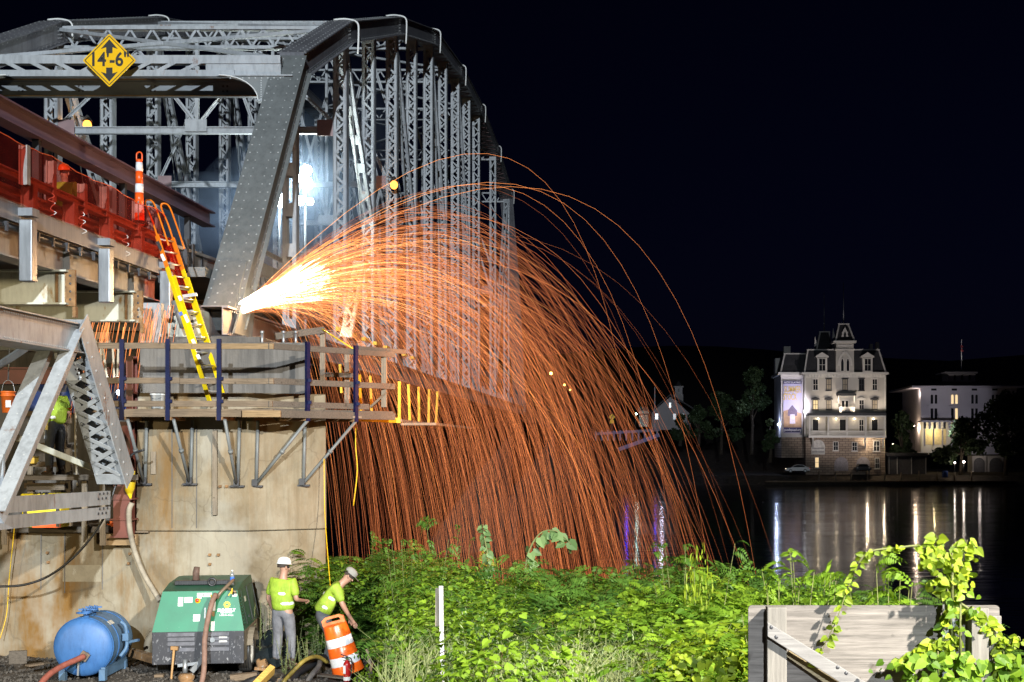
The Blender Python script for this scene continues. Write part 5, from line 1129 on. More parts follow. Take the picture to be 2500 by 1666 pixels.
# ================================================================== timber, pipes and scraps on the ground
def loose(name, label, a, b, w, h, mat, up=(0, 0, 1), cat="timber"):
    mb = MB(); mb.bar(a, b, w, h, up); return tag(mb.build(name, mat, bevel=0.005), label, cat)
YW = woodmat("yellow_lumber", (0.58, 0.36, 0.09), 0)
loose("yellow_plank", "yellow laminated plank end sticking up in the foreground before the hoses", P(610, 1690, 22.3), P(665, 1634, 22.7), 0.10, 0.20, YW, (0, -1, 0.4), "plank")
loose("timber_block", "squared timber block in front of the compressor wheel", P(562, 1655, 22.9), P(628, 1649, 23.0), 0.16, 0.10, WOOD_X)
loose("short_timber", "short grey timber stood on edge at the far left by the wall", P(22, 1606, 23.6), P(66, 1604, 23.7), 0.09, 0.22, WOOD_XG)
loose("scrap_board", "flat scrap board lying in the dirt by the blue tank", P(66, 1626, 23.3), P(118, 1618, 23.6), 0.14, 0.03, WOOD_X, cat="board")
loose("crib_timber", "brown timber behind the blue tank and the compressor", P(310, 1590, 24.3), P(385, 1612, 23.7), 0.14, 0.13, RUSTY)
loose("chock_block", "wooden chock under the left end of the compressor", P(380, 1655, 23.1), P(402, 1655, 23.1), 0.16, 0.12, WOOD_X)
loose("broken_board", "pale broken board end lying beside the yellow plank", P(672, 1690, 22.4), P(690, 1660, 22.6), 0.14, 0.04, WOOD_X2, (0, -1, 0.5), "board")
loose("flat_board", "grey board lying flat below the traffic drum", P(780, 1648, 23.0), P(850, 1656, 22.85), 0.16, 0.03, WOOD_XG, cat="board")
loose("wooden_stake", "short wooden stake leaning in the weeds beyond the drum", P(907, 1640, 23.2), P(896, 1585, 23.3), 0.05, 0.03, WOOD_Z, (0, 1, 0), "stake")
loose("splintered_stake", "splintered pale stake in front of the leaning stake", P(905, 1640, 23.0), P(910, 1618, 23.0), 0.035, 0.02, WOOD_X2, (0, 1, 0), "stake")
BR = pmat("black_rubber_hose", (0.014, 0.015, 0.018), 0.45, 0, 0.3, 6)
rope("black_suction_hose", "fat black suction hose rising over the dirt toward the drum", [P(690, 1690, 22.4), P(710, 1655, 22.9), P(735, 1632, 23.2), P(770, 1614, 23.6), P(800, 1612, 23.9)], 0.10, BR, "hose")
rope("black_corrugated_hose", "black hose lying low behind the yellow plank", [P(580, 1680, 22.5), P(612, 1664, 22.7), P(650, 1656, 22.8), P(690, 1668, 22.6)], 0.07, BR, "hose")
rope("striped_hose", "black hose with yellow stripe arching across the dirt", [P(690, 1668, 22.5), P(715, 1640, 22.7), P(745, 1612, 22.9), P(775, 1604, 23.2), P(800, 1618, 23.4)], 0.035, pmat("striped_rubber", (0.20, 0.15, 0.03), 0.5, 0, 0.6, 4), "hose")
rope("canvas_hose", "grey canvas hose with coupling lying by the drum", [P(742, 1680, 22.6), P(760, 1650, 22.8), P(778, 1628, 23.1), P(782, 1612, 23.5)], 0.045, pmat("canvas_grey", (0.11, 0.10, 0.095), 0.85), "hose")
rope("drain_pipe", "grey pipe bend half hidden behind the compressor", [P(372, 1625, 24.6), P(362, 1600, 24.6), P(362, 1570, 24.6), P(375, 1545, 24.7)], 0.07, pmat("pipe_tan", (0.28, 0.23, 0.16), 0.7), "pipe")
# black plastic sheet, folded
pv = []
for j in range(13):
    for i in range(19):
        u, v = i / 18, j / 12; x = lerp(-7.0, -6.15, u) + 0.03 * math.sin(v * 9); y = 24.75 - 0.75 * v; z = GZ + 0.42 * (1 - v) ** 1.5 + 0.07 * abs(math.sin(u * 9 + v * 5)) + 0.05 * math.sin(v * 14 + u * 3) + 0.06
        pv.append((x, y, z))
mb = MB(); mb.add(pv, [(j * 19 + i, j * 19 + i + 1, (j + 1) * 19 + i + 1, (j + 1) * 19 + i) for j in range(12) for i in range(18)], True)
tag(mb.build("plastic_sheet", pmat("black_plastic", (0.012, 0.016, 0.018), 0.22, 0, 0.3, 4)), "shiny black plastic sheet heaped between compressor and pier", "plastic sheet")
rp = thing("rusty_pipe_flange", "rusty pipe flange lying in the litter behind the compressor wheel", "pipe flange", P(632, 1625, 23.7))
mb = MB(); mb.lathe([(0.05, 0.0), (0.11, 0.0), (0.11, 0.04), (0.07, 0.05), (0.07, 0.14), (0.05, 0.14)], Matrix.Translation(P(632, 1625, 23.7)) @ Matrix.Rotation(1.2, 4, 'Y'), 18); mb.build("collar", RUSTY, rp)
mb = MB(); mb.bar(P(622, 1632, 23.6), P(648, 1634, 23.6), 0.05, 0.05); mb.build("bar", RUSTY, rp)

# ================================================================== marker stake, plywood barricade, sign post in the near weeds
ms_ = thing("marker_stake", "tall whitewashed wooden marker stake standing in the middle of the weeds", "stake", P(1083, 1720, 13.2))
mb = MB(); mb.bar(P(1084, 1930, 13.2), P(1077, 1431, 13.2), 0.036, 0.03, (0, 1, 0)); mb.build("lath", woodmat("white_lath", (0.66, 0.64, 0.66), 2), ms_)
mb = MB(); mb.bar(P(1068, 1530, 13.25), P(1069, 1436, 13.25), 0.045, 0.03, (0, 1, 0)); mb.build("bark_slab", woodmat("bark", (0.30, 0.26, 0.20), 2), ms_, bevel=0.008)
for py in (1562, 1588, 1612): mb = MB(); mb.tube([P(1074, py + 8, 13.17), P(1088, py, 13.17)], 0.004, 5); mb.build("wire", DARK, ms_)
GREYW = woodmat("silver_grey_plywood", (0.20, 0.18, 0.165), 0, 3, 0.55); GREYZ = woodmat("silver_grey_post", (0.22, 0.205, 0.185), 2, 3, 0.35); GREYD = woodmat("silver_grey_brace", (0.25, 0.24, 0.235), 0, 3, 0.35)
pb = thing("plywood_barricade", "weathered grey plywood barricade with post and diagonal brace in the near corner", "barricade", P(2100, 2040, 9.0))
def rrect(px0, px1, py0, py1, Y, r=14):
    out = []
    for (cx_, cy_, a0) in ((px1 - r, py0 + r, -90), (px1 - r, py1 - r, 0), (px0 + r, py1 - r, 90), (px0 + r, py0 + r, 180)):
        for k in range(4):
            a = math.radians(a0 + k * 30); out.append(P(cx_ + r * math.cos(a), cy_ + r * math.sin(a), Y))
    return out
mb = MB(); mb.prism(rrect(1827, 2440, 1479, 2045, 9.06, 8), (0, 0.028, 0)); mb.build("plywood_panel", GREYW, pb)
mb = MB(); mb.bar(P(1895, 2060, 8.97), P(1895, 1481, 8.97), 0.125, 0.12, (0, 1, 0)); mb.build("post", GREYZ, pb, bevel=0.006)
mb = MB(); mb.bar(P(2388, 2060, 8.97), P(2388, 1483, 8.97), 0.11, 0.12, (0, 1, 0)); mb.build("post", GREYZ, pb, bevel=0.006)
mb = MB(); mb.bar(P(2428, 2060, 9.0), P(2428, 1503, 9.0), 0.08, 0.05, (0, 1, 0)); mb.build("post", GREYZ, pb, bevel=0.006)
mb = MB(); a_, b_ = P(1874, 1534, 8.88), P(2150, 1698, 8.88); mb.prism([P(1872, 1517, 8.90), P(1872, 1552, 8.90), P(2140, 1722, 8.90), P(2160, 1693, 8.90)], (0, -0.05, 0)); brc = mb.build("brace", GREYD, pb, bevel=0.005)
mb = MB(); mb.bar(P(1925, 1590, 9.0), P(2090, 1705, 9.0), 0.03, 0.07, (0, 0, 1)); mb.build("rear_brace", woodmat("pale_rear_brace", (0.40, 0.32, 0.20), 0), pb)
for (px, py) in ((1883, 1532), (1895, 1556), (2045, 1630), (2066, 1644)): mb = MB(); mb.rivet(P(px, py, 8.85), (0, -1, 0), 0.014); mb.build("bolt_head", DARK, brc)
sp_ = thing("sign_post", "galvanised perforated steel post wrapped in vines behind the barricade", "post", P(2315, 2040, 8.8))
mb = MB(); mb.bar(P(2316, 2060, 8.97), P(2316, 1432, 8.97), 0.008, 0.05, (1, 0, 0)); mb.bar(P(2305, 2060, 8.95), P(2305, 1432, 8.95), 0.02, 0.008, (0, 1, 0)); mb.bar(P(2327, 2060, 8.95), P(2327, 1432, 8.95), 0.02, 0.008, (0, 1, 0)); po = mb.build("channel", GALV, sp_)
for k in range(12): mb = MB(); c = P(2316, 1445 + k * 20, 8.965); mb.cyl(c + V((0, -0.006, 0)), c, 0.007, n=8); mb.build("hole", BLACKP, po)
# ================================================================== people
SKIN = pmat("skin", (0.36, 0.20, 0.14), 0.5, 0, 0.08, 9); HIVIS = pmat("hi_vis_yellow", (0.27, 0.40, 0.03), 0.7, 0, 0.2, 7, bmp=0.7, bscale=10, grime=0.4); STRIPE = pmat("reflective_stripe", (0.72, 0.74, 0.72), 0.35, 0, 0.05, 30)
JEAN = pmat("work_trousers", (0.07, 0.075, 0.085), 0.85, 0, 0.25, 6); GREYJ = pmat("grey_trousers", (0.15, 0.15, 0.165), 0.85, 0, 0.3, 6, bmp=0.7, bscale=9, grime=0.3); BOOT = pmat("boot_leather", (0.06, 0.04, 0.025), 0.7, 0, 0.3, 8); HAIR = pmat("hair", (0.03, 0.02, 0.015), 0.8)
def skin_mesh(name, verts, edges, radii, mat, parent, root=0, sub=2):
    me = bpy.data.meshes.new(name); me.from_pydata([tuple(v) for v in verts], edges, []); me.materials.append(mat)
    o = bpy.data.objects.new(name, me); COL.objects.link(o); par(o, parent)
    if not me.skin_vertices: me.attributes.new("skin_probe", 'FLOAT', 'POINT')
    md = o.modifiers.new("skin", 'SKIN'); md.use_smooth_shade = True
    bm_ = bmesh.new(); bm_.from_mesh(me); lay = bm_.verts.layers.skin.verify(); bm_.verts.ensure_lookup_table()
    for i, v in enumerate(bm_.verts):
        r = radii[i]; v[lay].radius = r if isinstance(r, tuple) else (r, r); v[lay].use_root = (i == root)
    bm_.to_mesh(me); bm_.free()
    s = o.modifiers.new("sub", 'SUBSURF'); s.levels = sub; s.render_levels = sub
    return o
def person(label, base, yaw, J, top_mat, leg_mat, hat=None, hatmat=None, sleeves=True, stripes=True, group=None, scale=1.0):
    """J: joints in the person's own frame (x right, y forward, z up), metres"""
    th = thing("person", label, "person", base, group=group)
    R = Matrix.Rotation(yaw, 3, 'Z'); B = V(base)
    w = {k: B + R @ (V(v) * scale) for k, v in J.items()}
    fwd = R @ V((0, 1, 0)); rt = R @ V((1, 0, 0))
    vs, ed, rd, ix = [], [], [], {}
    def add(k, p, r, frm=None):
        ix[k] = len(vs); vs.append(p); rd.append(r * scale if not isinstance(r, tuple) else (r[0] * scale, r[1] * scale))
        if frm is not None: ed.append((ix[frm], ix[k]))
    add('pel', w['pel'], (0.12, 0.09)); add('chest', w['chest'], (0.125, 0.085), 'pel'); add('neck', w['neck'], 0.062, 'chest')
    hd = (w['head'] - w['neck']).normalized(); hf = w.get('face', w['head'] + fwd * 0.1) - w['head']; hf = (hf - hd * hf.dot(hd)).normalized()
    add('jaw', w['head'] - hd * 0.06 + hf * 0.02, (0.066, 0.07), 'neck'); add('head', w['head'] + hd * 0.02, (0.078, 0.092), 'jaw'); add('crown', w['head'] + hd * 0.10 - hf * 0.01, (0.06, 0.07), 'head')
    for s in ('l', 'r'):
        add('sh' + s, w['sh' + s], 0.05, 'chest'); add('el' + s, w['el' + s], 0.042, 'sh' + s); add('wr' + s, w['wr' + s], 0.029, 'el' + s)
        d = (w['wr' + s] - w['el' + s]).normalized(); sd = d.cross(fwd); sd = sd.normalized() if sd.length > 0.1 else rt.copy(); n = sd.cross(d)
        add('palm' + s, w['wr' + s] + d * 0.06, (0.04, 0.022), 'wr' + s)
        for k, (o, L) in enumerate(((-0.03, 0.07), (-0.01, 0.085), (0.012, 0.08), (0.032, 0.06))):
            kb = 'f%d%s' % (k, s); q = w['wr' + s] + d * 0.09 + n * o
            add(kb, q, 0.0095, 'palm' + s); add(kb + 'm', q + d * L * 0.55 + sd * 0.012, 0.009, kb); add(kb + 't', q + d * L * 0.85 + sd * 0.04, 0.008, kb + 'm')
        q = w['wr' + s] + d * 0.03 + n * -0.035; add('th' + s, q, 0.011, 'palm' + s); add('tt' + s, q + d * 0.055 - n * 0.025 + sd * 0.015, 0.009, 'th' + s)
        add('hip' + s, w['hip' + s], 0.095, 'pel'); add('kn' + s, w['kn' + s], 0.062, 'hip' + s); add('an' + s, w['an' + s], 0.045, 'kn' + s); add('toe' + s, w['toe' + s], 0.04, 'an' + s)
    skin_mesh("body", vs, ed, rd, SKIN, th)
    # trousers, shirt or vest, boots: shells a little wider than the body
    K = lambda ks, es, rs, nm, mt: skin_mesh(nm, [w[k] if k in w else k for k in ks], es, [r * scale if not isinstance(r, tuple) else (r[0] * scale, r[1] * scale) for r in rs], mt, th)
    wst = w['pel'].lerp(w['chest'], 0.25); w['waist'] = wst
    al = lambda s: w['kn' + s].lerp(w['an' + s], 0.93)
    for s in 'lr': w['cuff' + s] = al(s)
    K(['pel', 'waist', 'hipl', 'knl', 'cuffl', 'hipr', 'knr', 'cuffr'], [(0, 1), (0, 2), (2, 3), (3, 4), (0, 5), (5, 6), (6, 7)], [(0.17, 0.125), (0.165, 0.12), 0.115, 0.085, 0.075, 0.115, 0.085, 0.075], "trousers", leg_mat)
    hem = w['pel'].lerp(w['chest'], -0.12); w['hem'] = hem; w['coll'] = w['chest'].lerp(w['neck'], 0.55)
    ks = ['chest', 'waist', 'hem', 'coll', 'shl', 'shr']; es = [(0, 1), (1, 2), (0, 3), (0, 4), (0, 5)]; rs = [(0.21, 0.16), (0.20, 0.155), (0.21, 0.165), 0.10, 0.09, 0.09]
    if sleeves:
        for s in 'lr': w['slv' + s] = w['sh' + s].lerp(w['el' + s], 0.85)
        ks += ['slvl', 'slvr']; es += [(4, 6), (5, 7)]; rs += [0.07, 0.07]
    K(ks, es, rs, "vest", top_mat)
    if stripes:
        up = (w['chest'] - w['pel']).normalized()
        for t in (0.3, 0.75):
            c = w['pel'].lerp(w['chest'], t); M = Matrix((rt, rt.cross(up) * -1, up)).transposed().to_4x4(); M.translation = c
            M = M @ Matrix.Diagonal((1.0, 0.74, 1, 1)); mb = MB(); mb.lathe([(0.186 * scale, -0.025), (0.192 * scale, 0), (0.186 * scale, 0.025)], M, 24); mb.build("reflective_band", STRIPE, th)
    for s in 'lr':
        mb = MB(); a = w['an' + s]; t = w['toe' + s]; d = (t - a); d.z = 0; d.normalize(); f = V((a.x, a.y, t.z))
        mb.tube([f - d * 0.09, f - d * 0.02, f + d * 0.09, f + d * 0.17], [0.035, 0.055, 0.05, 0.035], 10); mb.tube([f, f + V((0, 0, 0.16))], [0.058, 0.064], 10); mb.build("boot", BOOT, th)
    c = w['head'] + hd * 0.035
    # face and ears
    mb = MB(); mb.sphere(w['head'] + hf * 0.098 - hd * 0.01, 0.016, 8, 6, (1, 1, 1.5)); mb.build("nose", SKIN, th)
    sdv = hd.cross(hf)
    for s in (-1, 1):
        mb = MB(); mb.sphere(w['head'] + hf * 0.085 + sdv * (s * 0.032) + hd * 0.02, 0.011, 8, 6); mb.build("eye", BLACKP, th)
        mb = MB(); mb.sphere(w['head'] + sdv * (s * 0.084), 0.028, 8, 6, (0.6, 0.6, 1.2)); mb.build("ear", SKIN, th)
    mb = MB(); mb.box(w['head'] + hf * 0.088 - hd * 0.05, (0.045, 0.012, 0.01), Matrix((sdv, hf, hd)).transposed()); mb.build("mouth", pmat("lips", (0.25, 0.09, 0.08), 0.6) if "lips" not in bpy.data.materials else bpy.data.materials["lips"], th)
    M = Matrix((sdv * -1, hf * -1, hd)).transposed().to_4x4(); M.translation = c
    M2 = M @ Matrix.Diagonal((0.92, 1.12, 1.0, 1))
    mb = MB(); mb.lathe([(0.093, -0.03), (0.095, 0.02), (0.085, 0.06), (0.055, 0.09), (0.0, 0.10)], M2 @ Matrix.Translation((0, 0.012, 0)), 20); mb.build("hair", HAIR, th)
    if hat:
        mb = MB()
        if hat == 'hard': mb.lathe([(0.135, 0.028), (0.118, 0.035), (0.112, 0.05), (0.108, 0.09), (0.085, 0.135), (0.045, 0.155), (0.0, 0.16)], M2, 24); mb.add([M2 @ V(p) for p in ((-0.08, -0.11, 0.032), (0.08, -0.11, 0.032), (0.06, -0.16, 0.024), (-0.06, -0.16, 0.024))], [(0, 1, 2, 3)])
        else: mb.lathe([(0.102, 0.02), (0.103, 0.06), (0.09, 0.095), (0.05, 0.12), (0.0, 0.125)], M2, 24); mb.add([M2 @ V(p) for p in ((-0.075, -0.085, 0.025), (0.075, -0.085, 0.025), (0.065, -0.16, 0.012), (0.0, -0.18, 0.01), (-0.065, -0.16, 0.012))], [(0, 1, 2, 3, 4)])
        mb.build("hard_hat" if hat == 'hard' else "cap", hatmat, th)
    return th
stand = dict(pel=(0, 0, 0.98), chest=(0, 0.0, 1.34), neck=(0, 0.0, 1.52), head=(0, 0.02, 1.66), shl=(-0.19, 0, 1.44), elL=(0, 0, 0), hipl=(-0.1, 0, 0.93), knl=(-0.12, 0.03, 0.52), anl=(-0.13, 0, 0.09), toel=(-0.15, 0.14, 0.04), hipr=(0.1, 0, 0.93), knr=(0.12, 0.05, 0.52), anr=(0.14, 0.02, 0.09), toer=(0.17, 0.15, 0.04), shr=(0.19, 0, 1.44), ell=(-0.27, -0.03, 1.15), wrl=(-0.26, 0.12, 0.92), elr=(0.27, -0.02, 1.15), wrr=(0.24, 0.16, 0.95))
del stand['elL']
person("person in yellow vest and pale hard hat walking away in front of the pier nose", (-6.18, 24.1, GZ + 0.0), math.radians(-20), dict(stand, wrr=(0.2, 0.3, 1.1), face=(0.1, 0.2, 1.66)), HIVIS, GREYJ, 'hard', WHITEP, scale=1.05)
bend = dict(pel=(0, -0.12, 0.92), chest=(0, 0.08, 1.24), neck=(0, 0.2, 1.38), head=(0, 0.3, 1.49), face=(0, 0.42, 1.42), shl=(-0.18, 0.12, 1.33), shr=(0.18, 0.12, 1.33), ell=(-0.22, 0.2, 1.04), wrl=(-0.14, 0.32, 0.80), elr=(0.22, 0.22, 1.04), wrr=(0.12, 0.36, 0.80), hipl=(-0.1, -0.12, 0.88), knl=(-0.12, 0.06, 0.5), anl=(-0.13, -0.06, 0.09), toel=(-0.15, 0.08, 0.04), hipr=(0.1, -0.12, 0.88), knr=(0.12, 0.08, 0.5), anr=(0.14, 0.0, 0.09), toer=(0.16, 0.14, 0.04))
person("person in yellow shirt and grey cap bending forward behind the traffic drum", (-5.36, 24.0, GZ + 0.0), math.radians(-80), bend, HIVIS, JEAN, 'cap', pmat("grey_cap", (0.25, 0.24, 0.22), 0.8), stripes=True, scale=1.08)
person("person in orange hard hat standing on the road deck behind the red netting", (-11.15, 27.0, 3.62), math.radians(170), dict(stand), HIVIS, JEAN, 'hard', ORANGE, scale=1.0)
person("person in yellow and orange vest under the road deck behind the laced post", (P(136, 1000, 26.0).x, 26.0, -0.55), math.radians(60), dict(stand), HIVIS, JEAN, 'hard', SY, scale=1.0)
fl = thing("scaffold_deck", "plank standing deck of the recess scaffold under the worker", "scaffold deck", P(136, 1165, 26.0))
for k in range(3): mb = MB(); mb.bar(V((-12.2, 25.8 + k * 0.22, -0.58)), V((-9.7, 25.8 + k * 0.22, -0.58)), 0.2, 0.05); mb.build("plank", WOOD_X, fl)
# ================================================================== the far bank: theatre, hotel, church, cars, trees
CLAP = None
def clapmat(name, col, pitch=0.35):
    m, nt, b = _nt(name); tc = nt.nodes.new("ShaderNodeTexCoord"); w = nt.nodes.new("ShaderNodeTexWave"); w.wave_type = 'BANDS'; w.bands_direction = 'Z'; w.wave_profile = 'SAW'
    w.inputs["Scale"].default_value = 1 / pitch; nt.links.new(tc.outputs['Object'], w.inputs[0])
    n1 = noise(nt, 0.4, 5); c = ramp(nt, n1, [(0.3, tuple(x * 0.9 for x in col)), (0.7, col)]); nt.links.new(c, b.inputs["Base Color"]); b.inputs["Roughness"].default_value = 0.7
    bump(nt, b, w.outputs[1], 0.25, 0.05); return m
CLAP = clapmat("cream_clapboard", (0.60, 0.575, 0.53)); TRIM = pmat("white_trim", (0.74, 0.72, 0.68), 0.6, 0, 0.06, 1); SLATE = pmat("slate_roof", (0.045, 0.045, 0.05), 0.6, 0, 0.3, 2, bmp=0.3, bscale=4)
m, nt, b = _nt("brownstone"); tc = nt.nodes.new("ShaderNodeTexCoord"); br_ = nt.nodes.new("ShaderNodeTexBrick"); mp = nt.nodes.new("ShaderNodeMapping"); mp.inputs[2].default_value = (math.pi / 2, 0, 0); nt.links.new(tc.outputs['Object'], mp.inputs[0]); nt.links.new(mp.outputs[0], br_.inputs[0])
br_.inputs["Color1"].default_value = (0.42, 0.33, 0.26, 1); br_.inputs["Color2"].default_value = (0.30, 0.23, 0.18, 1); br_.inputs["Mortar"].default_value = (0.12, 0.09, 0.07, 1); br_.inputs["Scale"].default_value = 1.0; br_.inputs["Row Height"].default_value = 0.45; br_.inputs["Brick Width"].default_value = 1.1; br_.inputs["Mortar Size"].default_value = 0.04
nt.links.new(br_.outputs[0], b.inputs["Base Color"]); b.inputs["Roughness"].default_value = 0.9; bump(nt, b, noise(nt, 2.5, 6), 0.8, 0.15); STONE = m
PANE = pmat("dark_window_glass", (0.02, 0.022, 0.026), 0.12, 0, 0.2, 2); BLINDP = pmat("window_with_blind", (0.42, 0.36, 0.27), 0.4, 0, 0.15, 1)
LITW = emat("lit_window", (1.0, 0.72, 0.38), 1.1, False); LAMPW = emat("porch_lamp_glass", (1.0, 0.80, 0.50), 12, False)
YT = 265.0; S = YT / F
th = thing("riverside_theatre", "cream Victorian theatre with mansard roof, two towers and porches across the river", "building", P(2060, 1155, YT))
def tbox(name, x0, x1, y0, y1, Yf, depth, mat, parent=th, bevel=0):
    """box whose front face at depth Yf shows the picture rectangle x0..x1, y0..y1"""
    a = P(x0, y0, Yf); b2 = P(x1, y1, Yf); mb = MB(); mb.box(((a.x + b2.x) / 2, Yf + depth / 2, (a.z + b2.z) / 2), (b2.x - a.x, depth, a.z - b2.z)); return mb.build(name, mat, parent, bevel=bevel)
def window(parent, cx, y0, y1, w, Yf, pane=PANE, frame_mat=TRIM, arch=False, cross=True, sill=True, head=None):
    x0, x1 = cx - w / 2, cx + w / 2
    if arch:
        pts = [P(x0, y1, Yf - 0.05), P(x1, y1, Yf - 0.05)] + [P(cx + w / 2 * math.cos(t), y0 + w / 2 - w / 2 * math.sin(t), Yf - 0.05) for t in [math.pi * k / 8 for k in range(9)]]
        mb = MB(); mb.prism(pts, (0, 0.1, 0)); o = mb.build("window", pane, parent)
        mb = MB(); q = [pts[1]] + pts[2:] + [pts[0]]
        for a, b2 in zip(q[:-1], q[1:]): mb.bar(a + V((0, -0.06, 0)), b2 + V((0, -0.06, 0)), 0.12, 0.10, (0, 1, 0))
    else:
        o = tbox("window", x0, x1, y0, y1, Yf - 0.05, 0.1, pane, parent)
        mb = MB(); q = [P(x0, y1, Yf - 0.1), P(x1, y1, Yf - 0.1), P(x1, y0, Yf - 0.1), P(x0, y0, Yf - 0.1)]
        for i in range(4): mb.bar(q[i], q[(i + 1) % 4], 0.10, 0.16, (0, 1, 0))
    mb.build("frame", frame_mat, o)
    if cross:
        mb = MB(); mb.bar(P(cx, y0, Yf - 0.09), P(cx, y1, Yf - 0.09), 0.06, 0.06, (0, 1, 0)); mb.build("muntin", frame_mat, o)
        mb = MB(); mb.bar(P(x0, (y0 + y1) / 2, Yf - 0.095), P(x1, (y0 + y1) / 2, Yf - 0.095), 0.06, 0.07, (0, 0, 1)); mb.build("meeting_rail", frame_mat, o)
    if sill: tbox("sill", x0 - 2, x1 + 2, y1 + 0.3, y1 + 2.2, Yf - 0.25, 0.25, frame_mat, o)
    if head == 'ped':
        mb = MB(); mb.prism([P(x0 - 4.5, y0 - 1, Yf - 0.35), P(x1 + 4.5, y0 - 1, Yf - 0.35), P(x1 + 4, y0 - 3.5, Yf - 0.35), P(cx, y0 - 7.5, Yf - 0.35), P(x0 - 4, y0 - 3.5, Yf - 0.35)], (0, 0.35, 0)); mb.build("pediment", frame_mat, o)
    elif head == 'flat': tbox("lintel", x0 - 2.5, x1 + 2.5, y0 - 3.2, y0 - 1, Yf - 0.25, 0.25, frame_mat, o)
    return o
# main body: stone basement and clapboard storeys
tbox("stone_basement", 1967, 2161, 1066, 1160, YT, 20, STONE); tbox("wall", 1965, 2162, 915, 1066, YT, 20, CLAP)
tbox("corner_board", 1964, 1968, 915, 1066, YT - 0.15, 0.4, TRIM); tbox("corner_board", 2159, 2163, 915, 1066, YT - 0.15, 0.4, TRIM)
tbox("cornice", 1957, 2170, 909, 914, YT - 1.0, 21, TRIM); tbox("frieze", 1964, 2163, 914, 922, YT - 0.2, 1, TRIM)
for k in range(26):
    x = 1966 + k * 7.7; tbox("cornice_bracket", x, x + 2, 914, 920, YT - 0.7, 0.7, TRIM)
def mansard(name, b0, b1, t0, t1, yb, yt, Yf, depth, rise=1.2, mat=SLATE, hips=True, parent=th):
    lo = [P(b0, yb, Yf), P(b1, yb, Yf)]; hi = [P(t0, yt, Yf) + V((0, rise, 0)), P(t1, yt, Yf) + V((0, rise, 0))]
    zb, zt = lo[0].z, hi[0].z
    vs = [lo[0], lo[1], V((lo[1].x, Yf + depth, zb)), V((lo[0].x, Yf + depth, zb)), hi[0], hi[1], V((hi[1].x, Yf + depth - rise, zt)), V((hi[0].x, Yf + depth - rise, zt))]
    mb = MB(); mb.add(vs, [(0, 1, 5, 4), (1, 2, 6, 5), (2, 3, 7, 6), (3, 0, 4, 7), (4, 5, 6, 7)]); o = mb.build(name, mat, parent)
    if hips:
        mb = MB()
        for a, b2 in ((vs[0], vs[4]), (vs[1], vs[5])): mb.bar(a + V((0, -0.08, 0)), b2 + V((0, -0.08, 0)), 0.28, 0.2, (0, -1, 0))
        mb.build("hip_trim", TRIM, o); mb = MB(); mb.bar(vs[4] + V((-0.2, -0.1, 0.05)), vs[5] + V((0.2, -0.1, 0.05)), 0.3, 0.22); mb.build("curb_trim", TRIM, o)
    return o
mansard("mansard_roof", 1964, 2162, 1974, 2148, 909, 854, YT - 0.3, 20)
# wing on the left with the banner wall, its dark flank
YW = 268.0
tbox("wing_basement", 1908, 1967, 1068, 1118, YW, 14, STONE); tbox("wing_wall", 1907, 1966, 918, 1068, YW, 14, pmat("wing_clapboard", (0.58, 0.56, 0.56), 0.7, 0, 0.05))
tbox("wing_cornice", 1900, 1966, 909, 915, YW - 0.8, 15, TRIM); tbox("wing_frieze", 1906, 1966, 915, 922, YW - 0.2, 0.6, TRIM)
mansard("wing_mansard_roof", 1906, 1972, 1917, 1972, 909, 864, YW - 0.2, 14, 1.0)
tbox("chimney", 1914, 1930, 846, 866, YW + 4, 2, CLAP); tbox("chimney", 2124, 2131, 840, 856, YT + 6, 1.2, CLAP); tbox("chimney", 2139, 2147, 836, 856, YT + 6, 1.2, CLAP); tbox("rear_bay", 1893, 1905, 875, 912, YW + 9, 3, TRIM)
for yy in (945, 1000): tbox("flank_window", 1899, 1902, yy, yy + 25, YW + 7.2, 0.5, PANE)
# central tower
tbox("tower_wall", 2041, 2085, 854, 911, YT - 0.9, 4.5, CLAP); tbox("tower_upper", 2042, 2084, 838, 854, YT - 0.8, 4.3, CLAP); tbox("tower_cornice", 2035, 2091, 832, 837, YT - 1.5, 5.6, TRIM); tbox("tower_band", 2039, 2087, 852, 855.5, YT - 1.1, 4.8, TRIM); tbox("tower_panel", 2046, 2080, 842, 845, YT - 0.95, 0.2, TRIM)
mansard("tower_roof", 2040, 2086, 2051, 2073, 832, 791, YT - 0.9, 4.5, 1.3)
mb = MB(); mb.prism([P(2053, 825, YT - 0.6), P(2072, 825, YT - 0.6), P(2069, 815, YT - 0.6), P(2071, 813, YT - 0.6), P(2063, 799, YT - 0.6), P(2055, 813, YT - 0.6), P(2057, 815, YT - 0.6)], (0, 0.4, 0)); lu = mb.build("lucarne", TRIM, th)
mb = MB(); mb.prism([P(2060, 823, YT - 0.7), P(2066, 823, YT - 0.7), P(2066, 816, YT - 0.7), P(2063, 810, YT - 0.7), P(2060, 816, YT - 0.7)], (0, 0.1, 0)); mb.build("louvre", BLACKP, lu)
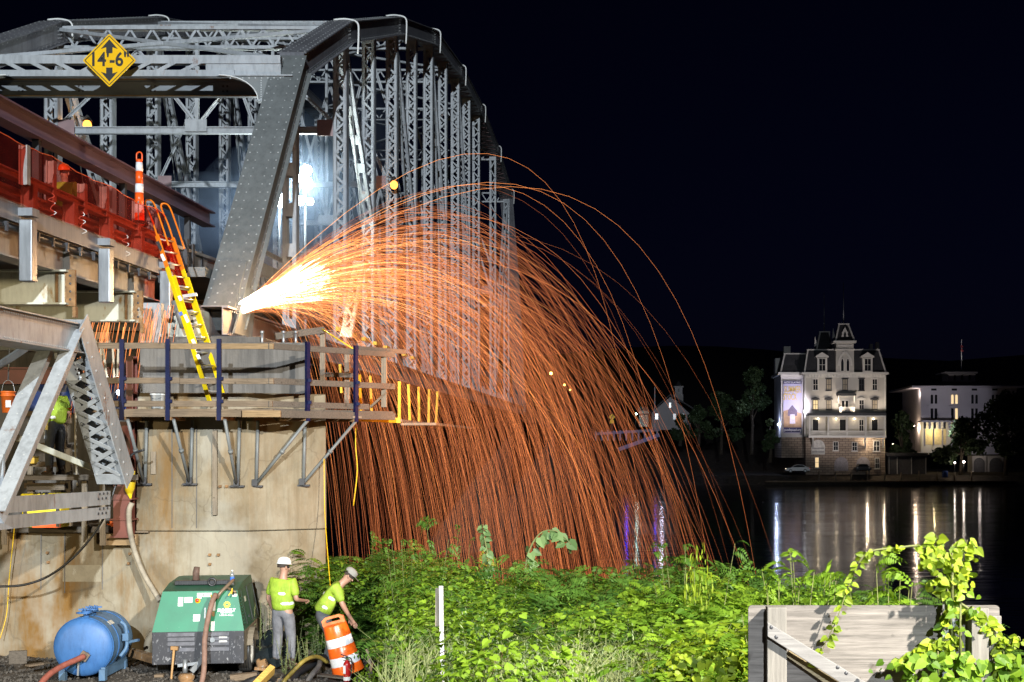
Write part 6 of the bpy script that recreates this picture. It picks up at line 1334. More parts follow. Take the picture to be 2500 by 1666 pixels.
# pointed double window with hood in the tower
for cx in (2056.5, 2070):
    pts = [P(cx - 4, 907, YT - 1), P(cx + 4, 907, YT - 1), P(cx + 4, 884, YT - 1), P(cx + 2.5, 878, YT - 1), P(cx, 874, YT - 1), P(cx - 2.5, 878, YT - 1), P(cx - 4, 884, YT - 1)]
    mb = MB(); mb.prism(pts, (0, 0.1, 0)); wo = mb.build("window", PANE, th); mb = MB()
    for i in range(7): mb.bar(pts[i] + V((0, -0.06, 0)), pts[(i + 1) % 7] + V((0, -0.06, 0)), 0.12, 0.10, (0, 1, 0))
    mb.build("frame", TRIM, wo)
mb = MB(); arc = [P(2048, 893, YT - 1.0), P(2049, 880, YT - 1.0), P(2054, 868, YT - 1.0), P(2063.3, 858, YT - 1.0), P(2072, 868, YT - 1.0), P(2078, 880, YT - 1.0), P(2079, 893, YT - 1.0)]
for a, b2 in zip(arc[:-1], arc[1:]): mb.bar(a, b2, 0.35, 0.22, (0, 1, 0))
mb.build("gothic_hood", TRIM, th)
# rear tower and the two poles
mansard("rear_tower_roof", 1994, 2034, 2004, 2026, 852, 810, YT + 14, 4.5, 1.2)
for (px, y0, y1, Yp) in ((2059.5, 690, 792, YT + 1.2), (2012, 715, 811, YT + 16)): mb = MB(); mb.cyl(P(px, y1, Yp), P(px, y0, Yp), 0.13, 0.05, 8); mb.build("flag_pole", GALV, th)
for (px, py) in ((2036, 815), (1992, 835)): mb = MB(); mb.prism([P(px - 4, py + 12, YT + 2), P(px + 3, py + 8, YT + 2), P(px + 1, py, YT + 2), P(px - 2, py - 14, YT + 2)], (0, 0.6, 0)); mb.build("finial", TRIM, th)
# dormers
for cx in (2007.5, 2118.5):
    tbox("dormer", cx - 12, cx + 12, 874, 909, YT - 0.9, 3, TRIM); mb = MB(); mb.prism([P(cx - 16, 873, YT - 1.2), P(cx + 16, 873, YT - 1.2), P(cx + 16, 870, YT - 1.2), P(cx, 860, YT - 1.2), P(cx - 16, 870, YT - 1.2)], (0, 3, 0)); mb.build("dormer_pediment", TRIM, th)
    window(th, cx, 876, 906, 16, YT - 0.9, PANE, TRIM)
# storey windows
for i, cx in enumerate((1991, 2023.5, 2063.3, 2103.5, 2135.7)):
    window(th, cx, 926, 953, 12, YT, BLINDP if i in (1, 2) else PANE, DARK if i in (1, 2, 3) else TRIM, head='flat')
    if i != 2: window(th, cx, 977, 1000, 12, YT, LITW if i == 0 else (BLINDP if i in (1, 4) else PANE), DARK if i in (0, 1, 4) else TRIM, head='ped')
# centre balcony with canopy
tbox("balcony_door", 2054, 2072, 976, 1006, YT - 0.05, 0.1, TRIM)
for cx in (2058.5, 2067.5): tbox("door_glass", cx - 3, cx + 3, 979, 996, YT - 0.12, 0.1, PANE)
tbox("balcony_canopy", 2045, 2091, 961, 966, YT - 1.6, 1.6, SLATE)
for x in (2047, 2086): mb = MB(); mb.bar(P(x, 985, YT - 0.2), P(x, 966, YT - 1.4), 0.2, 0.2); mb.build("canopy_bracket", TRIM, th)
tbox("balcony_floor", 2049, 2087, 1004, 1007, YT - 1.6, 1.6, TRIM); tbox("balcony_rail", 2049, 2087, 994, 995.5, YT - 1.6, 0.12, TRIM)
for k in range(17): tbox("baluster", 2049.5 + k * 2.25, 2050.3 + k * 2.25, 995, 1004, YT - 1.58, 0.08, TRIM)
# long porch
YP = YT - 3.0
tbox("porch_roof", 1972, 2164, 1009, 1015, YP, 3.0, SLATE); tbox("porch_floor", 1974, 2164, 1064, 1069, YP, 3.0, TRIM); tbox("porch_beam", 1975, 2162, 1015, 1018, YP + 0.1, 0.3, TRIM)
for x in (1977, 2022, 2068, 2114, 2160): tbox("porch_post", x - 1.6, x + 1.6, 1018, 1064, YP + 0.1, 0.25, TRIM)
for x in (1985, 2112, 2156): mb = MB(); mb.bar(P(x, 1092, YT - 0.1), P(x, 1069, YP + 0.4), 0.3, 0.3); mb.build("porch_bracket", TRIM, th)
tbox("porch_rail", 1976, 2162, 1053, 1054.5, YP + 0.1, 0.12, TRIM)
for k in range(74): tbox("baluster", 1977 + k * 2.5, 1977.9 + k * 2.5, 1054.5, 1064, YP + 0.12, 0.07, TRIM)
for (cx, w, y0) in ((1991, 15, 1024), (2057.5, 16, 1024), (2135.5, 16, 1024)): window(th, cx, y0, 1052, w, YT, PANE, TRIM, cross=False, sill=False)
window(th, 2103, 1025, 1053, 11, YT, PANE, TRIM, sill=False)
for px in (1997.5, 2041, 2086, 2132.5):
    c = P(px, 1023, YT - 0.4); mb = MB(); mb.sphere(c, 0.16, 8, 6); mb.build("wall_lamp", LAMPW, th); point("wall_lamp_light", c + V((0, -0.5, -0.1)), 26, (1.0, 0.78, 0.50), 0.15)
# basement openings
def archway(x0, x1, y0, y1, mat, name):
    cx, w = (x0 + x1) / 2, x1 - x0; pts = [P(x0, y1, YT - 0.04), P(x1, y1, YT - 0.04)] + [P(cx + w / 2 * math.cos(t), y0 + w / 2 - w / 2 * math.sin(t), YT - 0.04) for t in [math.pi * k / 10 for k in range(11)]]
    mb = MB(); mb.prism(pts, (0, 0.12, 0)); return mb.build(name, mat, th)
a1 = archway(1981, 2014, 1074, 1110, pmat("arch_board", (0.6, 0.58, 0.55), 0.7), "arched_window")
for yy in (1094, 1103): tbox("shelf_bar", 1983, 2012, yy, yy + 1.5, YT - 0.1, 0.06, DARK, a1)
GRD = pmat("garage_door", (0.34, 0.31, 0.33), 0.7); archway(2037, 2071, 1116, 1150, GRD, "arched_door"); archway(2091, 2124, 1116, 1149, GRD, "arched_door")
window(th, 2040.5, 1079, 1100, 12, YT, PANE, TRIM); window(th, 2086.5, 1080, 1101, 12, YT, PANE, TRIM); window(th, 2140, 1077, 1102, 15, YT, PANE, TRIM); window(th, 1994.5, 1117, 1142, 9, YT, LITW, TRIM); window(th, 2141.5, 1119, 1144, 10, YT, PANE, TRIM)
# light on the facade: small uplights on the porch roof, wash lamps under the porch
for (px, e) in ((2010, 260), (2050, 700), (2085, 420), (2145, 420)):
    spot("facade_uplight", P(px, 1006, YT - 2.4), P(px, 945, YT), e * 0.9, (1.0, 0.82, 0.62), 120, 0.8, 0.2)
spot("facade_floodlight", P(2062, 1100, YT - 26), P(2062, 975, YT), 9500, (1.0, 0.90, 0.88), 60, 0.6, 0.3)
for px in (1985, 2118, 2158): point("basement_lamp", P(px, 1078, YT - 1.6), 330, (1.0, 0.80, 0.55), 0.1)
# banner
bn = thing("theatre_banner", "tall NOW PLAYING show banner hung on the theatre wing", "banner", P(1935, 1060, YW - 0.3))
YB = YW - 0.3
tbox("cloth", 1912.5, 1957, 930, 1058, YB, 0.05, pmat("banner_cloth", (0.46, 0.44, 0.62), 0.7, 0, 0.1, 0.2), bn); NAVYB = pmat("banner_navy", (0.04, 0.035, 0.12), 0.7)
tbox("header_strip", 1912.5, 1957, 931, 937.5, YB - 0.03, 0.03, NAVYB, bn); tbox("footer_strip", 1914, 1957, 1044, 1056, YB - 0.03, 0.03, NAVYB, bn)
BNW = pmat("banner_white", (0.75, 0.75, 0.8), 0.7); BNG = pmat("banner_gold", (0.62, 0.45, 0.12), 0.7, 0, 0.2, 1)
text("lettering", "NOW PLAYING", 0.48, P(1935, 934.3, YB - 0.06), (math.pi / 2, 0, 0), BNW, bn, 0.01, sx=0.95, bold=0.01)
text("lettering", "SUMMER", 1.75, P(1935, 952, YB - 0.06), (math.pi / 2, 0, 0), BNG, bn, 0.01, sx=0.48, bold=0.03)
text("lettering", "STOCK", 1.75, P(1929, 970, YB - 0.06), (math.pi / 2, 0, 0), BNG, bn, 0.01, sx=0.46, bold=0.03)
text("lettering", "goodspeed.org", 0.62, P(1935, 1050, YB - 0.06), (math.pi / 2, 0, 0), BNW, bn, 0.01, sx=0.9, bold=0.01)
def bprism(pts, mat, name, o=0.03): mb = MB(); mb.prism([P(x, y, YB - o) for x, y in pts], (0, 0.02, 0)); mb.build(name, mat, bn)
bprism([(1913, 1044), (1957, 1044), (1957, 1010), (1940, 1003), (1925, 1000), (1913, 1004)], pmat("banner_field", (0.42, 0.27, 0.16), 0.7, 0, 0.5, 0.5), "printed_field")
bprism([(1923, 1016), (1946, 1016), (1946, 1003), (1934, 989), (1924, 1002)], pmat("banner_barn", (0.13, 0.10, 0.16), 0.7), "printed_barn", 0.05)
bprism([(1928, 1035), (1942, 1035), (1940, 1012), (1929, 1012)], pmat("banner_glow", (0.6, 0.55, 0.66), 0.7), "printed_path", 0.07)
spot("banner_floodlight", P(1964, 1004, YW - 6), P(1930, 985, YW), 2600, (0.92, 0.85, 1.0), 100, 0.8, 0.2)
c = P(1964, 1005, YT - 0.6); mb = MB(); mb.sphere(c, 0.22, 8, 6); mb.build("floodlight_head", emat("cool_lamp", (0.9, 0.92, 1.0), 12, False), th)
mb = MB(); mb.sphere(P(1901, 1037, YW + 1), 0.25, 8, 6); mb.build("floodlight_head", emat("cool_blue_lamp", (0.6, 0.75, 1.0), 10, False), th)
point("flank_lamp_light", P(1896, 1035, YW + 3), 420, (0.55, 0.65, 1.0), 0.2)

# ================================================================== hotel
YH = 285.0
ho = thing("white_hotel", "long white hotel with rooftop cupola and flagpole right of the theatre", "building", P(2350, 1100, YH))
HW = pmat("hotel_white", (0.55, 0.53, 0.55), 0.7, 0, 0.06, 0.4)
def hbox(*a, **k): return tbox(*a, parent=ho, **k)
hbox("wall", 2248, 2480, 946, 1110, YH, 20, HW); hbox("eaves", 2226, 2500, 942, 947, YH - 2.5, 26, HW); hbox("frieze", 2247, 2482, 947, 958, YH - 0.15, 0.3, HW); mansard("hip_roof", 2226, 2500, 2300, 2420, 942, 928, YH - 2.5, 24, 8, SLATE, False, ho)
hbox("cupola_wall", 2315, 2381, 911, 932, YH + 6, 6, HW); hbox("cupola_eaves", 2307, 2388, 908, 912, YH + 4.5, 9, HW); mansard("cupola_roof", 2307, 2388, 2335, 2360, 908, 902, YH + 4.5, 9, 3, SLATE, False, ho)
for cx in (2331, 2349, 2367): window(ho, cx, 915, 929, 7, YH + 6, PANE, HW, arch=True, cross=False, sill=False)
for i, cx in enumerate((2280, 2330, 2379, 2429)):
    hbox("attic_window", cx - 6.5, cx + 6.5, 949, 954, YH - 0.2, 0.2, PANE)
    for dx in (-5, 5):
        window(ho, cx + dx, 963, 986, 7.5, YH, LITW if i == 1 else PANE, HW, arch=True, cross=False, sill=False); window(ho, cx + dx, 997, 1024, 7.5, YH, LITW if i == 1 and dx > 0 else PANE, HW, cross=False, sill=False)
    hbox("window_shelf", cx - 16, cx + 16, 991, 993, YH - 0.3, 0.3, HW)
hbox("porch_roof", 2250, 2420, 1027, 1031, YH - 4, 4, HW)
for k in range(9): hbox("awning_stripe", 2255 + k * 12, 2261 + k * 12, 1031, 1047, YH - 4, 0.1, HW if k % 2 else SLATE)
for k in range(6): hbox("porch_post", 2256 + k * 22, 2259 + k * 22, 1047, 1090, YH - 3.8, 0.3, HW)
hbox("porch_glow_patch", 2258, 2310, 1048, 1086, YH - 0.05, 0.04, pmat("porch_lit_yellow", (0.6, 0.5, 0.3), 0.7)); point("porch_light", P(2280, 1052, YH - 2), 420, (1.0, 0.82, 0.42), 0.2)  # wall patch coloured yellow where the porch light falls
hbox("flag_pole", 2346.8, 2348.4, 829, 903, YH + 9, 0.18, pmat("pole_white", (0.8, 0.8, 0.8), 0.4)); 
fv = [P(2346 + 3 * math.sin(j * 0.9) * (i / 4) + i * 0.8, 843 + j * 1.6, YH + 8.9) + V((0, 0.15 * math.sin(i * 2 + j), 0)) for j in range(11) for i in range(5)]
mb = MB(); mb.add(fv, [(j * 5 + i, j * 5 + i + 1, (j + 1) * 5 + i + 1, (j + 1) * 5 + i) for j in range(10) for i in range(4)], True); mb.build("limp_flag", pmat("flag_cloth", (0.55, 0.12, 0.12), 0.7, 0, 0.7, 1.2), ho)
spot("flag_uplight", P(2347, 902, YH + 7.5), P(2347, 845, YH + 9), 240, (1, 0.9, 0.75), 40, 0.5, 0.1)
spot("hotel_fill_light", P(2300, 1060, YH - 22), P(2340, 960, YH), 3200, (0.85, 0.82, 1.0), 95, 0.8, 0.3); point("hotel_side_light", P(2236, 1045, YH + 2), 500, (1.0, 0.72, 0.50), 0.3); point("hotel_eave_light", P(2238, 962, YH + 1), 160, (1.0, 0.8, 0.7), 0.3)  # first spot is an added fill for the hotel front, no lamp there
# ================================================================== church, signs, lamps on the far road
YCc = 330.0
chh = thing("white_church", "small white gabled church with belfry beyond the far road", "church", P(1637, 1050, YCc))
CW = pmat("church_white", (0.55, 0.53, 0.52), 0.7, 0, 0.06, 0.5)
pts = [P(1591, 1050, YCc), P(1686, 1050, YCc), P(1686, 1012, YCc), P(1637, 969, YCc), P(1591, 1008, YCc)]
mb = MB(); mb.prism(pts, (0, 16, 0)); mb.build("gable_wall", CW, chh)
for s, (a, b2) in ((1, (P(1637, 966, YCc - 0.5), P(1706, 1008, YCc - 0.5))), (-1, (P(1637, 966, YCc - 0.5), P(1586, 1010, YCc - 0.5)))): mb = MB(); mb.prism([a, b2, b2 + V((0, 0, 0.4)), a + V((0, 0, 0.4))], (0, 17, 0)); mb.build("roof", SLATE, chh)
tbox("belfry_base", 1646, 1668, 963, 982, YCc + 4, 3, CW, chh); tbox("belfry", 1648, 1666, 946, 963, YCc + 4.3, 2.4, CW, chh); tbox("belfry_cap", 1645, 1669, 943, 946, YCc + 4, 3, CW, chh); tbox("belfry_opening", 1655, 1659, 949, 957, YCc + 4.2, 0.2, BLACKP, chh); mansard("spire", 1648, 1666, 1656, 1658, 943, 930, YCc + 4.3, 2.4, 1.1, SLATE, False, chh)
for cx in (1603, 1647, 1667): window(chh, cx, 1010, 1025, 8, YCc, PANE, CW, cross=False, sill=False)
window(chh, 1636, 983, 997, 6, YCc, PANE, CW, cross=False, sill=False)
point("church_street_light", P(1615, 985, YCc - 14), 300, (0.75, 0.75, 1.0), 0.3)
gs = thing("white_garage", "pale lamplit garage corner left of the church", "garage", P(1570, 1040, 300))
tbox("wall", 1560, 1583, 1003, 1042, 300, 8, CW, gs); mb = MB(); mb.prism([P(1556, 1003, 299.5), P(1586, 1003, 299.5), P(1580, 994, 299.5), P(1562, 994, 299.5)], (0, 9, 0)); mb.build("roof", SLATE, gs)
tbox("eave", 1556, 1587, 1010, 1013, 299.3, 0.4, SLATE, gs)
slp = thing("street_lamp", "greenish street lamp shining beside the garage", "street lamp", P(1552, 1060, 297)); mb = MB(); mb.cyl(P(1552, 1060, 297), P(1552, 1012, 297), 0.09, n=6); mb.build("pole", DARK, slp)
mb = MB(); mb.sphere(P(1553, 1011, 296.6), 0.18, 8, 6); mb.build("lamp_globe", emat("green_lamp", (0.6, 1.0, 0.8), 30, False), slp); point("street_lamp_light", P(1555, 1008, 295), 90, (0.7, 1.0, 0.9), 0.2)
for i, (px, py, Y, e, lab) in enumerate(((1345, 912, 300, 14, "brightest amber street lamp seen through the spark shower"), (1378, 940, 310, 9, "small amber street lamp below and right of the brightest one"), (1392, 952, 320, 7, "faintest amber street lamp low behind the sparks"))):
    sl = thing("street_lamp", lab, "street lamp", P(px, 1060, Y), group="amber street lamps behind the sparks")
    mb = MB(); mb.cyl(P(px, 1062, Y), P(px, py, Y), 0.09, n=6); mb.build("pole", DARK, sl); mb = MB(); mb.sphere(P(px, py, Y - 0.3), 0.32 - 0.06 * i, 8, 6); mb.build("lamp_globe", emat("sodium_%d" % i, (1.0, 0.55, 0.12), e, False), sl)
pc = thing("pedestrian_sign", "yellow diamond pedestrian crossing sign on the far road", "sign", P(1494, 1062, 262))
mb = MB(); mb.cyl(P(1494, 1066, 262), P(1494, 1006, 262), 0.05, n=6); mb.build("post", GALV, pc)
SGY = emat("sign_glow_yellow", (1.0, 0.68, 0.0), 0.0) if False else pmat("crossing_yellow", (0.85, 0.6, 0.0), 0.5)
mb = MB(); mb.prism([P(1486, 1019, 261.8), P(1494, 1027, 261.8), P(1502, 1019, 261.8), P(1494, 1011, 261.8)], (0, 0.05, 0)); pl = mb.build("diamond_plate", SGY, pc); tbox("lower_plate", 1489, 1499, 1026, 1034, 261.75, 0.04, SGY, pc)
mb = MB(); c = P(1494, 1019, 261.7)
mb.sphere(c + V((0.02, 0, 0.33)), 0.07, 8, 5, (1, 0.3, 1)); mb.bar(c + V((0, 0, 0.24)), c + V((-0.02, 0, -0.05)), 0.03, 0.14, (1, 0, 0)); mb.bar(c + V((-0.02, 0, -0.05)), c + V((-0.17, 0, -0.35)), 0.03, 0.08, (1, 0, 0)); mb.bar(c + V((-0.02, 0, -0.05)), c + V((0.15, 0, -0.35)), 0.03, 0.08, (1, 0, 0)); mb.bar(c + V((0, 0, 0.2)), c + V((0.2, 0, 0.0)), 0.03, 0.05, (1, 0, 0)); mb.bar(c + V((0, 0, 0.2)), c + V((-0.2, 0, 0.02)), 0.03, 0.05, (1, 0, 0)); mb.build("walking_figure", SIGN_K, pl)
spot("sign_fill_light", P(1480, 1000, 256), P(1494, 1020, 262), 260, (1, 0.95, 0.85), 30, 0.4, 0.1)  # added spot, brightens the plate in place of its retroreflection
# guard rail lit blue by a patrol car
gr_ = thing("far_guard_rail", "far roadside guard rail lit vivid blue behind the sparks", "guard rail", P(1520, 1075, 262))
BLP = pmat("guard_rail_pale", (0.45, 0.45, 0.5), 0.5)
for k in range(11): tbox("post", 1452 + k * 15, 1456 + k * 15, 1052 - (k % 3), 1076, 262 + 0.3 * k, 0.3, BLP, gr_)
mb = MB(); mb.bar(P(1450, 1060, 262), P(1610, 1050, 266), 0.1, 0.5); mb.build("rail", BLP, gr_); mb = MB(); mb.bar(P(1510, 1098, 261), P(1610, 1062, 262), 0.2, 0.7); mb.build("ramp_rail", BLP, gr_)
point("patrol_light", P(1530, 1050, 258), 90, (0.06, 0.04, 1.0), 0.2); point("patrol_light", P(1600, 1070, 258), 30, (0.06, 0.04, 1.0), 0.2)
bm2 = thing("barrier_mast", "red and white striped barrier pole upright by the far bridge end", "barrier pole", P(1599, 1060, 262))
for k in range(12): tbox("red_band" if k % 2 else "white_band", 1597.6, 1599.6, 945 + k * 9, 954 + k * 9, 262, 0.14, ORANGE if k % 2 else WHITEP, bm2)
for k, (px, py, lab) in enumerate(((2331, 1130, "left of two white dock lamps below the hotel"), (2353, 1128, "right and brighter of two white dock lamps below the hotel"))):
    dl = thing("dock_lamp", lab, "lamp", P(px, 1160, 262.5), group="dock lamps below the hotel"); mb = MB(); mb.cyl(P(px, 1160, 262.5), P(px, py, 262.5), 0.06, n=6); mb.build("pole", DARK, dl)
    mb = MB(); mb.sphere(P(px, py, 262.3), 0.16 + 0.06 * k, 8, 6); mb.build("globe", emat("dock_globe_%d" % k, (1.0, 0.86, 0.72), 18, False), dl); point("dock_lamp_light", P(px, py + 1, 261.5), 28 + 26 * k, (1, 0.85, 0.7), 0.1)
# shore things: cars, shed, posts, barrel, arched boathouse
def car(name, label, x0, x1, yb, Y, col, side=True):
    t = thing(name, label, "car", P((x0 + x1) / 2, yb, Y)); a = P(x0, yb, Y); L = P(x1, yb, Y).x - a.x; m_ = pmat("car_paint_%d" % x0, col, 0.3, 0.2, 0.05)
    if side:
        prof = [(0, 0.28), (0.0, 0.62), (0.04, 0.78), (0.22, 0.92), (0.36, 1.38), (0.50, 1.50), (0.72, 1.46), (0.88, 1.05), (0.98, 0.95), (1.0, 0.6), (1.0, 0.3)]
        mb = MB(); mb.prism([a + V((u * L, 0, z)) for u, z in prof], (0, 1.8, 0)); bd = mb.build("body", m_, t, bevel=0.06)
        mb = MB(); mb.prism([a + V((u * L, -0.02, z)) for u, z in ((0.27, 0.98), (0.39, 1.34), (0.50, 1.42), (0.70, 1.38), (0.82, 1.02))], (0, 1.84, 0)); mb.build("side_window", PANE, bd)
        for u in (0.2, 0.8):
            mb = MB(); c = a + V((u * L, -0.02, 0.33)); mb.cyl(c, c + V((0, 0.25, 0)), 0.33, n=20); w_ = mb.build("wheel", BLACKP, t); mb = MB(); mb.cyl(c + V((0, -0.02, 0)), c, 0.2, n=14); mb.build("rim", GALV, w_)
        mb = MB(); mb.box(a + V((0.02 * L, 0.3, 0.7)), (0.15, 0.4, 0.12)); mb.build("headlight", emat("headlight_dim", (1, 0.85, 0.6), 3, False), t); mb = MB(); mb.box(a + V((0.99 * L, 0.3, 0.8)), (0.12, 0.4, 0.12)); mb.build("tail_light", emat("tail_dim", (1, 0.05, 0.02), 0.6, False), t)
    else:
        prof = [(0.02, 0.25), (0.0, 0.6), (0.05, 0.85), (0.16, 0.95), (0.24, 1.38), (0.3, 1.45), (0.7, 1.45), (0.76, 1.38), (0.84, 0.95), (0.95, 0.85), (1.0, 0.6), (0.98, 0.25)]
        mb = MB(); mb.prism([a + V((u * L, 0, z)) for u, z in prof], (0, 4.2, 0)); bd = mb.build("body", m_, t, bevel=0.06)
        mb = MB(); mb.prism([a + V((u * L, -0.03, z)) for u, z in ((0.2, 0.95), (0.27, 1.36), (0.73, 1.36), (0.8, 0.95))], (0, 0.05, 0)); mb.build("windscreen", PANE, bd)
        for u in (0.08, 0.8): mb = MB(); mb.box(a + V((u * L + 0.15, 0.4, 0.3)), (0.22, 0.6, 0.6)); mb.build("wheel", BLACKP, t)
        for u in (0.14, 0.86): mb = MB(); mb.box(a + V((u * L, -0.02, 0.72)), (0.3, 0.06, 0.14)); mb.build("headlight", WHITEP, t)
    return t
car("parked_car", "silver car parked side-on left of the theatre arches", 1918, 1978, 1154, 262.5, (0.5, 0.5, 0.5)); car("parked_car", "dark car parked nose-on before the right theatre arch", 2088, 2128, 1152, 262.5, (0.05, 0.05, 0.055), False)
gg = thing("dock_shed", "dark low shed with white corner posts right of the theatre", "shed", P(2215, 1156, 266)); SHW = pmat("shed_board", (0.10, 0.10, 0.11), 0.8)
tbox("wall", 2168, 2262, 1114, 1158, 266, 6, SHW, gg); tbox("roof_slab", 2164, 2266, 1106, 1114, 265.5, 7, SLATE, gg)
for x in (2170, 2190, 2225, 2260): tbox("corner_post", x, x + 1.5, 1116, 1158, 265.8, 0.2, CW, gg)
bh = thing("arched_boathouse", "pale arched boathouse half hidden by the big tree", "boathouse", P(2410, 1152, 268))
for (x0, x1) in ((2374, 2408), (2412, 2450)):
    cx, w = (x0 + x1) / 2, x1 - x0 - 8; tbox("wall", x0, x1, 1113, 1153, 268.3, 4, CW, bh); pts = [P(cx - w / 2, 1153, 268.1), P(cx + w / 2, 1153, 268.1)] + [P(cx + w / 2 * math.cos(t), 1118 + w / 2 - w / 2 * math.sin(t), 268.1) for t in [math.pi * k / 8 for k in range(9)]]
    mb = MB(); mb.prism(pts, (0, 0.15, 0)); mb.build("arch_opening", SHW, bh)
point("boathouse_lamp", P(2392, 1125, 266), 40, (1, 0.85, 0.75), 0.2)
for i, px in enumerate((2000, 2040, 2078, 2118, 2160, 2200, 2243, 2288, 2330, 2372)):
    mb = MB(); mb.cyl(P(px, 1178, 261.5), P(px, 1150 + (i % 3) * 2, 261.5), 0.16, 0.14, 8); tag(mb.build("mooring_post", WOOD_Z), ("first", "second", "third", "fourth", "fifth", "sixth", "seventh", "eighth", "ninth", "last")[i] + " wooden mooring post counted from the left along the far dock", "post", "mooring posts along the far shore")
mb = MB(); mb.lathe([(0.0, 0), (0.5, 0), (0.55, 0.3), (0.55, 1.0), (0.5, 1.25), (0.0, 1.25)], Matrix.Translation(P(2307, 1166, 262)), 16); tag(mb.build("blue_barrel", pmat("barrel_blue", (0.02, 0.08, 0.35), 0.5)), "blue plastic barrel on the far shore below the hotel", "barrel")
mb = MB(); mb.bar(P(1870, 1176, 261), P(2480, 1176, 261), 1.2, 0.25); tag(mb.build("dock", WOOD_X), kind='structure')
# lamp posts reflected as streaks: small white lights on the far shore
for i, (px, py, lab) in enumerate(((2180, 1085, "small warm garden light in the dark tree left of the hotel"), (2198, 1098, "faint lower garden light beside the theatre corner"), (2232, 1040, "pinkish garden light close to the hotel corner"))):
    gl = thing("garden_light", lab, "garden light", P(px, py + 4, 274), group="garden lights between theatre and hotel"); mb = MB(); mb.sphere(P(px, py, 274), 0.14, 8, 5); mb.build("globe", emat("garden_globe_%d" % i, (1, 0.8, 0.62), 10, False), gl); mb = MB(); mb.cyl(P(px, py, 274), P(px, 1155, 274), 0.04, n=5); mb.build("stem", DARK, gl)
# ---- trees of the far bank
LEAFD = pmat("far_foliage", (0.05, 0.085, 0.03), 0.7, 0, 0.5, 0.5); BARK = pmat("tree_bark", (0.09, 0.07, 0.05), 0.9, 0, 0.4, 3)
def leaf_cloud(blobs, n, size, rng):
    tot = sum(b[3] ** 2 for b in blobs); VS = []; FS = []
    for (x, y, z, r) in blobs:
        k = int(n * r * r / tot)
        d = rng.normal(size=(k, 3)); d /= np.linalg.norm(d, axis=1)[:, None]; rad = r * rng.uniform(0.55, 1.05, size=(k, 1)); c = np.array([[x, y, z]]) + d * rad * np.array([[1, 1, 0.85]])
        for p in c:
            a = rng.normal(size=3); a /= np.linalg.norm(a); b2 = np.cross(a, rng.normal(size=3)); b2 /= np.linalg.norm(b2); s = size * rng.uniform(0.6, 1.3); o = len(VS)
            VS += [tuple(p + a * s), tuple(p + b2 * s * 0.6), tuple(p - a * s), tuple(p - b2 * s * 0.6)]; FS.append((o, o + 1, o + 2, o + 3))
    return VS, FS
def far_tree(label, px, py_top, py_base, Y, wpx, seed, n=1400, group=None):
    rng = np.random.default_rng(seed); t = thing("broadleaf_tree", label, "tree", P(px, py_base, Y), group=group); s = Y / F; H = (py_base - py_top) * s; W = wpx * s; b0 = P(px, py_base, Y)
    blobs = []
    for k in range(16):
        f = rng.uniform(0.3, 1.0); ww = W * 0.5 * math.sin(math.pi * min(1, 0.25 + 0.7 * f)) ; blobs.append((b0.x + rng.uniform(-1, 1) * ww * 0.8, Y + rng.uniform(-0.5, 0.5) * W * 0.5, b0.z + H * f * 0.88, W * rng.uniform(0.12, 0.22)))
    VS, FS = leaf_cloud(blobs, n, 0.42, rng); me = bpy.data.meshes.new("crown"); me.from_pydata(VS, [], FS); me.materials.append(LEAFD); me.update(); obj("crown", me, t)
    mb = MB(); mb.tube([b0, b0 + V((0.2, 0, H * 0.3)), b0 + V((0, 0, H * 0.7))], [0.4, 0.3, 0.1], 8)
    for k in range(5): q = blobs[k]; mb.tube([b0 + V((0.1, 0, H * rng.uniform(0.25, 0.45))), V(q[:3])], [0.18, 0.05], 6)
    mb.build("trunk", BARK, t)
far_tree("large dark tree overlapping the right end of the hotel", 2455, 945, 1165, 266, 180, 1, 4800); far_tree("spreading dark tree in front of the hotel porch", 2345, 1015, 1160, 264.5, 130, 2, 2200); far_tree("dark tree between theatre and hotel", 2200, 985, 1150, 272, 75, 3, 1600)
far_tree("tall dark tree left of the theatre banner", 1835, 880, 1110, 280, 110, 4, 2200); far_tree("rounded dark tree farther left of the theatre", 1760, 930, 1110, 286, 100, 5, 1600); far_tree("dark tree hiding the right wall of the church", 1705, 985, 1090, 290, 70, 6, 1300); far_tree("small dark tree below the church at the shore", 1660, 1010, 1090, 275, 50, 7, 900); far_tree("low dark tree by the theatre flank", 1880, 1010, 1130, 268.5, 40, 8, 900); far_tree("dark tree at the right border beyond the hotel", 2520, 930, 1150, 290, 120, 9, 1800)
# ================================================================== vegetation of the near bank
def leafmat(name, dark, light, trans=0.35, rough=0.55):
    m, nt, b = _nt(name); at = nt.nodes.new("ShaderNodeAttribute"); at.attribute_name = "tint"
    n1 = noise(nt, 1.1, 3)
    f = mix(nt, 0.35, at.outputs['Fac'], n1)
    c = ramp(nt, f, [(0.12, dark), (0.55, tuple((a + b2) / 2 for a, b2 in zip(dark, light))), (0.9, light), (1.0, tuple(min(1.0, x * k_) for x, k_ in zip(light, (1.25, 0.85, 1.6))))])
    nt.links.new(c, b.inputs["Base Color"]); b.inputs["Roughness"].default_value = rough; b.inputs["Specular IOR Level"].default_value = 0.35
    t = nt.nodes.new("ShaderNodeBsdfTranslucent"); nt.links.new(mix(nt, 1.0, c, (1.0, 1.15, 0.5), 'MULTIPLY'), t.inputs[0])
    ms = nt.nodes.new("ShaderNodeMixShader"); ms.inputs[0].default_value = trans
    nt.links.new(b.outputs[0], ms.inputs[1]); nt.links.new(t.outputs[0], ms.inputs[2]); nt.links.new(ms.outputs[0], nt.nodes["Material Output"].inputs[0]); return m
LM_DEEP = leafmat("leaf_deep_green", (0.03, 0.08, 0.012), (0.12, 0.24, 0.03))
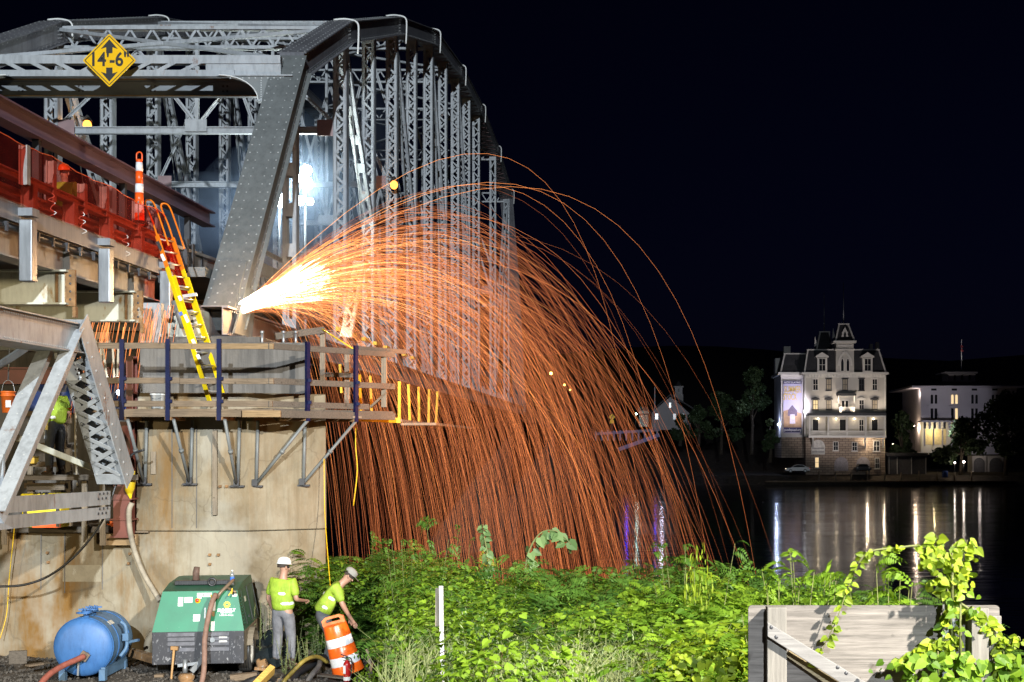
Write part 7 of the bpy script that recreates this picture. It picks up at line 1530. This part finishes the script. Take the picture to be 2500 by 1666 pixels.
LM_VINE = leafmat("leaf_vine_green", (0.06, 0.14, 0.01), (0.27, 0.42, 0.03), 0.4)
LM_GREY = leafmat("leaf_mugwort", (0.10, 0.145, 0.06), (0.34, 0.41, 0.20), 0.25, 0.7)
LM_LIME = leafmat("leaf_bright_vine", (0.07, 0.13, 0.008), (0.40, 0.50, 0.03), 0.45)
STEM = pmat("plant_stem", (0.12, 0.13, 0.04), 0.7, 0, 0.3, 8)
rg = np.random.default_rng(11)
def unit(v): return v / (np.linalg.norm(v) + 1e-9)
class Leaves:
    def __init__(s): s.v = []; s.f = []; s.t = []
    def diamond(s, p, d, n, L, W, tint):
        sd = unit(np.cross(d, n)); o = len(s.v)
        s.v += [p, p + d * L * 0.45 + sd * W * 0.5, p + d * L, p + d * L * 0.45 - sd * W * 0.5]; s.f.append((o, o + 1, o + 2, o + 3)); s.t += [tint] * 4
    def heart(s, p, d, n, L, tint, lob=0.0):
        sd = unit(np.cross(d, n)); n = unit(np.cross(sd, d)); o = len(s.v); W = L * rg.uniform(0.75, 0.98); f = 0.22
        for k in (1, -1):
            q = [p, p - d * L * 0.10 + sd * k * W * 0.28 + n * W * f * 0.3, p + d * L * 0.22 + sd * k * W * 0.52 + n * W * f * 0.5, p + d * L * 0.62 + sd * k * W * 0.34 + n * W * f * 0.3, p + d * L - n * L * 0.12, p + d * L * 0.5 - n * 0.02 * L]
            o = len(s.v); s.v += q; s.f += [(o, o + 1, o + 2, o + 5), (o + 5, o + 2, o + 3, o + 4)]; s.t += [tint] * 6
    def frond(s, p, d, up, L, tint, pairs=9, lw=0.3):
        d = unit(d); pos = p.copy(); dr = d.copy(); step = L / pairs
        for k in range(pairs):
            sd = unit(np.cross(dr, up)); nn = unit(np.cross(sd, dr)); ll = L * 0.24 * math.sin(math.pi * (0.18 + 0.75 * k / pairs)) * 1.25
            for g in (1, -1):
                ld = unit(sd * g * 0.95 + dr * 0.38 - nn * 0.12); s.diamond(pos, ld, nn + 0.25 * rg.normal(size=3), ll, ll * lw, tint + rg.uniform(-0.08, 0.08))
            pos = pos + dr * step; dr = unit(dr - np.array([0, 0, 0.10]))
        s.diamond(pos, dr, up, L * 0.16, L * 0.05, tint)
    def arrays(s): return np.array(s.v, dtype=np.float32), np.array(s.f, dtype=np.int32), np.array(s.t, dtype=np.float32)
UP = np.array([0, 0, 1.0])
def shrub(nst=7, fr=11, fl=0.34, spread=0.55, pairs=9, lw=0.3):
    """pinnate-leaved shrub, height 1"""
    S_ = Leaves(); stems = []
    for i in range(nst):
        a = rg.uniform(0, 6.28); top = np.array([math.cos(a) * spread * rg.uniform(0.2, 1), math.sin(a) * spread * rg.uniform(0.2, 1), rg.uniform(0.72, 1.0)]); base = top * np.array([0.18, 0.18, 0]); stems.append((base, top))
        tint = rg.uniform(0.2, 0.75)
        for k in range(fr):
            t = rg.uniform(0.12, 1.0) if k else 1.0; p = base + (top - base) * t; b2 = rg.uniform(0, 6.28); d = np.array([math.cos(b2), math.sin(b2), rg.uniform(0.0, 0.75)])
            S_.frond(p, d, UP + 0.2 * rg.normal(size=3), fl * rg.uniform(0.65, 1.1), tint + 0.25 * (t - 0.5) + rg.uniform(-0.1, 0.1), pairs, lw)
    return S_.arrays(), stems
def mound(n=230, leaf=0.15, R=0.55):
    """heart-leaved vine mound, height 1"""
    S_ = Leaves()
    for i in range(n):
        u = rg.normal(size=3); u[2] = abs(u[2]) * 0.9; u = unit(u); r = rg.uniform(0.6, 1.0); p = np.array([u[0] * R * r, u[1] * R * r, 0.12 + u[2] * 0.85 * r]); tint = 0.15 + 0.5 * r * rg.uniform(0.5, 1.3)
        nrm = unit(u * 0.9 + UP * 0.6 + 0.45 * rg.normal(size=3)); d = unit(np.cross(nrm, rg.normal(size=3))); d = unit(d + np.array([0, 0, -0.45])); S_.heart(p, d, nrm, leaf * rg.uniform(0.5, 1.25), tint)
    return S_.arrays(), []
def weed(nst=11, per=34, spread=0.28, leaf=0.10):
    """mugwort: upright stalks with narrow leaves, height 1"""
    S_ = Leaves(); stems = []
    for i in range(nst):
        b2 = np.array([rg.uniform(-1, 1) * spread, rg.uniform(-1, 1) * spread, 0]); top = b2 + np.array([rg.uniform(-0.15, 0.15), rg.uniform(-0.15, 0.15), rg.uniform(0.65, 1.0)]); stems.append((b2, top)); tint = rg.uniform(0.25, 0.8)
        for k in range(per):
            t = (k + 1) / per; p = b2 + (top - b2) * t; a = rg.uniform(0, 6.28); d = unit(np.array([math.cos(a), math.sin(a), rg.uniform(0.25, 1.3)])); L = leaf * (1.25 - 0.85 * t) * rg.uniform(0.7, 1.2)
            S_.diamond(p, d, UP + 0.4 * rg.normal(size=3), L, L * 0.24, tint + rg.uniform(-0.15, 0.15))
    return S_.arrays(), stems
VAR = {'shrub': [shrub(8, 15, 0.25, 0.6, 9, 0.34) for _ in range(3)], 'locust': [shrub(8, 12, 0.27, 0.55, 10, 0.45) for _ in range(3)], 'vine': [mound(560, 0.062, 0.6) for _ in range(4)], 'big': [mound(260, 0.10, 0.6) for _ in range(2)], 'weed': [weed(13, 40, 0.32, 0.075) for _ in range(4)]}
def leaf_mesh(name, parts, mat):
    Vs, Fs, Ts = [], [], []; o = 0
    for (va, fa, ta), sc_, rot, loc, dt in parts:
        c, s = math.cos(rot), math.sin(rot); q = va * np.array(sc_, dtype=np.float32); q = np.stack([q[:, 0] * c - q[:, 1] * s, q[:, 0] * s + q[:, 1] * c, q[:, 2]], axis=1) + np.array(loc, dtype=np.float32)
        Vs.append(q); Fs.append(fa + o); Ts.append(ta + dt); o += len(va)
    Vv = np.concatenate(Vs); Ff = np.concatenate(Fs); Tt = np.clip(np.concatenate(Ts), 0, 1)
    me = bpy.data.meshes.new(name); me.vertices.add(len(Vv)); me.vertices.foreach_set("co", Vv.astype(np.float32).ravel()); me.loops.add(Ff.size); me.loops.foreach_set("vertex_index", Ff.ravel().astype(np.int32)); me.polygons.add(len(Ff)); me.polygons.foreach_set("loop_start", np.arange(0, Ff.size, 4, dtype=np.int32)); me.polygons.foreach_set("loop_total", np.full(len(Ff), 4, dtype=np.int32))
    at = me.attributes.new("tint", 'FLOAT', 'POINT'); at.data.foreach_set("value", Tt.astype(np.float32)); me.materials.append(mat); me.update(calc_edges=True); return me
SIL = ([780, 800, 850, 900, 960, 1000, 1060, 1110, 1150, 1200, 1300, 1400, 1450, 1500, 1560, 1630, 1690, 1730, 1790, 1830, 1880, 1960, 2000, 2060, 2100, 2170, 2240, 2300, 2420, 2520],
       [1330, 1322, 1335, 1345, 1332, 1332, 1325, 1312, 1325, 1345, 1365, 1385, 1378, 1388, 1388, 1368, 1345, 1355, 1378, 1402, 1402, 1382, 1392, 1412, 1420, 1400, 1480, 1510, 1590, 1590])
def sil(px): return float(np.interp(px, *SIL))
bags = {'deep': [], 'vine': [], 'grey': [], 'lime': []}
cnt = 0
for k in range(5200):
    Y = 10.2 + 17.0 * rg.uniform() ** 0.85; px = rg.uniform(770, 2560)
    x = (px - CX) * Y / F
    if 1815 < px < 2455 and Y < 10.0: continue
    if px < 925 and Y < 24.6: continue
    if px < 860 and Y < 25.2: continue
    g = ground_z(x, Y)
    near = min(1, max(0, (22 - Y) / 12))
    tgt = sil(px) + near * rg.uniform(120, 260) + rg.uniform(0, 35)
    if px < 1000 and Y < 22: tgt = max(tgt, 1480 + rg.uniform(0, 60))
    if Y < 13.5 and abs(px - 1083) < 110: tgt = max(tgt, 1632 + rg.uniform(0, 40))
    wav = math.sin(x * 2.3 + Y * 0.9 + 1.0) * 0.6 + math.sin(x * 4.1 - Y * 1.7) * 0.4 + math.sin(Y * 2.6 + x) * 0.35
    if wav < -0.75 and Y < 20: continue                  # hollows between the mounds
    tgt += (14 - 34 * wav) * (1.0 if Y < 20 else 0.5)
    zt = (CY - tgt) * Y / F; H = zt - g
    if H < 0.25: continue
    H = min(H, rg.uniform(1.7, 3.2))
    d_ = rg.uniform()
    if Y > 19.5: kind = 'shrub' if d_ < 0.72 else ('locust' if d_ < 0.86 else 'vine')
    elif Y > 13.5: kind = ('shrub' if d_ < 0.32 else 'weed' if d_ < 0.58 else 'vine') if px < 1450 else ('locust' if d_ < 0.55 else 'vine' if d_ < 0.88 else 'big')
    else: kind = ('weed' if d_ < 0.8 else 'vine' if d_ < 0.94 else 'big') if px < 1650 else ('vine' if d_ < 0.45 else 'locust' if d_ < 0.85 else 'big')
    W = {'shrub': 1.1, 'locust': 1.0, 'vine': 0.85, 'big': 0.9, 'weed': 0.75}[kind] * min(max(H, 0.7), 1.5)
    if Y < 24.6 and px - W * 0.62 * F / Y < 890: continue
    zs = H
    if kind in ('vine', 'big') and H > 1.1:     # vines sit on top of what carries them
        zs = rg.uniform(0.7, 1.1); g2 = g + H - zs
    else: g2 = g
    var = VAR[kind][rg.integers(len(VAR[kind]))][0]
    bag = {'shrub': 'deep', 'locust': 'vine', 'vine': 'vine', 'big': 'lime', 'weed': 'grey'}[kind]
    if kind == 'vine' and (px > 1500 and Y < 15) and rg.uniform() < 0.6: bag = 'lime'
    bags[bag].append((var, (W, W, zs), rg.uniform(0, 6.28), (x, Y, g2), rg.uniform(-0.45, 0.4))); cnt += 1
    if cnt > 1150: break
LAB = {'deep': ("dark_undergrowth", "dense dark green compound-leaved undergrowth along the back of the bank", LM_DEEP), 'vine': ("vine_undergrowth", "tangled green vines and pinnate leaves covering the middle of the bank", LM_VINE), 'grey': ("mugwort_undergrowth", "grey-green mugwort weeds massed along the front of the bank", LM_GREY), 'lime': ("bright_vine_undergrowth", "bright yellow-green vine leaves over the near right of the bank", LM_LIME)}
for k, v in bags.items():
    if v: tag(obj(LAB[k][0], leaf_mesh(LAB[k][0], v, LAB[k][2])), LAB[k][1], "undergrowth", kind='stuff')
# ---- plants one can tell apart
def plant(name, label, kind, px, Y, py_top, W, mat, seed=0, group=None, base_py=None):
    c = P(px, 0, Y); g = ground_z(c.x, Y) if base_py is None else (CY - base_py) * Y / F; H = ((CY - py_top) * Y / F - g) * 1.1
    t = thing(name, label, "plant", (c.x, Y, g), group=group); va, stems = VAR[kind][seed % len(VAR[kind])]
    rot = seed * 1.7; obj("foliage", leaf_mesh("foliage", [(va, (W, W, H), rot, (c.x, Y, g), 0.05)], mat), t)
    mb = MB(); cr, sr = math.cos(rot), math.sin(rot)
    st = stems or [(np.zeros(3), np.array([0.1, 0.1, 0.8]))]
    for a, b2 in st:
        A = V(((a[0] * cr - a[1] * sr) * W + c.x, (a[0] * sr + a[1] * cr) * W + Y, g)); B = V(((b2[0] * cr - b2[1] * sr) * W + c.x, (b2[0] * sr + b2[1] * cr) * W + Y, g + b2[2] * H)); mb.tube([A, A.lerp(B, 0.5), B], [0.008, 0.006, 0.003], 5)
    mb.build("stems", STEM, t); return t
plant("locust_shrub", "locust shrub rising against the water just left of the theatre reflection", 'locust', 1975, 12.5, 1385, 1.0, LM_VINE, 0)
plant("locust_shrub", "locust shrub standing up behind the middle of the plywood barricade", 'locust', 2170, 11.5, 1405, 0.9, LM_VINE, 1)
plant("locust_shrub", "small locust tip behind the left corner of the plywood barricade", 'locust', 1905, 12.0, 1410, 0.8, LM_VINE, 2)
plant("sumac_shrub", "dark bushy sumac peak under the right edge of the spark shower", 'shrub', 1690, 17.0, 1362, 0.9, LM_DEEP, 0)
plant("sumac_shrub", "feathery sumac top at the foot of the densest sparks", 'shrub', 1110, 23.0, 1308, 1.0, LM_DEEP, 1)
plant("sumac_shrub", "low dark sumac right of the bending person", 'shrub', 905, 25.4, 1340, 1.0, LM_DEEP, 2)
plant("sumac_shrub", "sumac clump left of the tall marker stake", 'shrub', 1010, 21.0, 1350, 0.9, LM_DEEP, 0)
plant("weed_clump", "leafy weed clump growing between compressor wheel and pier", 'weed', 640, 24.6, 1470, 1.0, LM_GREY, 0)
plant("weed_clump", "leggy weed clump against the pier nose behind the drum", 'weed', 755, 25.0, 1505, 1.0, LM_GREY, 1)
plant("weed_clump", "ragged weed clump at the foot of the person in front of the pier", 'weed', 715, 23.7, 1555, 0.9, LM_GREY, 2)
plant("broadleaf_weed", "broad-leaved green weed beside the fire extinguisher", 'big', 895, 22.4, 1628, 0.45, LM_VINE, 0)
plant("vine_shoot", "single vine shoot with hanging leaves above the sumac peak", 'vine', 1705, 15.5, 1325, 0.4, LM_LIME, 1)
# pale leaved young trees lit by the sparks: two arching sprays of large leaves
PALE = leafmat("leaf_pale_underside", (0.05, 0.11, 0.03), (0.20, 0.30, 0.12), 0.3)
def spray(name, label, pts, nleaf, leaf, mat, Y, r=0.012, seed=1, stem=STEM, hang=0.5, extra=None):
    q = np.random.default_rng(seed); c = catmull([P(a, b2, Y if len(z) == 0 else z[0]) for (a, b2, *z) in pts], 8); t = thing(name, label, "plant", c[0]); mb = MB(); mb.tube(c, [r * (1 - 0.8 * i / len(c)) for i in range(len(c))], 6); mb.build("stem", stem, t)
    L = Leaves()
    for i in range(nleaf):
        p = np.array(c[min(len(c) - 1, int(len(c) * (0.12 + 0.88 * (i + q.uniform()) / nleaf)))]); a = q.uniform(0, 6.28); d = unit(np.array([math.cos(a), 0.6 * math.sin(a), -hang + q.uniform(-0.3, 0.5)])); off = d * leaf * 0.35
        L.heart(p + off, d, np.array([q.normal() * 0.5, -1.0, 0.5 + q.normal() * 0.4]), leaf * q.uniform(0.6, 1.2), q.uniform(0.2, 1.0))
    obj("leaves", leaf_mesh("leaves", [(L.arrays(), (1, 1, 1), 0, (0, 0, 0), 0)], mat), t); return t
spray("young_catalpa", "upright spray of pale drooping leaves among the falling sparks", [(1200, 1420), (1192, 1360), (1182, 1310), (1180, 1280)], 30, 0.10, PALE, 21, 0.02, 3, hang=0.9)
spray("young_catalpa", "arching spray of broad pale leaves right of the upright one", [(1280, 1420), (1290, 1350), (1320, 1302), (1360, 1298), (1395, 1330)], 26, 0.17, PALE, 21, 0.02, 5, hang=0.7)
# ---- the vine on the sign post and over the barricade
vn = [("climbing_vine", "thick leafy vine crown wrapped round the galvanised sign post", [(2330, 1680, 8.92), (2325, 1560, 8.92), (2318, 1470, 8.92), (2300, 1390, 8.92), (2275, 1340, 8.92), (2290, 1310, 8.92)], 95, 0.068, LM_LIME, 21),
      ("climbing_vine", "long vine runner arching left from the post over the water", [(2300, 1370, 8.92), (2250, 1335, 8.92), (2190, 1338, 8.92), (2130, 1345, 8.92), (2105, 1362, 8.92), (2085, 1400, 8.92), (2065, 1450, 8.92), (2040, 1520, 8.92), (2015, 1570, 8.92), (1998, 1620, 8.92)], 70, 0.05, LM_LIME, 22),
      ("climbing_vine", "vine branch spilling right of the sign post with curled tips", [(2330, 1460, 8.92), (2345, 1400, 8.92), (2350, 1360, 8.92), (2362, 1318, 8.92)], 60, 0.06, LM_LIME, 23),
      ("climbing_vine", "vine mass hanging over the right end of the barricade", [(2340, 1470, 8.92), (2385, 1500, 8.92), (2420, 1530, 8.92), (2450, 1590, 8.92), (2440, 1660, 8.92)], 80, 0.062, LM_LIME, 24),
      ("climbing_vine", "low vine branch with a bright tip in front of the plywood", [(2330, 1560, 8.92), (2280, 1570, 8.92), (2230, 1605, 8.92), (2195, 1620, 8.92)], 60, 0.065, LM_LIME, 25),
      ("climbing_vine", "thin vine tendril curling at the far right border", [(2430, 1600, 8.92), (2460, 1575, 8.92), (2485, 1555, 8.92), (2492, 1565, 8.92)], 14, 0.05, LM_LIME, 26)]
for (nm, lb_, pts, n, lf, mt, sd_) in vn: spray(nm, lb_, pts, n, lf, mt, 8.7, 0.009, sd_, hang=0.45)
# fuller bundle of leaves round the post, and the big dark leaves at the foot of the picture
q = np.random.default_rng(77)
def leaf_bundle(name, label, boxes, mat):
    L = Leaves(); base = None
    for (x0, x1, y0, y1, Y, n, lf) in boxes:
        for i in range(n):
            p = np.array(P(q.uniform(x0, x1), q.uniform(y0, y1), Y + q.uniform(-0.12, 0.12))); a = q.uniform(0, 6.28); d = unit(np.array([math.cos(a), 0.5 * math.sin(a), -0.55])); L.heart(p, d, np.array([q.normal() * 0.5, -1, 0.6]), lf * q.uniform(0.55, 1.2), q.uniform(0, 1))
        base = base or P((x0 + x1) / 2, y1, Y)
    t = thing(name, label, "plant", base); obj("leaves", leaf_mesh("leaves", [(L.arrays(), (1, 1, 1), 0, (0, 0, 0), 0)], mat), t)
    mb = MB(); b0 = boxes[0]; mb.tube([P((b0[0] + b0[1]) / 2, b0[3] + 60, b0[4]), P((b0[0] + b0[1]) / 2, b0[2], b0[4])], [0.012, 0.005], 5); mb.build("stem", STEM, t)
leaf_bundle("leafy_vine", "dense upper tuft of vine leaves crowning the sign post", [(2265, 2385, 1330, 1440, 8.86, 55, 0.062), (2240, 2300, 1330, 1400, 8.85, 30, 0.05)], LM_LIME)
leaf_bundle("leafy_vine", "vine leaves clinging halfway down the sign post", [(2290, 2400, 1440, 1560, 8.86, 34, 0.055)], LM_VINE)
leaf_bundle("leafy_vine", "big glossy vine leaves massed at the lower right corner", [(2200, 2380, 1590, 1690, 8.8, 100, 0.075), (2120, 2230, 1610, 1680, 8.85, 14, 0.05), (2380, 2500, 1600, 1690, 8.95, 70, 0.09)], LM_VINE)
leaf_bundle("leafy_vine", "heart-shaped leaves at the bottom edge left of the barricade", [(1640, 1740, 1600, 1680, 9.6, 40, 0.07), (1740, 1815, 1590, 1680, 9.6, 40, 0.06)], LM_LIME)
# dry reddish weeds
mb = MB(); dq = np.random.default_rng(5)
dt_ = thing("dry_dock_plant", "dry brown seed stalks standing among the mugwort", "plant", P(1215, 1690, 13))
for i in range(16):
    a = P(1215 + dq.normal() * 12, 1700, 13 + dq.uniform(-0.1, 0.1)); b2 = P(1215 + dq.normal() * 28, 1585 + dq.uniform(0, 50), 13); mb.tube([a, a.lerp(b2, 0.6) + V((0.01, 0, 0)), b2], [0.005, 0.004, 0.002], 4)
    for k in range(14): c = a.lerp(b2, dq.uniform(0.5, 1)); mb.sphere(c + V((dq.normal() * 0.012, dq.normal() * 0.012, 0)), 0.007, 5, 3)
mb.build("stalks", pmat("dry_stalk", (0.10, 0.045, 0.02), 0.8), dt_)

# pale grass and dead stalks in front of the weeds
gq = np.random.default_rng(31); L = Leaves()
for i in range(1700):
    Y = gq.uniform(11.0, 15.0); px = gq.uniform(930, 1830) if i % 3 else gq.uniform(1330, 1800)
    if abs(px - 1083) < 40 and Y < 13.4: continue
    x = (px - CX) * Y / F; tgt = 1505 + (15 - Y) * 28 + gq.uniform(0, 60); zt = (CY - tgt) * Y / F; Lb = gq.uniform(0.35, 0.7); p = np.array([x, Y, zt - Lb * 0.8]); d = unit(np.array([gq.normal() * 0.3, gq.normal() * 0.25, 1.0])); sd = unit(np.cross(d, np.array([0.2, 1, 0]))); w = gq.uniform(0.002, 0.0045); bend = np.array([gq.normal() * 0.12, gq.normal() * 0.1, -0.05]); m1 = p + d * Lb * 0.55; m2 = p + d * Lb + bend; tn = gq.uniform(0.2, 1.0); o = len(L.v)
    L.v += [p - sd * w, p + sd * w, m1 + sd * w, m1 - sd * w, m2 + sd * w * 0.2, m2 - sd * w * 0.2]; L.f += [(o, o + 1, o + 2, o + 3), (o + 3, o + 2, o + 4, o + 5)]; L.t += [tn] * 6
tag(obj("grass", leaf_mesh("grass", [(L.arrays(), (1, 1, 1), 0, (0, 0, 0), 0)], leafmat("dry_grass", (0.13, 0.17, 0.05), (0.38, 0.40, 0.18), 0.2))), "pale grass blades standing through the front of the weeds", "grass", kind='stuff')
# ================================================================== sparks of the cutting torch
rs_ = np.random.default_rng(42)
SRC = np.array(P(588, 755, 28.6))
m = bpy.data.materials.new("glowing_spark"); m.use_nodes = True; nt = m.node_tree; nt.nodes.remove(nt.nodes["Principled BSDF"])
at = nt.nodes.new("ShaderNodeAttribute"); at.attribute_name = "spark_heat"; em = nt.nodes.new("ShaderNodeEmission")
cr_ = ramp(nt, at.outputs['Fac'], [(0.0, (0.48, 0.11, 0.04)), (0.25, (0.80, 0.23, 0.085)), (0.5, (1.0, 0.30, 0.085)), (0.75, (1.0, 0.44, 0.13)), (1.0, (1.0, 0.85, 0.60))])
nt.links.new(cr_, em.inputs[0])
mth = nt.nodes.new("ShaderNodeMath"); mth.operation = 'POWER'; mth.inputs[1].default_value = 3.2; nt.links.new(at.outputs['Fac'], mth.inputs[0])
mt2 = nt.nodes.new("ShaderNodeMath"); mt2.operation = 'MULTIPLY_ADD'; mt2.inputs[1].default_value = 9.0; mt2.inputs[2].default_value = 1.15; nt.links.new(mth.outputs[0], mt2.inputs[0]); nt.links.new(mt2.outputs[0], em.inputs[1])
nt.links.new(em.outputs[0], nt.nodes["Material Output"].inputs[0]); m.cycles.emission_sampling = 'NONE'
SPARK = m
def trails(name, label, gen, seg=34):
    Vs, Fs, Hs = [], [], []; o = 0
    for (p0, v0, k, T, r0, h0, tau, zmin) in gen:
        t = np.linspace(0, 1, seg) ** 1.15 * T; g = 9.8
        e = (1 - np.exp(-k * t)) / k; pos = p0[None] + v0[None] * e[:, None]; pos[:, 2] -= g / k * (t - e)
        ok = pos[:, 2] > zmin
        n = int(ok.sum())
        if n < 4: continue
        pos = pos[:n]; tt = t[:n]; d = np.gradient(pos, axis=0); d /= np.linalg.norm(d, axis=1)[:, None] + 1e-9
        u = np.cross(d, np.array([0, 1.0, 0.02])); u /= np.linalg.norm(u, axis=1)[:, None] + 1e-9; w = np.cross(d, u)
        rad = r0 * (0.55 + 0.6 * np.exp(-tt / 0.5)); rad[-1] *= 0.3
        for a in (0, 2.094, 4.189): Vs.append(pos + (u * math.cos(a) + w * math.sin(a)) * rad[:, None])
        i = np.arange(n - 1)
        for a in range(3):
            b2 = (a + 1) % 3; Fs.append(np.stack([o + a * n + i, o + b2 * n + i, o + b2 * n + i + 1, o + a * n + i + 1], 1))
        hh = np.clip(h0 * (0.32 + 0.68 * np.exp(-tt / tau)), 0, 1); Hs += [hh] * 3; o += 3 * n
    Vv = np.concatenate(Vs).astype(np.float32); Ff = np.concatenate(Fs).astype(np.int32)
    me = bpy.data.meshes.new(name); me.vertices.add(len(Vv)); me.vertices.foreach_set("co", Vv.ravel()); me.loops.add(Ff.size); me.loops.foreach_set("vertex_index", Ff.ravel()); me.polygons.add(len(Ff)); me.polygons.foreach_set("loop_start", np.arange(0, Ff.size, 4, dtype=np.int32)); me.polygons.foreach_set("loop_total", np.full(len(Ff), 4, dtype=np.int32))
    a_ = me.attributes.new("spark_heat", 'FLOAT', 'POINT'); a_.data.foreach_set("value", np.concatenate(Hs).astype(np.float32)); me.materials.append(SPARK); me.update(calc_edges=True)
    o_ = obj(name, me); tag(o_, label, "sparks", kind='stuff'); return o_
def gen_main(N):
    for i in range(N):
        ang = math.radians(np.clip(rs_.normal(27, 9.5), -16, 43)); sp = 2.6 + 10.0 * rs_.beta(2.2, 1.3); k = np.clip(rs_.normal(1.2, 0.22), 0.75, 1.9)
        v = np.array([sp * math.cos(ang), rs_.normal(-0.5, 1.1), sp * math.sin(ang)])
        p = SRC + np.array([rs_.uniform(0, 0.12), rs_.normal() * 0.05, rs_.normal() * 0.03])
        yield p, v, k, 3.6, rs_.uniform(0.0015, 0.0026) if rs_.uniform() < 0.84 else rs_.uniform(0.0026, 0.0040), *((rs_.uniform(0.28, 0.85), rs_.uniform(0.18, 0.5)) if rs_.uniform() < 0.8 else (rs_.uniform(0.75, 0.95), rs_.uniform(0.5, 1.5))), -4.6 + rs_.uniform(-1.8, 1.5)
    for i in range(10):
        a = math.radians(rs_.uniform(30, 44)); sp = rs_.uniform(10.8, 13.6); yield SRC.copy(), np.array([sp * math.cos(a), rs_.normal() * 1.0, sp * math.sin(a)]), rs_.uniform(1.0, 1.35), 3.6, rs_.uniform(0.002, 0.0034), rs_.uniform(0.45, 0.8), 0.9, -5.0
    for (sp, an, k) in ((14.6, 46, 1.15), (14.0, 40, 1.0), (14.6, 37, 0.98), (13.6, 42, 1.02)):
        a = math.radians(an); yield SRC.copy(), np.array([sp * math.cos(a), rs_.normal() * 0.4, sp * math.sin(a)]), k, 3.8, 0.003, 0.75, 1.2, -5.5
trails("spark_shower", "fountain of orange sparks arching right from the torch and raining down", gen_main(800))
def gen_jet(N):
    for i in range(N):
        ang = math.radians(np.clip(rs_.normal(24, 5.0), 8, 42)); sp = rs_.uniform(9, 16); v = np.array([sp * math.cos(ang), rs_.normal(-0.2, 1.1), sp * math.sin(ang)])
        yield SRC + rs_.normal(size=3) * np.array([0.06, 0.05, 0.03]), v, 1.5, rs_.uniform(0.03, 0.15), rs_.uniform(0.010, 0.02), 1.0, 2.5, -5
trails("spark_jet", "white hot jet of sparks bursting from the torch cut at the bearing", gen_jet(800), 12)
def gen_left(N):
    for i in range(N):
        c = np.array(P(rs_.uniform(200, 440), rs_.uniform(740, 800), 26.8)); yield c, np.array([rs_.uniform(-1.1, -0.5), rs_.normal() * 0.1, rs_.uniform(-4.0, -2.5)]), 0.5, rs_.uniform(0.12, 0.4), rs_.uniform(0.003, 0.0045), rs_.uniform(0.4, 0.62), 0.7, -1.4
trails("spark_drizzle", "thin drizzle of sparks falling under the road deck left of the bearing", gen_left(70), 10)
# light thrown by the torch and by the glowing shower
point("torch_flame_light", V(SRC) + V((0.9, -0.25, 0.35)), 1100, (1.0, 0.60, 0.28), 0.25)
point("spark_glow_light", V((-3.6, 27.2, 1.5)), 420, (1.0, 0.36, 0.10), 0.9)
point("spark_glow_light", V((-2.8, 26.0, -2.0)), 190, (1.0, 0.30, 0.07), 0.9)

# ================================================================== smoke of the torch drifting through the portal, lit by the floodlights
m = bpy.data.materials.new("thin_smoke"); m.use_nodes = True; nt = m.node_tree; nt.nodes.remove(nt.nodes["Principled BSDF"])
pv_ = nt.nodes.new("ShaderNodeVolumePrincipled"); pv_.inputs["Color"].default_value = (0.50, 0.68, 1.0, 1); pv_.inputs["Density"].default_value = 0.018; pv_.inputs["Anisotropy"].default_value = 0.2
nt.links.new(pv_.outputs[0], nt.nodes["Material Output"].inputs["Volume"])
m_blue = m; m_warm = m.copy(); m_warm.name = "torch_fume"; m_warm.node_tree.nodes["Principled Volume"].inputs["Color"].default_value = (0.9, 0.9, 0.9, 1); m_warm.node_tree.nodes["Principled Volume"].inputs["Density"].default_value = 0.012
for (px, py, Y, rx, ry, rz_, lab) in ((735, 680, 28.6, 1.7, 0.9, 0.95, "fumes glowing warm round the white hot jet"), (690, 560, 37.5, 2.4, 2.6, 2.2, "bluish smoke hanging in the portal behind the end post"), (735, 455, 41.5, 2.1, 1.8, 2.1, "pale smoke glowing round the floodlights"), (500, 570, 40.5, 3.0, 2.2, 1.6, "blue smoke drifting behind the guard rail left of the end post"), (850, 370, 44, 1.5, 1.6, 3.0, "faint smoke column behind the laced posts")):
    m = m_warm if Y < 30 else m_blue
    mb = MB()
    for k in range(6): mb.sphere(P(px, py, Y) + V((0.12 * math.sin(k * 2.1) * rx, 0, 0.1 * math.cos(k * 1.7) * rz_)), 1.0, 24, 16, (rx * (1 - 0.14 * k), ry * (1 - 0.14 * k), rz_ * (1 - 0.14 * k)))
    for k in range(6):
        q_ = MB(); n0 = len(mb.v) // 6; q_.v = mb.v[k * n0:(k + 1) * n0]; nf = len(mb.f) // 6; q_.f = [tuple(i_ - k * n0 for i_ in f_) for f_ in mb.f[k * nf:(k + 1) * nf]]; q_.m = [0] * nf; q_.sm = [True] * nf
        o_ = q_.build("smoke" if k == 0 else "smoke_puff", m, None if k == 0 else root_)
        if k == 0: root_ = o_; tag(o_, lab, "smoke", kind='stuff')
        else: o_["kind"] = 'stuff'
